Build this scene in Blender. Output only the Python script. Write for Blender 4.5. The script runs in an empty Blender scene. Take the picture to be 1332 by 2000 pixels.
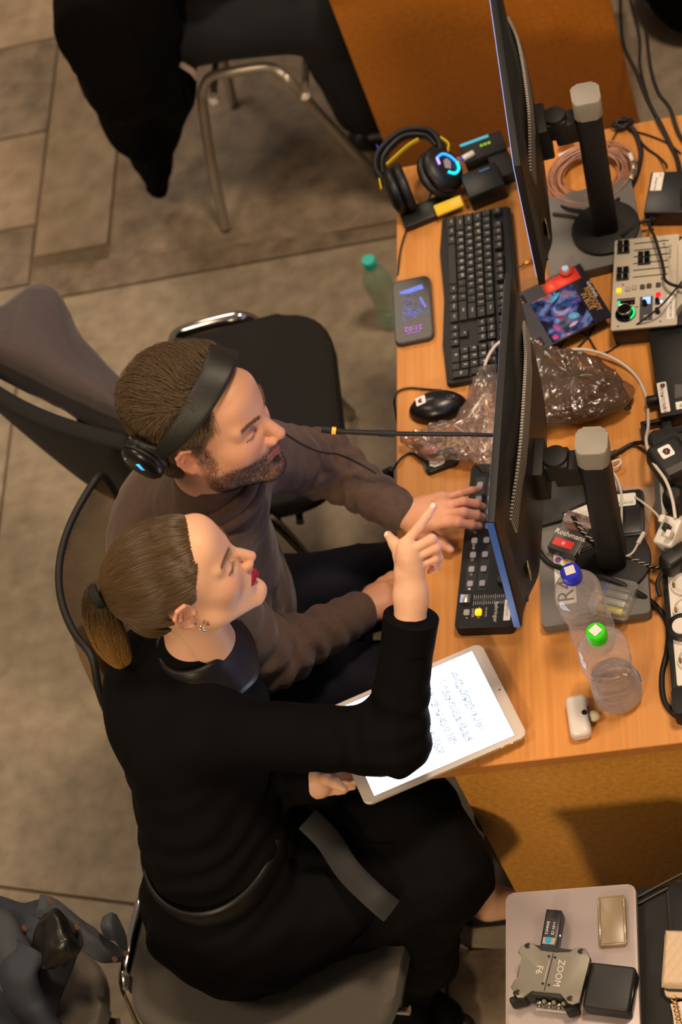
import bpy, bmesh, math, random
import numpy as np
from mathutils import Vector, Matrix, Euler
random.seed(3); np.random.seed(3)
S = bpy.context.scene
COL = S.collection
# ------------------------------------------------------------ camera
FPX = 4244.0                                   # focal length for a 1332x2000 frame
CAM = Vector((0.844, -1.694, 3.936))
RW = Matrix(((0.961, -0.144, -0.237), (0.014, -0.828, 0.561), (-0.277, -0.542, -0.793)))
def _orth():
    z = -Vector(RW[2]).normalized() * -1
    z = Vector(RW[2]).normalized(); y = Vector(RW[1]); y = (y - z*y.dot(z)).normalized(); x = y.cross(z)
    return Matrix((x, y, z))
RW = _orth()
def P(px, py, z=0.75):
    """the point at height z seen at this pixel of the photograph"""
    d = RW @ Vector((px-666, py-1000, FPX))
    return CAM + d * ((z-CAM.z)/d.z)
def Py(px, py, y):
    d = RW @ Vector((px-666, py-1000, FPX))
    return CAM + d * ((y-CAM.y)/d.y)
def Px(px, py, x):
    d = RW @ Vector((px-666, py-1000, FPX))
    return CAM + d * ((x-CAM.x)/d.x)
cd = bpy.data.cameras.new('camera'); cam = bpy.data.objects.new('camera', cd); COL.objects.link(cam)
m3 = Matrix((RW @ Vector((1,0,0)), RW @ Vector((0,-1,0)), RW @ Vector((0,0,-1)))).transposed()
cam.matrix_world = Matrix.Translation(CAM) @ m3.to_4x4()
cd.sensor_fit = 'VERTICAL'; cd.sensor_height = 36; cd.lens = FPX*36/2000
cd.clip_start = .1; cd.clip_end = 60
cd.dof.use_dof = True; cd.dof.focus_distance = 3.52; cd.dof.aperture_fstop = 4.0
S.camera = cam
# ------------------------------------------------------------ light
W = bpy.data.worlds.new('world'); S.world = W; W.use_nodes = True
W.node_tree.nodes['Background'].inputs[0].default_value = (1.0, .83, .66, 1)
W.node_tree.nodes['Background'].inputs[1].default_value = 0.20
def area(name, loc, target, size, power, col):
    l = bpy.data.lights.new(name, 'AREA'); l.shape = 'DISK'; l.size = size; l.energy = power; l.color = col
    o = bpy.data.objects.new(name, l); COL.objects.link(o); o.location = loc
    o.rotation_euler = (Vector(target)-Vector(loc)).to_track_quat('-Z', 'Y').to_euler()
    return o
area('hall_lamp', (1.9, .9, 6.2), (0, .6, .5), .9, 225, (1, .77, .55))
area('hall_lamp', (-2.2, -1.2, 6.0), (0, .3, .3), 1.6, 105, (1, .77, .55))
area('hall_lamp', (-1.6, 4.5, 5.5), (-.5, 1.0, 0), 1.5, 110, (1, .78, .57))
area('hall_lamp', (-1.0, -5.2, 4.2), (.5, 0, .5), .7, 190, (1, .76, .48))
S.view_settings.view_transform = 'Standard'; S.view_settings.look = 'None'
S.view_settings.gamma = 1; S.view_settings.use_curve_mapping = False
S.view_settings.exposure = 0.0
# ------------------------------------------------------------ materials
def srgb(h):
    if isinstance(h, str):
        h = [int(h[i:i+2], 16)/255 for i in (0, 2, 4)]
    else: h = [c/255 for c in h]
    return tuple((c/12.92 if c <= .04045 else ((c+.055)/1.055)**2.4) for c in h) + (1,)
_M = {}
def mat(name, col, rough=.5, metal=0, noise=0, nscale=40, bump=0, bscale=200, emit=0, spec=.5, coat=0, stretch=(1,1,1), sheen=0, alpha=1, trans=0, ior=1.45, sss=0, attr=None, col2=None, bdist=.001, randv=0, detail=4, aniso=0):
    if name in _M: return _M[name]
    m = bpy.data.materials.new(name); m.use_nodes = True; _M[name] = m
    nt = m.node_tree; b = nt.nodes['Principled BSDF']; N = nt.nodes.new; L = nt.links.new
    c = srgb(col) if not isinstance(col, tuple) or max(col) > 1 else col
    b.inputs['Base Color'].default_value = c
    b.inputs['Roughness'].default_value = rough; b.inputs['Metallic'].default_value = metal
    b.inputs['Specular IOR Level'].default_value = spec
    b.inputs['Coat Weight'].default_value = coat; b.inputs['Sheen Weight'].default_value = sheen
    b.inputs['Alpha'].default_value = alpha; b.inputs['Transmission Weight'].default_value = trans; b.inputs['IOR'].default_value = ior
    if sss:
        b.inputs['Subsurface Weight'].default_value = sss; b.inputs['Subsurface Radius'].default_value = (1, .35, .2); b.inputs['Subsurface Scale'].default_value = .012
    if emit:
        b.inputs['Emission Color'].default_value = c; b.inputs['Emission Strength'].default_value = emit
    tc = N('ShaderNodeTexCoord'); mp = N('ShaderNodeMapping'); mp.inputs['Scale'].default_value = stretch
    L(tc.outputs['Object'], mp.inputs[0])
    src = None
    if attr:
        a = N('ShaderNodeAttribute'); a.attribute_name = attr; src = a.outputs['Color']
    if noise or col2:
        n = N('ShaderNodeTexNoise'); n.inputs['Scale'].default_value = nscale; n.inputs['Detail'].default_value = detail
        L(mp.outputs[0], n.inputs[0])
        r = N('ShaderNodeMapRange'); r.inputs[1].default_value = .3; r.inputs[2].default_value = .7
        L(n.outputs[0], r.inputs[0])
        mx = N('ShaderNodeMix'); mx.data_type = 'RGBA'
        if src: 
            hs = N('ShaderNodeHueSaturation'); L(src, hs.inputs['Color']); hs.inputs['Value'].default_value = 1-noise
            L(src, mx.inputs[7]); L(hs.outputs[0], mx.inputs[6])
        else:
            c2 = srgb(col2) if col2 else tuple(x*(1-noise) for x in c[:3])+(1,)
            mx.inputs[6].default_value = c2; mx.inputs[7].default_value = c
        L(r.outputs[0], mx.inputs[0]); src = mx.outputs[2]
    if randv:
        oi = N('ShaderNodeObjectInfo'); hs = N('ShaderNodeHueSaturation'); mr = N('ShaderNodeMapRange')
        mr.inputs[3].default_value = 1-randv; mr.inputs[4].default_value = 1+randv
        L(oi.outputs['Random'], mr.inputs[0]); L(mr.outputs[0], hs.inputs['Value'])
        if src: L(src, hs.inputs['Color'])
        else: hs.inputs['Color'].default_value = c
        src = hs.outputs[0]
    if src: L(src, b.inputs['Base Color'])
    if bump:
        n2 = N('ShaderNodeTexNoise'); n2.inputs['Scale'].default_value = bscale; n2.inputs['Detail'].default_value = 3
        L(mp.outputs[0], n2.inputs[0]); bp = N('ShaderNodeBump'); bp.inputs['Strength'].default_value = bump; bp.inputs['Distance'].default_value = bdist
        L(n2.outputs[0], bp.inputs['Height']); L(bp.outputs[0], b.inputs['Normal'])
    return m
def film(name, col, tr=.6, rough=.15, edge=.7, tint=None):
    """thin clear or smoky plastic: lets most light through, shines at its creases"""
    if name in _M: return _M[name]
    m = bpy.data.materials.new(name); m.use_nodes = True; _M[name] = m
    nt = m.node_tree; b = nt.nodes['Principled BSDF']; N = nt.nodes.new; L = nt.links.new
    b.inputs['Base Color'].default_value = srgb(col); b.inputs['Roughness'].default_value = rough
    b.inputs['Specular IOR Level'].default_value = .8
    t = N('ShaderNodeBsdfTransparent'); mx = N('ShaderNodeMixShader')
    if tint: t.inputs[0].default_value = srgb(tint)
    lw = N('ShaderNodeLayerWeight'); lw.inputs[0].default_value = .3
    pw = N('ShaderNodeMath'); pw.operation = 'POWER'; pw.inputs[1].default_value = 1.6; L(lw.outputs['Facing'], pw.inputs[0])
    mr = N('ShaderNodeMapRange'); mr.inputs[3].default_value = 1-tr; mr.inputs[4].default_value = edge
    L(pw.outputs[0], mr.inputs[0]); L(mr.outputs[0], mx.inputs[0])
    gl = N('ShaderNodeBsdfGlossy'); gl.inputs['Roughness'].default_value = rough*.6; ad = N('ShaderNodeMixShader'); ad.inputs[0].default_value = .07
    L(t.outputs[0], mx.inputs[1]); L(b.outputs[0], mx.inputs[2]); L(mx.outputs[0], ad.inputs[1]); L(gl.outputs[0], ad.inputs[2])
    L(ad.outputs[0], nt.nodes['Material Output'].inputs[0]); m['gl'] = 1
    return m
# ------------------------------------------------------------ mesh builder
def T(loc=(0,0,0), rot=None):
    M = Matrix.Translation(loc)
    if rot is not None:
        M = M @ (rot.to_4x4() if isinstance(rot, Matrix) else Euler(rot).to_matrix().to_4x4())
    return M
def catmull(pts, n=6, closed=False):
    pts = [Vector(p) for p in pts]
    if len(pts) < 3: return pts
    out = []; k = len(pts)
    rng = k if closed else k-1
    for i in range(rng):
        g = (lambda j: pts[j % k]) if closed else (lambda j: pts[max(0, min(k-1, j))])
        p0, p1, p2, p3 = g(i-1), g(i), g(i+1), g(i+2)
        for j in range(n):
            t = j/n
            out.append(.5*((2*p1)+(p2-p0)*t+(2*p0-5*p1+4*p2-p3)*t*t+(3*p1-p0-3*p2+p3)*t**3))
    if not closed: out.append(pts[-1])
    return out
class MB:
    def __init__(s): s.bm = bmesh.new(); s.mi = 0
    def _done(s, before, M, mi=None):
        mi = s.mi if mi is None else mi
        vs = [v for v in s.bm.verts if v not in before] if before else list(s.bm.verts)
        for v in vs: v.co = M @ v.co
    def _merge(s, b2, M, mi):
        b2.transform(M)
        vm = {}
        for v in b2.verts: vm[v] = s.bm.verts.new(v.co)
        for f in b2.faces:
            try: nf = s.bm.faces.new([vm[v] for v in f.verts]); nf.material_index = mi; nf.smooth = True
            except ValueError: pass
        b2.free(); return s
    def box(s, size, loc=(0,0,0), rot=None, bev=0, seg=2, mi=0, vert=False):
        b = bmesh.new(); bmesh.ops.create_cube(b, size=1)
        for v in b.verts: v.co = Vector((v.co.x*size[0], v.co.y*size[1], v.co.z*size[2]))
        if bev:
            ed = [e for e in b.edges if not vert or abs((e.verts[0].co-e.verts[1].co).normalized().z) > .9]
            bmesh.ops.bevel(b, geom=ed, offset=min(bev, min(size)*.49) if not vert else bev, segments=seg, affect='EDGES', profile=.5)
        return s._merge(b, T(loc, rot), mi)
    def slab(s, size, loc=(0,0,0), rot=None, r=.01, bev=.001, seg=5, mi=0):
        """box with round vertical corners r and a small bevel on its flat rims"""
        pts = rrect(size[0], size[1], r, seg)
        return s.prism(pts, -size[2]/2, size[2]/2, T(loc, rot), bev, mi)
    def prism(s, pts, z0, z1, M=None, bev=0, mi=0, bseg=2):
        b = bmesh.new(); n = len(pts)
        lo = [b.verts.new((p[0], p[1], z0)) for p in pts]; hi = [b.verts.new((p[0], p[1], z1)) for p in pts]
        fl = b.faces.new(lo[::-1]); fh = b.faces.new(hi)
        for i in range(n): b.faces.new((lo[i], lo[(i+1) % n], hi[(i+1) % n], hi[i]))
        if bev:
            ed = list(set(list(fl.edges)+list(fh.edges)))
            bmesh.ops.bevel(b, geom=ed, offset=bev, segments=bseg, affect='EDGES', profile=.5)
        return s._merge(b, M or Matrix(), mi)
    def cyl(s, r1, r2, h, loc=(0,0,0), rot=None, seg=24, bev=0, mi=0):
        b = bmesh.new(); bmesh.ops.create_cone(b, cap_ends=True, segments=seg, radius1=r1, radius2=r2, depth=h)
        if bev:
            ed = [e for e in b.edges if abs(e.verts[0].co.z-e.verts[1].co.z) < 1e-6]
            bmesh.ops.bevel(b, geom=ed, offset=bev, segments=2, affect='EDGES', profile=.5)
        return s._merge(b, T(loc, rot), mi)
    def sph(s, r, loc=(0,0,0), rot=None, sc=(1,1,1), seg=16, mi=0):
        b = bmesh.new(); bmesh.ops.create_uvsphere(b, u_segments=seg, v_segments=max(6, seg//2), radius=r)
        for v in b.verts: v.co = Vector((v.co.x*sc[0], v.co.y*sc[1], v.co.z*sc[2]))
        return s._merge(b, T(loc, rot), mi)
    def lathe(s, prof, seg=32, M=None, mi=0, fn=None):
        b = bmesh.new(); rows = []
        for (r, z) in prof:
            row = []
            for i in range(seg):
                a = 2*math.pi*i/seg; rr = r if fn is None else fn(r, z, a)
                row.append(b.verts.new((rr*math.cos(a), rr*math.sin(a), z)))
            rows.append(row)
        for a, c in zip(rows[:-1], rows[1:]):
            for i in range(seg): b.faces.new((a[i], a[(i+1) % seg], c[(i+1) % seg], c[i]))
        if prof[0][0] > 1e-5: b.faces.new(rows[0][::-1])
        if prof[-1][0] > 1e-5: b.faces.new(rows[-1])
        bmesh.ops.remove_doubles(b, verts=b.verts, dist=1e-6)
        return s._merge(b, M or Matrix(), mi)
    def tube(s, pts, r, seg=8, sm=6, closed=False, mi=0, flat=None):
        pts = catmull(pts, sm, closed) if sm else [Vector(p) for p in pts]
        n = len(pts); rr = r if callable(r) else (lambda t: r)
        b = bmesh.new(); rows = []; up = None
        for i, p in enumerate(pts):
            d = (pts[(i+1) % n] if (closed or i < n-1) else p)-(pts[i-1] if (closed or i > 0) else p)
            if d.length < 1e-9: d = Vector((0,0,1))
            d.normalize()
            if up is None: up = d.orthogonal() if abs(d.z) > .9 or flat is None else Vector((0,0,1))
            up = (up-d*up.dot(d)).normalized(); sd = d.cross(up); q = rr(i/max(1, n-1))
            fa = flat or (1, 1)
            rows.append([b.verts.new(p+(sd*math.cos(2*math.pi*j/seg)*fa[0]+up*math.sin(2*math.pi*j/seg)*fa[1])*q) for j in range(seg)])
        R = list(zip(rows[:-1], rows[1:]))+([(rows[-1], rows[0])] if closed else [])
        for a, c in R:
            for i in range(seg): b.faces.new((a[i], a[(i+1) % seg], c[(i+1) % seg], c[i]))
        if not closed: b.faces.new(rows[0][::-1]); b.faces.new(rows[-1])
        return s._merge(b, Matrix(), mi)
    def grid(s, fn, nu, nv, M=None, mi=0, cu=False):
        b = bmesh.new(); g = [[b.verts.new(fn(i/(nu-1 if not cu else nu), j/(nv-1))) for j in range(nv)] for i in range(nu)]
        for i in range(nu if cu else nu-1):
            for j in range(nv-1): b.faces.new((g[i][j], g[(i+1) % nu][j], g[(i+1) % nu][j+1], g[i][j+1]))
        return s._merge(b, M or Matrix(), mi)
    def text(s, txt, size, loc, rot=None, mi=0, align='CENTER', sx=1, ext=0):
        me = text_mesh(txt, align)
        b = bmesh.new(); b.from_mesh(me)
        return s._merge(b, T(loc, rot) @ Matrix.Diagonal((size*sx, size, size, 1)), mi)
def rrect(w, h, r, seg=5):
    out = []
    for cx, cy, a0 in ((w/2-r, h/2-r, 0), (-w/2+r, h/2-r, 90), (-w/2+r, -h/2+r, 180), (w/2-r, -h/2+r, 270)):
        for i in range(seg+1):
            a = math.radians(a0+90*i/seg); out.append((cx+r*math.cos(a), cy+r*math.sin(a)))
    return out
_TX = {}
def text_mesh(txt, align='CENTER'):
    k = (txt, align)
    if k in _TX: return _TX[k]
    c = bpy.data.curves.new('t', 'FONT'); c.body = txt; c.size = 1; c.resolution_u = 2; c.align_x = align; c.align_y = 'CENTER'
    o = bpy.data.objects.new('t', c); COL.objects.link(o)
    dg = bpy.context.evaluated_depsgraph_get(); me = bpy.data.meshes.new_from_object(o.evaluated_get(dg))
    bpy.data.objects.remove(o); bpy.data.curves.remove(c); _TX[k] = me
    return me
def obj(name, mb, mats, parent=None, ang=35, M=None, label=None):
    me = bpy.data.meshes.new(name); bm = mb.bm if isinstance(mb, MB) else mb
    bmesh.ops.recalc_face_normals(bm, faces=bm.faces)
    bm.to_mesh(me); bm.free()
    for m in (mats if isinstance(mats, (list, tuple)) else [mats]): me.materials.append(m)
    if ang: me.set_sharp_from_angle(angle=math.radians(ang))
    o = bpy.data.objects.new(name, me); COL.objects.link(o)
    if parent: o.parent = parent
    if M is not None: o.matrix_basis = M
    if label: o['label'] = label
    return o
def tag(o, label, cat, group=None, kind=None):
    o['label'] = label; o['category'] = cat
    if group: o['group'] = group
    if kind: o['kind'] = kind
    return o
def thing(name, label, cat, loc=(0,0,0), rot=(0,0,0), group=None):
    o = bpy.data.objects.new(name, None); COL.objects.link(o); o.empty_display_size = .05
    o.location = loc
    if isinstance(rot, Matrix): o.rotation_euler = rot.to_euler()
    elif isinstance(rot, (int, float)): o.rotation_euler = (0, 0, rot)
    else: o.rotation_euler = rot
    return tag(o, label, cat, group)
def dup(o, parent=None):
    c = o.copy(); COL.objects.link(c)
    if parent: c.parent = parent
    for ch in list(o.children): dup(ch, c)
    return c
def ang2(a, b): return math.atan2(b.y-a.y, b.x-a.x)
blk = mat('black plastic', '100f0c', .45, noise=.3, nscale=60)
blk2 = mat('black matte plastic', '121110', .6, noise=.25, nscale=30, bump=.3, bscale=900, bdist=.0003)
blkg = mat('black glossy plastic', '0c0c0d', .15)
rub = mat('black rubber', '121211', .55)
wht = mat('white plastic', 'd8d0c8', .35)
pap = mat('white sticker', 'e6e0da', .6)
ink = mat('black ink', '141416', .6)
chrome = mat('chrome', 'b9b4ae', .12, 1)
silver = mat('silver plastic', '9c9a98', .4, .3)
# ------------------------------------------------------------ floor
stone = mat('warm grey stone', '968772', .62, noise=.34, nscale=22, bump=.5, bscale=60, bdist=.002, randv=.07, detail=9)
stone2 = mat('mottled dark stone', '85745f', .55, col2='5f5040', nscale=17, bump=.6, bscale=45, bdist=.003, randv=.08, detail=10)
stone3 = mat('brown stone', '94816a', .6, col2='78664f', nscale=15, bump=.5, bscale=50, bdist=.002, randv=.07, detail=9)
mortar = mat('mortar', '6e5d48', .9, noise=.3, nscale=60)
fm = MB(); fm.box((13, 15, .02), (0, 1.5, -.0175))
floor = obj('floor', fm, mortar); floor['kind'] = 'structure'; floor['label'] = 'stone slab floor with brown joints'
def slab_piece(x0, y0, x1, y1, m, skew=(0, 0), g=.004):
    cx, cy = (x0+x1)/2, (y0+y1)/2; mb = MB(); k0, k1 = skew
    pts = [(x0-cx+g, y0-cy+g), (x1-cx-g, y0-cy+g+k0), (x1-cx-g, y1-cy-g+k1), (x0-cx+g, y1-cy-g)]
    mb.prism(pts, -.0175, 0, bev=.002)
    o = obj('slab', mb, m, floor); o.location = (cx, cy, random.uniform(-.0012, .0008)); return o
xj = P(90, 280, 0).x
ys = [-5.5, -3.6, -2.2, -1.0, P(60, 1718, 0).y, P(0, 1250, 0).y, P(30, 560, 0).y, P(30, 445, 0).y, P(50, 262, 0).y, P(50, 85, 0).y, 4.0, 5.2, 7, 8.8]
for i, (a, b) in enumerate(zip(ys[:-1], ys[1:])):
    m = stone if a < P(30, 560, 0).y-.01 else (stone3 if i % 2 else stone2)
    slab_piece(xj-1.0, a, xj, b, m); slab_piece(xj-2.9, a-.2, xj-1.0, b-.2, m); slab_piece(xj-5.2, a, xj-2.9, b, m)
yj0 = P(0, 1712, 0).y; _q = P(255, 1744, 0); yj1 = yj0+(_q.y-yj0)/(_q.x-P(0, 1712, 0).x)*(.9-xj)
yA = P(400, 529, 0).y; yB0 = P(80, 522, 0).y+.01; yB1 = P(700, 457, 0).y
xs = [xj, P(215, 440, 0).x, P(720, 300, 0).x+.12, 1.0, 2.2, 3.6, 5.5]
slab_piece(xj, yj0, .9, yA, stone, (yj1-yj0, 0)); slab_piece(.9, P(60, 1722, 0).y, 2.6, yA, stone); slab_piece(2.6, P(60, 1722, 0).y, 5.5, yA, stone)
slab_piece(xj, yA, -.05, yB0, stone2, (0, yB1-yB0)); 
slab_piece(-.05, yA, 1.4, yB1, stone3); slab_piece(1.4, yA, 5.5, yB1, stone2)
for i, (a, b) in enumerate(zip(xs[:-1], xs[1:])):
    y0 = yB0 + (yB1-yB0)*i*.5 if i < 3 else yB1
    slab_piece(a, yB0+.03 if i == 0 else yB1+.02*(i == 1), b, 3.35, (stone3, stone2, stone, stone2, stone3, stone)[i]); slab_piece(a, 3.35, b, 5.1, (stone, stone3, stone2)[i % 3]); slab_piece(a, 5.1, b, 8.8, stone)
yn = P(60, 1722, 0).y
slab_piece(xj, -1.0, -.1, yj0, stone, (0, (yj1-yj0)*.52)); slab_piece(-.1, -1.0, 1.3, yj0+(yj1-yj0)*.55, stone2); slab_piece(1.3, -1.0, 5.5, yn, stone)
for a, b in ((xj, .2), (.2, 2.1), (2.1, 5.5)): slab_piece(a, -2.7, b, -1.0, stone); slab_piece(a, -5.5, b, -2.7, stone)
# ------------------------------------------------------------ desks
def wood(name, ang, c1, c2):
    m = mat(name, c1, .42, spec=.35)
    nt = m.node_tree; N = nt.nodes.new; L = nt.links.new; b = nt.nodes['Principled BSDF']
    tc = N('ShaderNodeTexCoord'); mp = N('ShaderNodeMapping'); mp.inputs['Rotation'].default_value = ang; mp.inputs['Scale'].default_value = (60, 1.3, 60)
    L(tc.outputs['Object'], mp.inputs[0]); n = N('ShaderNodeTexNoise'); n.inputs['Scale'].default_value = 1.6; n.inputs['Detail'].default_value = 6; n.inputs['Distortion'].default_value = .15
    L(mp.outputs[0], n.inputs[0]); r = N('ShaderNodeMapRange'); r.inputs[1].default_value = .35; r.inputs[2].default_value = .7
    L(n.outputs[0], r.inputs[0]); mx = N('ShaderNodeMix'); mx.data_type = 'RGBA'; mx.inputs[6].default_value = srgb(c1); mx.inputs[7].default_value = srgb(c2)
    L(r.outputs[0], mx.inputs[0])
    n2 = N('ShaderNodeTexNoise'); n2.inputs['Scale'].default_value = 3; L(tc.outputs['Object'], n2.inputs[0])
    hs = N('ShaderNodeHueSaturation'); mr = N('ShaderNodeMapRange'); mr.inputs[3].default_value = .88; mr.inputs[4].default_value = 1.1
    L(n2.outputs[0], mr.inputs[0]); L(mr.outputs[0], hs.inputs['Value']); L(mx.outputs[2], hs.inputs['Color']); L(hs.outputs[0], b.inputs['Base Color'])
    return m
woodY = wood('honey beech laminate', (0, 0, 0), 'cc8c48', 'bf7c3a')
woodX = wood('honey beech laminate crosswise', (0, 0, math.pi/2), 'cc8c48', 'bd7a38')
woodZ = wood('beech laminate panel', (0, 0, math.pi/2), 'cb9040', 'b67c30')
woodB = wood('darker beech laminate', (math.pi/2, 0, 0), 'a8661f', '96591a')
edgem = mat('beech edge band', 'b97838', .5, noise=.1, nscale=50)
YF, DX = 1.392, .82
desk = thing('desk', 'long honey beech desk carrying the two monitors and the clutter', 'desk', (0, 0, 0))
mb = MB(); mb.box((DX, YF, .024), (DX/2, YF/2, .738), bev=.0015); obj('desktop', mb, woodY, desk)
mb = MB(); mb.box((DX, .0012, .022), (DX/2, -.0006, .738)); mb.box((.0012, YF, .022), (-.0006, YF/2, .738)); obj('edge_band', mb, edgem, desk)
xp = .088
mb = MB(); mb.box((DX-xp-.02, .018, .726), ((DX+xp-.02)/2, .02, .363), bev=.001); obj('side_panel', mb, woodZ, desk)
mb = MB(); mb.box((DX-xp-.02, .018, .726), ((DX+xp-.02)/2, YF-.02, .363), bev=.001); obj('side_panel', mb, woodZ, desk)
mb = MB(); mb.box((.018, YF-.06, .40), (DX-.12, YF/2, .526), bev=.001); obj('back_panel', mb, woodX, desk)
y2 = 1.975
d2 = thing('desk', 'brown desk end panel at the top of the photo, beyond the headset', 'desk', (-.168, y2, 0))
w2 = Py(1205, 60, y2).x+.168
mb = MB(); mb.box((w2+.02, 1.3, .024), (w2/2+.002, .645, .738), bev=.0015); obj('desktop', mb, woodY, d2)
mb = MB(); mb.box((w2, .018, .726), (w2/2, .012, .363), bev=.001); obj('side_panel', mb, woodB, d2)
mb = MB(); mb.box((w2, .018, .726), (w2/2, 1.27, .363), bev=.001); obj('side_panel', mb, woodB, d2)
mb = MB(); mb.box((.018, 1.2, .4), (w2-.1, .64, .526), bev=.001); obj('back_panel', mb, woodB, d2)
# ------------------------------------------------------------ monitors
vent = mat('grey vent plastic', '8b837a', .45)
capg = mat('grey matte plastic', '918a80', .55, noise=.15, nscale=15)
stick = mat('beige label', 'a89468', .6)
screenm = mat('lit screen', '7f8fc8', .3, emit=2.2)
blu = mat('painted blue screen glow', '1d4f9c', .3, emit=.12)  # blue screen glow on the bezel side, put into colour and weak emission
def monitor(label, ptn, ptf, pbn, ztop, zbot, base, blue):
    a = P(*ptn, ztop); f = P(*ptf, ztop); b_ = P(*pbn, zbot)
    L = .49
    yax = Vector((f.x-a.x, f.y-a.y, 0)).normalized(); rz = math.atan2(yax.y, yax.x)-math.pi/2
    t = thing('monitor', label, 'monitor', (base.x, base.y, .7755), rz, 'back-to-viewer computer monitors' )
    Mi = (Matrix.Translation((base.x, base.y, .7755)) @ Matrix.Rotation(rz, 4, 'Z')).inverted()
    la, lb = Mi @ a, Mi @ b_
    H = .318; tilt = math.atan2(la.x-lb.x, la.z-lb.z)
    # panel frame: origin near top corner, local y along the screen, z up the screen
    MP = Matrix.Translation(la) @ Matrix.Rotation(tilt, 4, 'Y')
    cy, cz = L/2, -H/2
    D0 = .013
    mb = MB(); mb.box((D0, L, H), (D0/2, cy, cz), bev=.002); obj('bezel', mb, blk2, t, M=MP)
    mb = MB(); mb.box((.001, L-.016, H-.022), (-.0007, cy, cz+.003)); obj('screen', mb, screenm, t, M=MP)
    def shell(u, v):
        y = (u-.5)*2; z = (v-.5)*2
        e = max(0, 1-abs(y)**3.2)*max(0, 1-abs(z)**4); ed = min(1, e*6)
        arc = 1/(1+math.exp((abs(y)**2*.55+(.62-z)*.0 - .30 + max(0, z-.35)*.55)*26))
        return Vector((D0+.008*ed+.017*arc*min(1, e*5)+.010*max(0, 1-y*y)*max(0, 1-z*z), cy+y*(L/2-.001), cz+z*(H/2-.001)))
    mb = MB(); mb.grid(shell, 72, 56); obj('rear_shell', mb, blk, t, ang=50, M=MP)
    # arc of vent slats along the upper back
    mb = MB()
    for i in range(74):
        y = -.80+1.6*i/73; z = .80-.42*y*y
        p = shell((y+1)/2, (z+1)/2); q = shell((y+1)/2, (z-.16+1)/2)
        mb.box((.0050, .0032, .038), ((p.x+q.x)/2+.0012, p.y, (p.z+q.z)/2), rot=(0, -.1, 0))
    obj('vent', mb, vent, t, M=MP)['kind'] = 'stuff'
    mb = MB(); p = shell(.12, .22); mb.box((.0012, .022, .042), (p.x+.0022, .060, -H+.085), rot=(0, 0, .12)); obj('sticker', mb, stick, t, M=MP, label='beige label on the rear shell')
    mb = MB(); mb.cyl(.004, .004, .003, (D0+.011, .035, -H+.03), (0, math.pi/2, 0), 12); obj('screw', mb, rub, t, M=MP)
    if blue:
        mb = MB(); mb.box((D0-.002, .0012, H-.004), (D0/2-.001, -.0012, cz)); obj('painted_glow_strip', mb, blu, t, M=MP, label='painted blue screen glow along the near side of the bezel')
    # stand
    mb = MB(); mb.lathe([(0.0, 0), (.062, 0), (.066, .002), (.066, .007), (.060, .010), (.02, .0115), (0, .0115)], 48); obj('base', mb, blk2, t)
    top = Vector((.028, 0, .350)); bt = Vector((0, 0, .009))
    d = (top-bt); Lc = d.length; rx = math.atan2(d.x, d.z)
    MC = Matrix.Translation(bt) @ Matrix.Rotation(rx, 4, 'Y')
    mb = MB(); mb.slab((.048, .050, Lc), (0, 0, Lc/2), r=.011, bev=.002); obj('column', mb, blk2, t, M=MC)
    mb = MB(); mb.slab((.052, .054, .044), (0, 0, Lc-.006), r=.012, bev=.004); obj('column_cap', mb, capg, t, M=MC)
    c = MP @ Vector((D0+.034, cy, cz)); hz = c.z
    hp = Vector((c.x, 0, hz)); cp = Vector((.0, 0, .30)); 
    mb = MB(); mb.box((.03, .075, .075), (c.x+.004, 0, hz), bev=.004); mb.box((abs(c.x)-.02, .042, .040), ((c.x-.012)/2, 0, hz+.01), bev=.004)
    mb.cyl(.021, .021, .05, (c.x*.5, 0, hz+.012), None, 24, .003); mb.box((abs(c.x)*.62, .040, .05), (c.x*.30, 0, hz-.004), bev=.004); obj('hinge', mb, blk2, t)
    return t
m2 = monitor('nearer black monitor, back to the camera, blue light painted down its near side', (950, 1020), (985, 545), (1003, 1222), 1.235, .925, Vector((.394, .350, 0)), True)
m1 = monitor('farther black monitor at the top, its screen edge leaving the frame', (1003, 325), (957, 0), (1050, 545), 1.235, .925, Vector((.422, 1.106, 0)), False)
# grey boards under the monitor feet
grym = mat('grey textured plastic', '6a6765', .6, noise=.12, nscale=400, bump=.25, bscale=1200, bdist=.0004)
def quad_item(name, label, cat, pts, z, th, mats, r=.012, bev=.002, pname=None):
    """flat item given by three pixel corners: origin corner, along x, along y"""
    o, x, y = [P(*p, z) for p in pts]
    rz = math.atan2(x.y-o.y, x.x-o.x); w = (x-o).length; h = (y-o).length
    t = thing(name, label, cat, (o.x, o.y, z-th), rz)
    mb = MB(); mb.slab((w, h, th), (w/2, h/2, th/2), r=r, bev=bev)
    obj(pname or 'body', mb, mats, t); t['w'] = w; t['h'] = h
    return t, w, h
b2, w, h = quad_item('flat_case', 'grey flat case under the nearer monitor foot, white sticker on it', 'case', [(1058, 1225), (1271, 1196), (1066, 1000)], .775, .022, grym, .008, .002)
mb = MB(); mb.slab((.036, .105, .0006), (.045, .092, .0223), r=.003, bev=0); mb2 = mb; obj('sticker', mb, pap, b2, label='white sticker with big black letters and coloured dots')
mb = MB(); mb.text('R4', .042, (.046, .066, .0228), (0, 0, math.pi/2)); obj('lettering', mb, ink, b2)
for cc, x, y in (('7a3f9a', .034, .131), ('2f7fd0', .047, .136), ('6fb83a', .035, .121), ('e0a030', .048, .125)):
    mb = MB(); mb.cyl(.0045 if y < .13 else .006, .0045 if y < .13 else .006, .0004, (x, y, .0229)); obj('dot', mb, mat('dot '+cc, cc, .6), b2)
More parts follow.
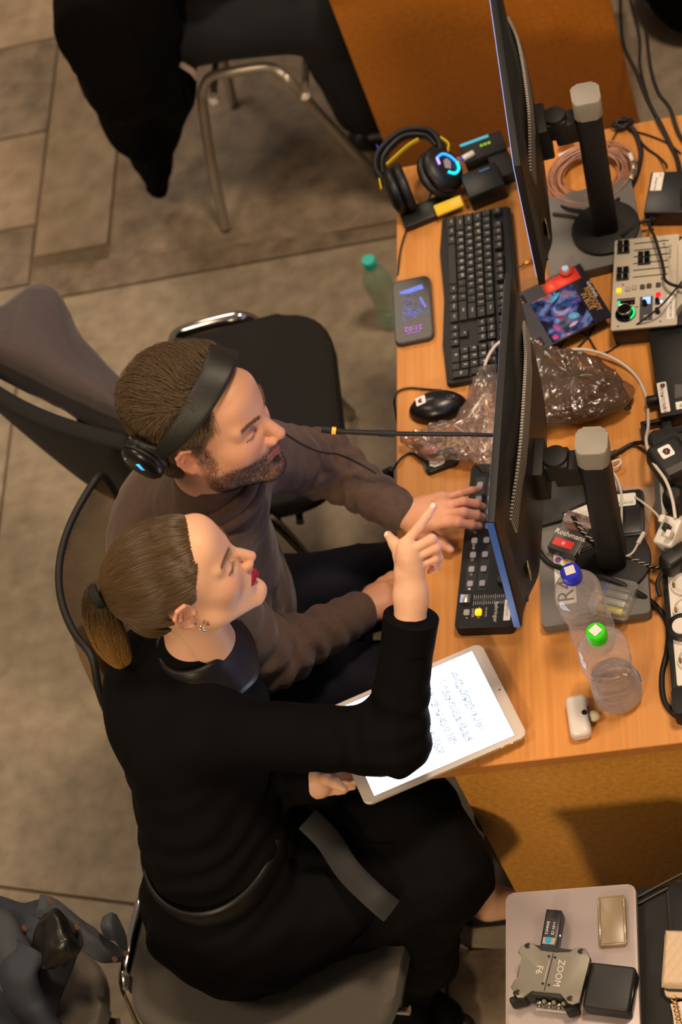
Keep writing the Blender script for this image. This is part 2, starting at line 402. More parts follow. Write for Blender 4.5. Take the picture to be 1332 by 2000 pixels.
b1, w, h = quad_item('flat_case', 'grey flat case under the farther monitor foot', 'case', [(1075, 545), (1262, 500), (1070, 388)], .775, .022, grym, .008, .002)
# ------------------------------------------------------------ keyboard
kmat = mat('keycap black', '131210', .5)
leg = mat('legend white', 'd9d2c6', .6)
ko = P(872, 757, .752); kx = P(862, 432, .752)
krz = math.atan2(kx.y-ko.y, kx.x-ko.x)-math.pi/2
KL = .415
kb = thing('keyboard', 'black full size keyboard lying left of the monitors', 'keyboard', (ko.x, ko.y, .7505), krz)
out = [(.004, 0), (.012, -.003), (.135, -.003), (.142, .002), (.144, .1), (.146, .2), (.144, KL-.1), (.142, KL-.005), (.135, KL), (.012, KL), (.004, KL-.004), (-.002, KL-.09), (.004, KL/2), (-.002, .09)]
mb = MB(); mb.prism(out, 0, .015, bev=.003); mb.prism([(p[0]*.93+.006, p[1]*.965+.007) for p in out], .014, .0175, bev=.001); obj('case', mb, blk2, kb)
U = .01795; legs_ = MB(); kms = {}
def key(u, w, row, txt='', hgt=1):
    kw, kh = w*U-.0016, hgt*U-.0016
    k = (round(w, 2), hgt)
    x = .0150+(row+hgt/2)*U + (.004 if row == 5 else 0); y = KL-.009-(u+w/2)*U
    if k not in kms:
        m_ = MB(); b = bmesh.new(); bmesh.ops.create_cube(b, size=1)
        for v in b.verts:
            s_ = .86 if v.co.z > 0 else 1
            v.co = Vector((v.co.x*(kh*s_), v.co.y*(kw-(1-s_)*.012), v.co.z*.0075))
        m_._merge(b, Matrix(), 0); o = obj('key', m_, kmat, kb, ang=20); kms[k] = o
    else:
        o = kms[k].copy(); COL.objects.link(o)
    o.location = (x, y, .0195+ .0006*row)
    if txt: legs_.text(txt, .0088 if len(txt) < 2 else (.0066 if len(txt) < 3 else .0048), (x+.001, y+.001, .0236+.0006*row), (0, 0, -math.pi/2))
def krow(row, u, items):
    for it in items:
        if isinstance(it, (int, float)): u += it; continue
        w, tx = (it if isinstance(it, tuple) else (1, it)); key(u, w, row, tx); u += w
krow(5, 0, ['Esc', 1, 'F1', 'F2', 'F3', 'F4', .5, 'F5', 'F6', 'F7', 'F8', .5, 'F9', 'F10', 'F11', 'F12', .25, 'Prt', 'Scr', 'Brk'])
krow(4, 0, list('`1234567890-=')+[(2, 'Back'), .25, 'Ins', 'Hm', 'Up', .25, 'Nm', '/', '*', '-'])
krow(3, 0, [(1.5, 'Tab')]+list('QWERTYUIOP[]')+[(1.5, '\\'), .25, 'Del', 'End', 'Dn', .25, '7', '8', '9'])
krow(2, 0, [(1.75, 'Caps')]+list("ASDFGHJKL;'")+[(2.25, 'Enter'), 3.5, '4', '5', '6'])
krow(1, 0, [(2.25, 'Shift')]+list('ZXCVBNM,./')+[(2.75, 'Shift'), 1.25, '^', 1.25, '1', '2', '3'])
krow(0, 0, [(1.5, 'Ctrl'), (1.25, 'Win'), (1.25, 'Alt'), (5.75, ''), (1.25, 'Alt'), (1.25, 'Fn'), (1.25, 'Menu'), (1.5, 'Ctrl'), .25, '<', 'v', '>', .25, (2, '0'), '.'])
key(21.5, 1, 2, '+', 2); key(21.5, 1, 0, 'En', 2)
obj('key_legends', legs_, leg, kb, ang=0)['kind'] = 'stuff'
# ------------------------------------------------------------ phone with the clock
ph = thing('phone', 'dark phone lying by the desk edge, its lock screen showing 21:02', 'phone', P(808, 611, .7505), 0)
pa, pb = P(776, 670, .76), P(770, 560, .76)
ph.rotation_euler = (0, 0, math.atan2(pb.y-pa.y, pb.x-pa.x)-math.pi/2)
mb = MB(); mb.slab((.077, .159, .0105), (0, 0, .0053), r=.012, bev=.003); obj('case', mb, mat('grey brown phone case', '3a3433', .5), ph)
mb = MB(); mb.slab((.071, .153, .0006), (0, 0, .0108), r=.010, bev=0); obj('glass', mb, mat('phone glass', '060608', .08, spec=.12), ph)
scb = mat('screen blue print', '2b54c8', .3, emit=.55); scv = mat('screen violet print', '8a2fc0', .3, emit=.9); scd = mat('screen dim blue', '16246a', .3, emit=.5)
rnd = random.Random(5)
mb = MB()
mb.prism([(-.024, .050), (.022, .058), (.026, .046), (.010, .044), (-.004, .041), (-.022, .043)], .0113, .0115); obj('wallpaper_top', mb, scb, ph)
mb = MB()
for i in range(60):
    a = rnd.uniform(0, 6.28); r_ = rnd.uniform(.2, 1)
    x, y = .024*r_*math.cos(a)-.001, .008+.030*r_*math.sin(a)
    L_ = rnd.uniform(.004, .012); a2 = a+1.3
    mb.box((L_, rnd.uniform(.0006, .0022), .0003), (x, y, .0114), (0, 0, a2))
obj('wallpaper_figure', mb, scd, ph)['kind'] = 'stuff'
mb = MB()
for i in range(26):
    x, y = rnd.gauss(.0, .012), rnd.gauss(-.010, .007)
    mb.box((rnd.uniform(.004, .013), rnd.uniform(.0006, .0018), .0003), (x, y, .0115), (0, 0, rnd.uniform(-.8, .8)))
mb.box((.004, .03, .0003), (.022, .012, .0115), (0, 0, .35)); obj('wallpaper_glow', mb, scb, ph)['kind'] = 'stuff'
mb = MB(); mb.text('21:02', .0165, (0, -.047, .0115), (0, 0, math.pi)); obj('clock', mb, scv, ph, ang=0, label='violet clock digits')
mb = MB(); mb.box((.026, .0012, .0003), (0, -.0585, .0115)); obj('date_line', mb, scv, ph)
# ------------------------------------------------------------ mouse
ms = thing('computer_mouse', 'black computer mouse with a white agency sticker', 'mouse', P(857, 800, .7505), .06)
def mouse_fn(u, v):
    th = u*2*math.pi; z = v; r = math.sqrt(max(0, 1-z**2.4)) if v < 1 else 0
    x = math.cos(th); y = math.sin(th); ex = 1-.10*abs(x)
    return Vector((.056*x*r*(1+.0*x), .0315*y*r*(1-.12*math.cos(2*th)), .036*z*(1-.12*x*r)+.001))
mb = MB(); mb.grid(mouse_fn, 40, 18, cu=True); mb.lathe([(0, 0), (1, 0), (1, .05), (.97, .06)], 40, M=Matrix.Diagonal((.056, .031, .05, 1))); obj('shell', mb, mat('satin black', '131110', .3), ms, ang=60)
mb = MB(); mb.sph(1, (.030, 0, .0300), sc=(.011, .0052, .004)); obj('scroll_surround', mb, mat('grey ring', '3a3735', .3), ms)
mb = MB(); mb.cyl(.006, .006, .005, (.030, 0, .0295), (math.pi/2, 0, 0), 20, .001); obj('scroll_wheel', mb, rub, ms)
mb = MB(); mb.slab((.020, .019, .0006), (-.026, .002, .0355), rot=(0, -.25, .08), r=.002, bev=0); obj('sticker', mb, pap, ms)
orm = mat('red print', 'c2401f', .6)
def agency(t, x, y, z, s=1, rot=0):
    """the small figure printed on the agency stickers: a black head with a red mark"""
    R = Matrix.Translation((x, y, z)) @ Matrix.Rotation(rot, 4, 'Z')
    mb = MB(); mb.prism([(.0*s, .004*s), (.0035*s, .002*s), (.004*s, -.002*s), (.001*s, -.0045*s), (-.0035*s, -.003*s), (-.004*s, .001*s)], 0, .0003, R); obj('emblem', mb, ink, t)
    mb = MB(); mb.box((.0034*s, .0016*s, .0003), (0, -.0002, .00035)); mb.bm.transform(R); obj('emblem', mb, orm, t)
agency(ms, -.026, .002, .0360, 1.3)
# ------------------------------------------------------------ the controller
cn0, cn1 = P(893, 1240, .755), P(921, 970, .755)
crz = math.atan2(cn1.y-cn0.y, cn1.x-cn0.x)-math.pi/2
ct = thing('midi_controller', 'black control surface with rows of pale buttons under the nearer monitor', 'controller', (cn0.x, cn0.y, .7505), crz)
CW, CL = .104, .345
mb = MB(); mb.slab((CW, CL, .026), (CW/2, CL/2, .013), r=.008, bev=.003); obj('body', mb, blk2, ct)
for x, w_ in ((.021, .022), (.043, .022)):
    mb = MB(); mb.slab((w_-.004, CL-.105, .001), (x, .075+(CL-.105)/2, .0262), r=.002, bev=0); obj('button_bed', mb, mat('bed black', '0f0f0f', .5), ct)
btn = mat('pale grey button', 'a39d97', .5); yel = mat('yellow lit button', 'ffc400', .4, emit=.9)
mb = MB(); mb.slab((.0105, .0115, .004), r=.002, bev=.001); b0 = obj('button', mb, btn, ct); first = True
labs = ['\u25cf', '\u25bd', '\u25a1', 'LOOP', '\u25b7\u25b7', '\u25c1\u25c1', '', '']
for i in range(8):
    for j, x in enumerate((.021, .043)):
        o = b0 if first else b0.copy()
        if not first: COL.objects.link(o)
        first = False; o.location = (x, .0885+i*.0298, .028)
    if labs[i]:
        mb = MB(); mb.text(labs[i], .0062, (.0195, .0795+i*.0298, .0268), (0, 0, -math.pi/2)); obj('marking', mb, leg, ct, ang=0)
o = b0.copy(); COL.objects.link(o); o.location = (.020, .030, .028)
mb = MB(); mb.slab((.0115, .0125, .005), r=.002, bev=.001); o = obj('button', mb, yel, ct, label='lit yellow layer button'); o.location = (.041, .030, .028)
for tx, s_, x, y in (('LAYER', .0062, .0305, .030), ('A', .005, .0415, .0395), ('B', .005, .0205, .0205), ('\u25b2', .004, .0415, .0205), ('MC MODE', .0042, .054, .031), ('behringer', .0105, .072, .030)):
    mb = MB(); mb.text(tx, s_, (x, y, .0267), (0, 0, -math.pi/2)); obj('marking', mb, leg, ct, ang=0)
mb = MB(); mb.box((.062, .003, .0008), (.058, .056, .0263)); obj('fader_slot', mb, mat('slot', '050505', .4), ct)
mb = MB()
for i in range(16):
    for s_ in (-1, 1): mb.box((.0007, .006 if i % 5 else .009, .0003), (.030+i*.0038, .056+s_*.0062, .0265))
obj('fader_scale', mb, leg, ct)['kind'] = 'stuff'
mb = MB(); mb.prism([(-.009, 0), (-.009, .010), (-.004, .007), (.004, .007), (.009, .010), (.009, 0)], -.008, .008, Matrix.Translation((.0165, .056, .026)) @ Matrix.Rotation(math.pi/2, 4, 'X'), bev=.001); obj('fader_cap', mb, mat('silver cap', 'b8b4ae', .25, .8), ct, label='silver fader cap')
kn = MB(); kn.lathe([(.0075, 0), (.0072, .013), (.0062, .0145), (0, .0145)], 20); k0 = obj('knob', kn, blkg, ct)
for i in range(8):
    o = k0 if i == 0 else k0.copy()
    if i: COL.objects.link(o)
    o.location = (.078, .0885+i*.0298, .026)
mb = MB(); mb.slab((.012, .045, .0006), (.092, .035, .0264), r=.001, bev=0); mb3 = mb; obj('sticker', mb, pap, ct)
mb = MB(); mb.text('agency.ru', .007, (.092, .035, .0268), (0, 0, -math.pi/2)); obj('marking', mb, ink, ct, ang=0)
# ------------------------------------------------------------ clutter on the desk
def loc_in(t_loc, rz, p):
    return (Matrix.Translation(t_loc) @ Matrix.Rotation(rz, 4, 'Z')).inverted() @ p
R90 = (0, 0, -math.pi/2)
# mixer
mo, my = P(1193, 646, .80), P(1201, 470, .80); mrz = math.atan2(my.y-mo.y, my.x-mo.x)-math.pi/2
mx_ = thing('audio_mixer', 'pale grey digital mixer with faders and a green lit dial, right edge', 'mixer', (mo.x, mo.y, .7505), mrz)
mg = mat('pale grey metal', 'bdb2a2', .5, noise=.06, nscale=100)
HM = (my-mo).length; WM = .27
mb = MB(); mb.box((WM, HM-.004, .046), (WM/2, HM/2, .023), bev=.004); obj('body', mb, blk, mx_)
mb = MB(); mb.slab((.122, HM, .004), (.061, HM/2, .048), r=.003, bev=.001)
mb.prism([(.122, .02), (.135, .045), (WM, .045), (WM, HM-.012), (.135, HM-.012), (.122, HM-.03)], .046, .062, bev=.002); obj('face_plate', mb, mg, mx_)
ZT = .0502
def ml(px, py, z=.80): return (Matrix.Translation((mo.x, mo.y, .7505)) @ Matrix.Rotation(mrz, 4, 'Z')).inverted() @ P(px, py, z)
slotm = mat('dark fader slot', '2b2f1e', .5); drk = mat('dark grey button', '3d3e38', .5); grn = mat('green light', '18e07a', .4, emit=1.1); redl = mat('red light', 'f01838', .4, emit=.9); dsp = mat('small lit display', '7fa4ff', .3, emit=1.6); metal = mat('brushed steel', '8b867e', .3, .9)
sl = None; fy = []
for i in range(6):
    a, b = ml(1228 if i in (0, 1) else 1213, 478+i*13.2), ml(1282, 472+i*13.2); fy.append((a.y+b.y)/2)
    mb = MB(); mb.box((.066, .0022, .0006), (.066-.018+.022, (a.y+b.y)/2, ZT)); o = obj('fader_slot', mb, slotm, mx_)
fc = None
for i, px in ((0, 1214), (1, 1214), (2, 1254), (3, 1254), (4, 1213), (5, 1212)):
    x = ml(px, 487+i*13.2).x+.004
    if fc is None:
        mb = MB(); mb.prism([(-.0115, 0), (-.0105, .009), (-.004, .0065), (.004, .0065), (.0105, .009), (.0115, 0)], -.0058, .0058, Matrix.Rotation(math.pi/2, 4, 'X'), bev=.0008); fc = obj('fader_cap', mb, blkg, mx_); o = fc
        mb = MB(); mb.box((.0008, .0118, .0008), (0, 0, .0070)); obj('cap_line', mb, leg, fc)
    else:
        o = fc.copy(); COL.objects.link(o); c = fc.children[0].copy(); COL.objects.link(c); c.parent = o
    o.location = (x, fy[i], ZT)
bts = [(1209, 569, yel), (1226, 566, btn), (1239, 563, btn), (1255, 562, drk), (1268, 560, drk), (1286, 558, drk), (1286, 577, redl)]
for px, py, m_ in bts:
    p = ml(px, py); mb = MB(); mb.slab((.0088, .0098, .003), r=.0015, bev=.0006); o = obj('button', mb, m_, mx_, label={'yellow lit button': 'lit yellow button', 'red light': 'lit red button'}.get(m_.name, 'grey button')); o.location = (p.x, p.y, ZT+.0015)
p = ml(1223, 590); mb = MB(); mb.box((.033, .016, .001), (p.x, p.y, ZT)); obj('level_meter', mb, blkg, mx_)
mb = MB()
for i in range(12): mb.box((.0008, .0022, .0004), (p.x-.0145+i*.0026, p.y+.004, ZT+.0007))
obj('meter_scale', mb, leg, mx_)['kind'] = 'stuff'
mb = MB(); mb.box((.005, .0042, .0004), (p.x-.0135, p.y-.0005, ZT+.0007)); mb.box((.005, .0042, .0004), (p.x-.0135, p.y-.0055, ZT+.0007)); obj('meter_light', mb, grn, mx_)
mb = MB(); mb.box((.004, .0022, .0004), (p.x+.0115, p.y-.004, ZT+.0007)); obj('meter_light', mb, mat('dim red light', '8a1526', .4, emit=.3), mx_)
p = ml(1222, 614); mb = MB(); mb.cyl(.0195, .019, .004, (p.x, p.y, ZT+.001), None, 40, .001); mb.lathe([(.0125, 0), (.0125, .012), (.0112, .0135), (0, .0135)], 36, Matrix.Translation((p.x, p.y, ZT+.003))); dl = obj('dial', mb, blkg, mx_)
mb = MB(); mb.tube([(p.x+.0122*math.cos(a), p.y+.0122*math.sin(a), ZT+.0158) for a in np.linspace(0, 2*math.pi, 24, endpoint=False)], .0008, 6, 0, closed=True); obj('rim', mb, metal, dl)
mb = MB(); mb.tube([(p.x+.0165*math.cos(a), p.y+.0165*math.sin(a), ZT+.0034) for a in np.linspace(-.9, .75, 12)], .0019, 6, 0); obj('light_arc', mb, grn, dl)
p = ml(1262, 603); pan = MB(); pan.box((.024, .056, .001), (p.x, p.y, ZT)); pn = obj('display_panel', pan, mat('slate panel', '4a4a50', .4), mx_)
mb = MB(); mb.box((.0145, .0165, .0006), (p.x+.0005, p.y+.0185, ZT+.0008)); obj('display', mb, dsp, pn)
mb = MB(); mb.box((.0085, .004, .0006), (p.x, p.y-.018, ZT+.0008)); mb.box((.0085, .003, .0006), (p.x, p.y-.0235, ZT+.0008)); obj('key', mb, btn, pn)
for px, py, r_ in ((1260, 596, .0052), (1285, 592, .0048), (1285, 611, .0048)):
    q = ml(px, py); mb = MB(); mb.lathe([(r_, 0), (r_*.85, .011), (r_*.7, .0125), (0, .0125)], 20, Matrix.Translation((q.x, q.y, ZT))); obj('knob', mb, blkg, mx_)
q = ml(1292, 590); mb = MB(); mb.sph(.0024, (q.x, q.y, ZT+.001)); obj('status_light', mb, mat('white blue light', 'b8dcff', .3, emit=2.2), mx_)
q = ml(1310, 600); mb = MB(); mb.slab((.014, .056, .0006), (q.x, q.y, ZT+.0002), r=.002, bev=0); obj('sticker', mb, pap, mx_)
mb = MB(); mb.text('\u0410\u0433\u0435\u043d\u0442\u0441\u0442\u0432\u043e', .0075, (q.x+.0005, q.y-.006, ZT+.0006), R90); obj('marking', mb, ink, mx_, ang=0)
q = ml(1308, 492); mb = MB(); mb.text('FLOW 8', .0082, (q.x, q.y, ZT+.0002), R90, sx=1.1); mb.box((.0005, .04, .0002), (q.x-.007, q.y-.004, ZT)); obj('marking', mb, ink, mx_, ang=0)
for i, (px, py) in enumerate(((1185+112, 470), (1297, 477), (1297, 483), (1295, 497), (1217, 557), (1292, 545), (1244, 600), (1207, 638), (1290, 628))):
    q = ml(px, py); mb = MB(); mb.cyl(.0017, .0017, .0008, (q.x, q.y, ZT), None, 10); obj('screw', mb, rub, mx_)
for i in range(6):
    mb = MB(); mb.lathe([(.0115, 0), (.0115, .0012), (.0085, .0012), (.0085, -.002), (0, -.002)], 24, Matrix.Translation((.152, HM-.026-i*.0265, .0622))); obj('socket', mb, metal, mx_)
    mb = MB(); mb.cyl(.0085, .0085, .001, (.152, HM-.026-i*.0265, .0618), None, 20); obj('socket_hole', mb, rub, mx_)
    if i < 5: 
        mb = MB(); mb.lathe([(.0095, 0), (.0095, .0012), (.007, .0012), (.007, 0), (0, 0)], 20, Matrix.Translation((.190, HM-.03-i*.03, .0622))); obj('socket', mb, rub, mx_)
# magazine
rz0, w, h = None, None, None
mgz, w, h = quad_item('concert_brochure', 'dark concert brochure titled Rhapsody in Blue sticking out behind the nearer monitor', 'brochure', [(1044, 690), (1196, 616), (1008, 577)], .7835, .003, mat('dark navy print', '171425', .4), .001, 0, 'cover')
ZM = .0032
def flat(name, par, pts, c, z=ZM, emit=0, th=.0002, rough=.5):
    mb = MB(); mb.prism(pts, z, z+th); return obj(name, mb, mat('print '+c, c, rough), par, ang=0)
def rectp(x0, y0, x1, y1): return [(x0, y0), (x1, y0), (x1, y1), (x0, y1)]
flat('red_panel', mgz, rectp(w-.085, h-.034, w-.012, h-.003), 'd8382a')
flat('red_note', mgz, rectp(w-.080, h-.030, w-.06, h-.007), 'e2553f', ZM+.0002)
phm = mat('stage photo print', '2c2350', .45)
nt = phm.node_tree; tc = nt.nodes.new('ShaderNodeTexCoord'); nz = nt.nodes.new('ShaderNodeTexNoise'); nz.inputs['Scale'].default_value = 26; nz.inputs['Detail'].default_value = 3; nz.inputs['Distortion'].default_value = 1.4
cr = nt.nodes.new('ShaderNodeValToRGB'); cr.color_ramp.interpolation = 'EASE'
for i, (ps_, c_) in enumerate(((.40, '120d24'), (.47, '1f4f9a'), (.53, '6a3f98'), (.58, '4a9ad8'), (.65, 'b0486a'), (.74, 'e0c8d8'))):
    e_ = cr.color_ramp.elements[i] if i < 2 else cr.color_ramp.elements.new(ps_)
    e_.position = ps_; e_.color = srgb(c_)
nt.links.new(tc.outputs['Object'], nz.inputs[0]); nt.links.new(nz.outputs[0], cr.inputs[0]); nt.links.new(cr.outputs[0], nt.nodes['Principled BSDF'].inputs['Base Color'])
mb = MB(); mb.prism(rectp(w-.122, .003, w-.034, h-.036), ZM, ZM+.0002); obj('photo', mb, phm, mgz, ang=0)
for (x, y, sx, sy, r_, c) in ((w-.075, h-.050, .03, .010, .5, '3f9ad0'), (w-.062, .040, .022, .016, -.4, '5fa8e0'), (w-.100, .030, .012, .022, .3, 'a04a9a'), (w-.112, .012, .012, .012, 0, 'd0407a'), (w-.070, .022, .02, .008, .2, 'c8a8e0'), (w-.085, .05, .006, .020, .9, '8a2030')):
    mb = MB(); mb.prism([(sx/2*math.cos(q), sy/2*math.sin(q)) for q in np.linspace(0, 6.283, 14, endpoint=False)], 0, .0002, Matrix.Translation((x, y, ZM+.0003)) @ Matrix.Rotation(r_, 4, 'Z')); obj('photo_figure', mb, mat('print '+c, c, .5), mgz, ang=0)
for x, y in ((w-.146, .018), (w-.150, h-.045), (w-.168, h-.028), (w-.135, h-.020), (w-.165, .030)):
    flat('portrait', mgz, rectp(x-.009, y-.010, x+.011, y+.012), '3a2c33', ZM)
    mb = MB(); mb.cyl(.0045, .0045, .0002, (x, y+.003, ZM+.0004), None, 12); mb.box((.012, .006, .0002), (x, y-.006, ZM+.0003)); obj('portrait_face', mb, mat('print skin', 'b98f7a', .6), mgz, ang=0)
for tx, x, s_ in (('RHAPSODY', w-.0145, .0158), ('IN BLUE', w-.0255, .0158)):
    mb = MB(); mb.text(tx, s_, (x, h/2-.018, ZM+.0006), R90, sx=.8); obj('title', mb, mat('gold print', 'c99a55', .5), mgz, ang=0)
mb = MB(); mb.text('Gershwin', .011, (w-.0055, h/2+.004, ZM+.0006), R90); obj('subtitle', mb, pap, mgz, ang=0)
# small things between the monitors
t = thing('bottle_cap', 'tiny blue and white cap in a red ring on the brochure', 'cap', P(1106, 531, .7855))
mb = MB(); mb.tube([(.0095*math.cos(a), .0095*math.sin(a), .0035) for a in np.linspace(0, 2*math.pi, 20, endpoint=False)], .0035, 8, 0, closed=True); obj('ring', mb, mat('red rubber', 'b8322a', .5), t)
mb = MB(); mb.cyl(.0075, .007, .012, (0, 0, .007), None, 20, .002); obj('button_top', mb, mat('pale blue plastic', '9fc0e0', .4), t)
t = thing('cable_adapter', 'small brass jack adapter lying beside the farther monitor', 'adapter', P(1034, 511, .755), .2)
mb = MB(); mb.cyl(.004, .004, .018, (0, 0, 0), (0, math.pi/2, 0), 12, .001); obj('barrel', mb, mat('brass', 'c98a2c', .3, .8), t); mb = MB(); mb.cyl(.0018, .0018, .016, (-.014, -.003, 0), (0, math.pi/2, .25), 8); obj('pin', mb, metal, t)
# black power brick
p0, p1 = P(1256, 415, .79), P(1272, 328, .79)
t = thing('power_brick', 'black power brick with a white label, top right of the desk', 'power supply', (p0.x, p0.y, .7505), math.atan2(p1.y-p0.y, p1.x-p0.x)-math.pi/2)
mb = MB(); mb.box((.11, .105, .038), (.055, .052, .019), bev=.004); obj('body', mb, mat('blue black plastic', '19191e', .4), t)
mb = MB(); mb.slab((.022, .046, .0006), (.016, .078, .0384), r=.002, bev=0); obj('label_plate', mb, pap, t)
mb = MB(); mb.text('\u0410\u0433\u0435\u043d\u0442\u0441\u0442\u0432\u043e', .0066, (.014, .072, .0389), R90); obj('marking', mb, ink, t, ang=0)
mb = MB(); mb.text('R4', .0075, (.021, .094, .0389), R90); obj('marking', mb, orm, t, ang=0)
t = thing('round_plug', 'white round plug poking in at the right edge above the mixer', 'plug', P(1331, 416, .7505))
mb = MB(); mb.lathe([(.02, 0), (.022, .01), (.021, .028), (.015, .034), (0, .034)], 28); obj('body', mb, wht, t); mb = MB(); mb.cyl(.004, .004, .001, (-.003, 0, .0345)); obj('hole', mb, rub, t)
# black receiver with agency sticker
p0, p1 = P(1290, 812, .785), P(1266, 655, .785)
rcz = math.atan2(p1.y-p0.y, p1.x-p0.x)-math.pi/2
t = thing('receiver_box', 'black box with antenna stub, agency sticker and hand-written tag, right edge', 'receiver', (p0.x, p0.y, .7505), rcz)
mb = MB(); mb.box((.20, .20, .036), (.10, .095, .018), bev=.003); obj('body', mb, mat('worn black metal', '1b1918', .45, noise=.35, nscale=25), t)
mb = MB(); mb.cyl(.010, .009, .022, (-.011, .048, .02), (0, math.pi/2, 0), 20, .002); obj('antenna_stub', mb, rub, t)
mb = MB(); mb.box((.05, .008, .014), (-.012, .004, .012), bev=.002); mb.box((.05, .008, .014), (-.010, -.030, .012), bev=.002); mb.box((.008, .042, .014), (-.035, -.013, .012), bev=.002); mb.box((.018, .05, .02), (.008, -.018, .012), bev=.003); obj('handle', mb, blk2, t)
mb = MB(); mb.slab((.017, .068, .0006), (.0105, .038, .0364), r=.002, bev=0); obj('sticker', mb, pap, t)
agency(t, .0115, .064, .0368, 1.2, 1.5)
mb = MB(); mb.text('\u0410\u0433\u0435\u043d\u0442\u0441\u0442\u0432\u043e', .0102, (.0095, .036, .0369), R90); obj('marking', mb, ink, t, ang=0)
mb = MB(); mb.text('R4', .0102, (.0095, .0095, .0369), R90); obj('marking', mb, orm, t, ang=0)
mb = MB(); mb.slab((.0165, .0165, .0006), (.038, .013, .0364), r=.001, bev=0); obj('sticker', mb, pap, t, label='small square tag'); mb = MB(); mb.text('F', .012, (.038, .013, .0369), (0, 0, math.pi)); obj('marking', mb, ink, t, ang=0)
mb = MB(); mb.prism([(.03, .03), (.075, .035), (.06, .055), (.034, .062)], .0361, .0364); obj('tape', mb, film('grey tape', '6a625c', .75, .35), t)
# power strip
p0, p1 = P(1316, 1350, .792), P(1273, 850, .792); psz = math.atan2(p1.y-p0.y, p1.x-p0.x)-math.pi/2; PL = (p1-p0).length
ps = thing('power_strip', 'long white socket strip in a black housing along the right edge', 'power strip', (p0.x, p0.y, .7505), psz)
mb = MB(); mb.slab((.068, PL+.01, .036), (.030, PL/2, .018), r=.006, bev=.002); obj('housing', mb, blk, ps)
mb = MB(); mb.slab((.052, PL-.02, .005), (.032, PL/2, .037), r=.003, bev=.001); obj('face_plate', mb, wht, ps)
mb = MB(); mb.slab((.070, .034, .046), (.030, PL-.010, .023), r=.008, bev=.004); obj('end_cap', mb, blk2, ps); mb = MB(); mb.slab((.070, .05, .042), (.030, -.018, .021), r=.008, bev=.004); obj('end_cap', mb, blk2, ps)
brs = mat('brass contact', 'b08a50', .3, .9)
for i in range(11):
    y = .055+i*.049
    if y > PL-.04: break
    mb = MB(); mb.lathe([(.0215, .0), (.0215, .007), (.0195, .007), (.0188, .0008), (0, .0008)], 28, Matrix.Translation((.032, y, .0396))); sk = obj('socket', mb, wht, ps)
    for q_ in (-1, 1):
        mb = MB(); mb.box((.004, .006, .008), (.032+q_*.0165, y, .0435)); obj('contact', mb, brs, sk)
    for q_ in (-1, 1):
        mb = MB(); mb.cyl(.0024, .0024, .001, (.032, y+q_*.009, .0408), None, 12); obj('pin_hole', mb, rub, sk)
def box_at(name, label, cat, px, py, z, size, rot, m_, bev=.004, pn='body'):
    t = thing(name, label, cat, P(px, py, z), rot); mb = MB(); mb.box(size, (0, 0, 0), bev=bev, seg=3); obj(pn, mb, m_, t); return t
t = box_at('plug_adapter', 'black plug adapter with white square sticker, far end of the socket strip', 'adapter', 1312, 905, .83, (.066, .078, .05), (.12, .1, .45), blk2, .012)
mb = MB(); mb.slab((.024, .024, .0006), (-.004, .012, .0254), r=.004, bev=0); obj('sticker', mb, pap, t)
agency(t, -.004, .012, .0258, 1.7, 1.2)
mb = MB(); mb.box((.040, .014, .0006), (-.004, -.026, .0254)); obj('rating_label', mb, mat('dark grey print', '47423e', .6), t)
t = box_at('plug', 'round black mains plug beside the white charger', 'plug', 1318, 975, .815, (.001, .001, .001), (0, 0, 0), rub)
mb = MB(); mb.lathe([(.021, -.02), (.022, 0), (.020, .012), (.012, .020), (0, .021)], 24); obj('plug_head', mb, rub, t)
t = box_at('usb_charger', 'white block usb charger in the socket strip with three plugs', 'charger', 1312, 1045, .822, (.036, .052, .044), (.25, -.12, -.55), wht, .004)
for x, y, m_ in ((-.010, .014, wht), (.002, .002, rub), (.012, -.008, wht)):
    mb = MB(); mb.box((.0095, .013, .018), (x, y, .030), bev=.0015); obj('usb_plug', mb, m_, t)
t = box_at('plug_adapter', 'black slanted mains plug just below the white charger', 'adapter', 1322, 1092, .815, (.06, .035, .040), (.1, .1, .6), blk, .010)
mb = MB(); mb.tube([(-.03, 0, -.01), (-.05, -.01, -.015), (-.06, -.03, -.02)], .004); obj('strain_relief', mb, rub, t)
t = box_at('plug', 'black plug with white centre in the near half of the socket strip', 'plug', 1331, 1225, .80, (.001, .001, .001), (0, 0, 0), rub)
mb = MB(); mb.tube([(.019*math.cos(a), .021*math.sin(a), 0) for a in np.linspace(0, 2*math.pi, 20, endpoint=False)], .006, 8, 0, closed=True); obj('plug_ring', mb, blk, t); mb = MB(); mb.cyl(.017, .015, .012, (0, 0, 0)); obj('plug_face', mb, wht, t)
# cigarette pack
p0, p1 = P(1068, 1068, .797), P(1100, 1012, .797); rz = math.atan2(p1.y-p0.y, p1.x-p0.x)-math.pi/2
t = thing('cigarette_pack', 'dark cigarette pack with a red band standing on the grey case', 'cigarette pack', (p0.x, p0.y, .7755), rz)
mb = MB(); mb.box((.055, .082, .021), (.0275, .041, .0107), bev=.0012); obj('box', mb, mat('charcoal card', '302a29', .35), t)
mb = MB(); mb.text('Rothmans', .0145, (.028, .036, .0215), (0, .0, .0)); obj('lettering', mb, mat('cream print', 'e6ddd2', .5), t, ang=0)
mb = MB(); mb.box((.038, .015, .0002), (.024, .017, .0214)); rb = obj('red_band', mb, mat('red band print', 'c9231d', .4), t)
mb = MB()
for a in range(4): mb.box((.0075, .0009, .0002), (.024, .017, .0216), (0, 0, a*math.pi/4))
obj('star', mb, mat('cream print', 'e6ddd2', .5), rb, ang=0)
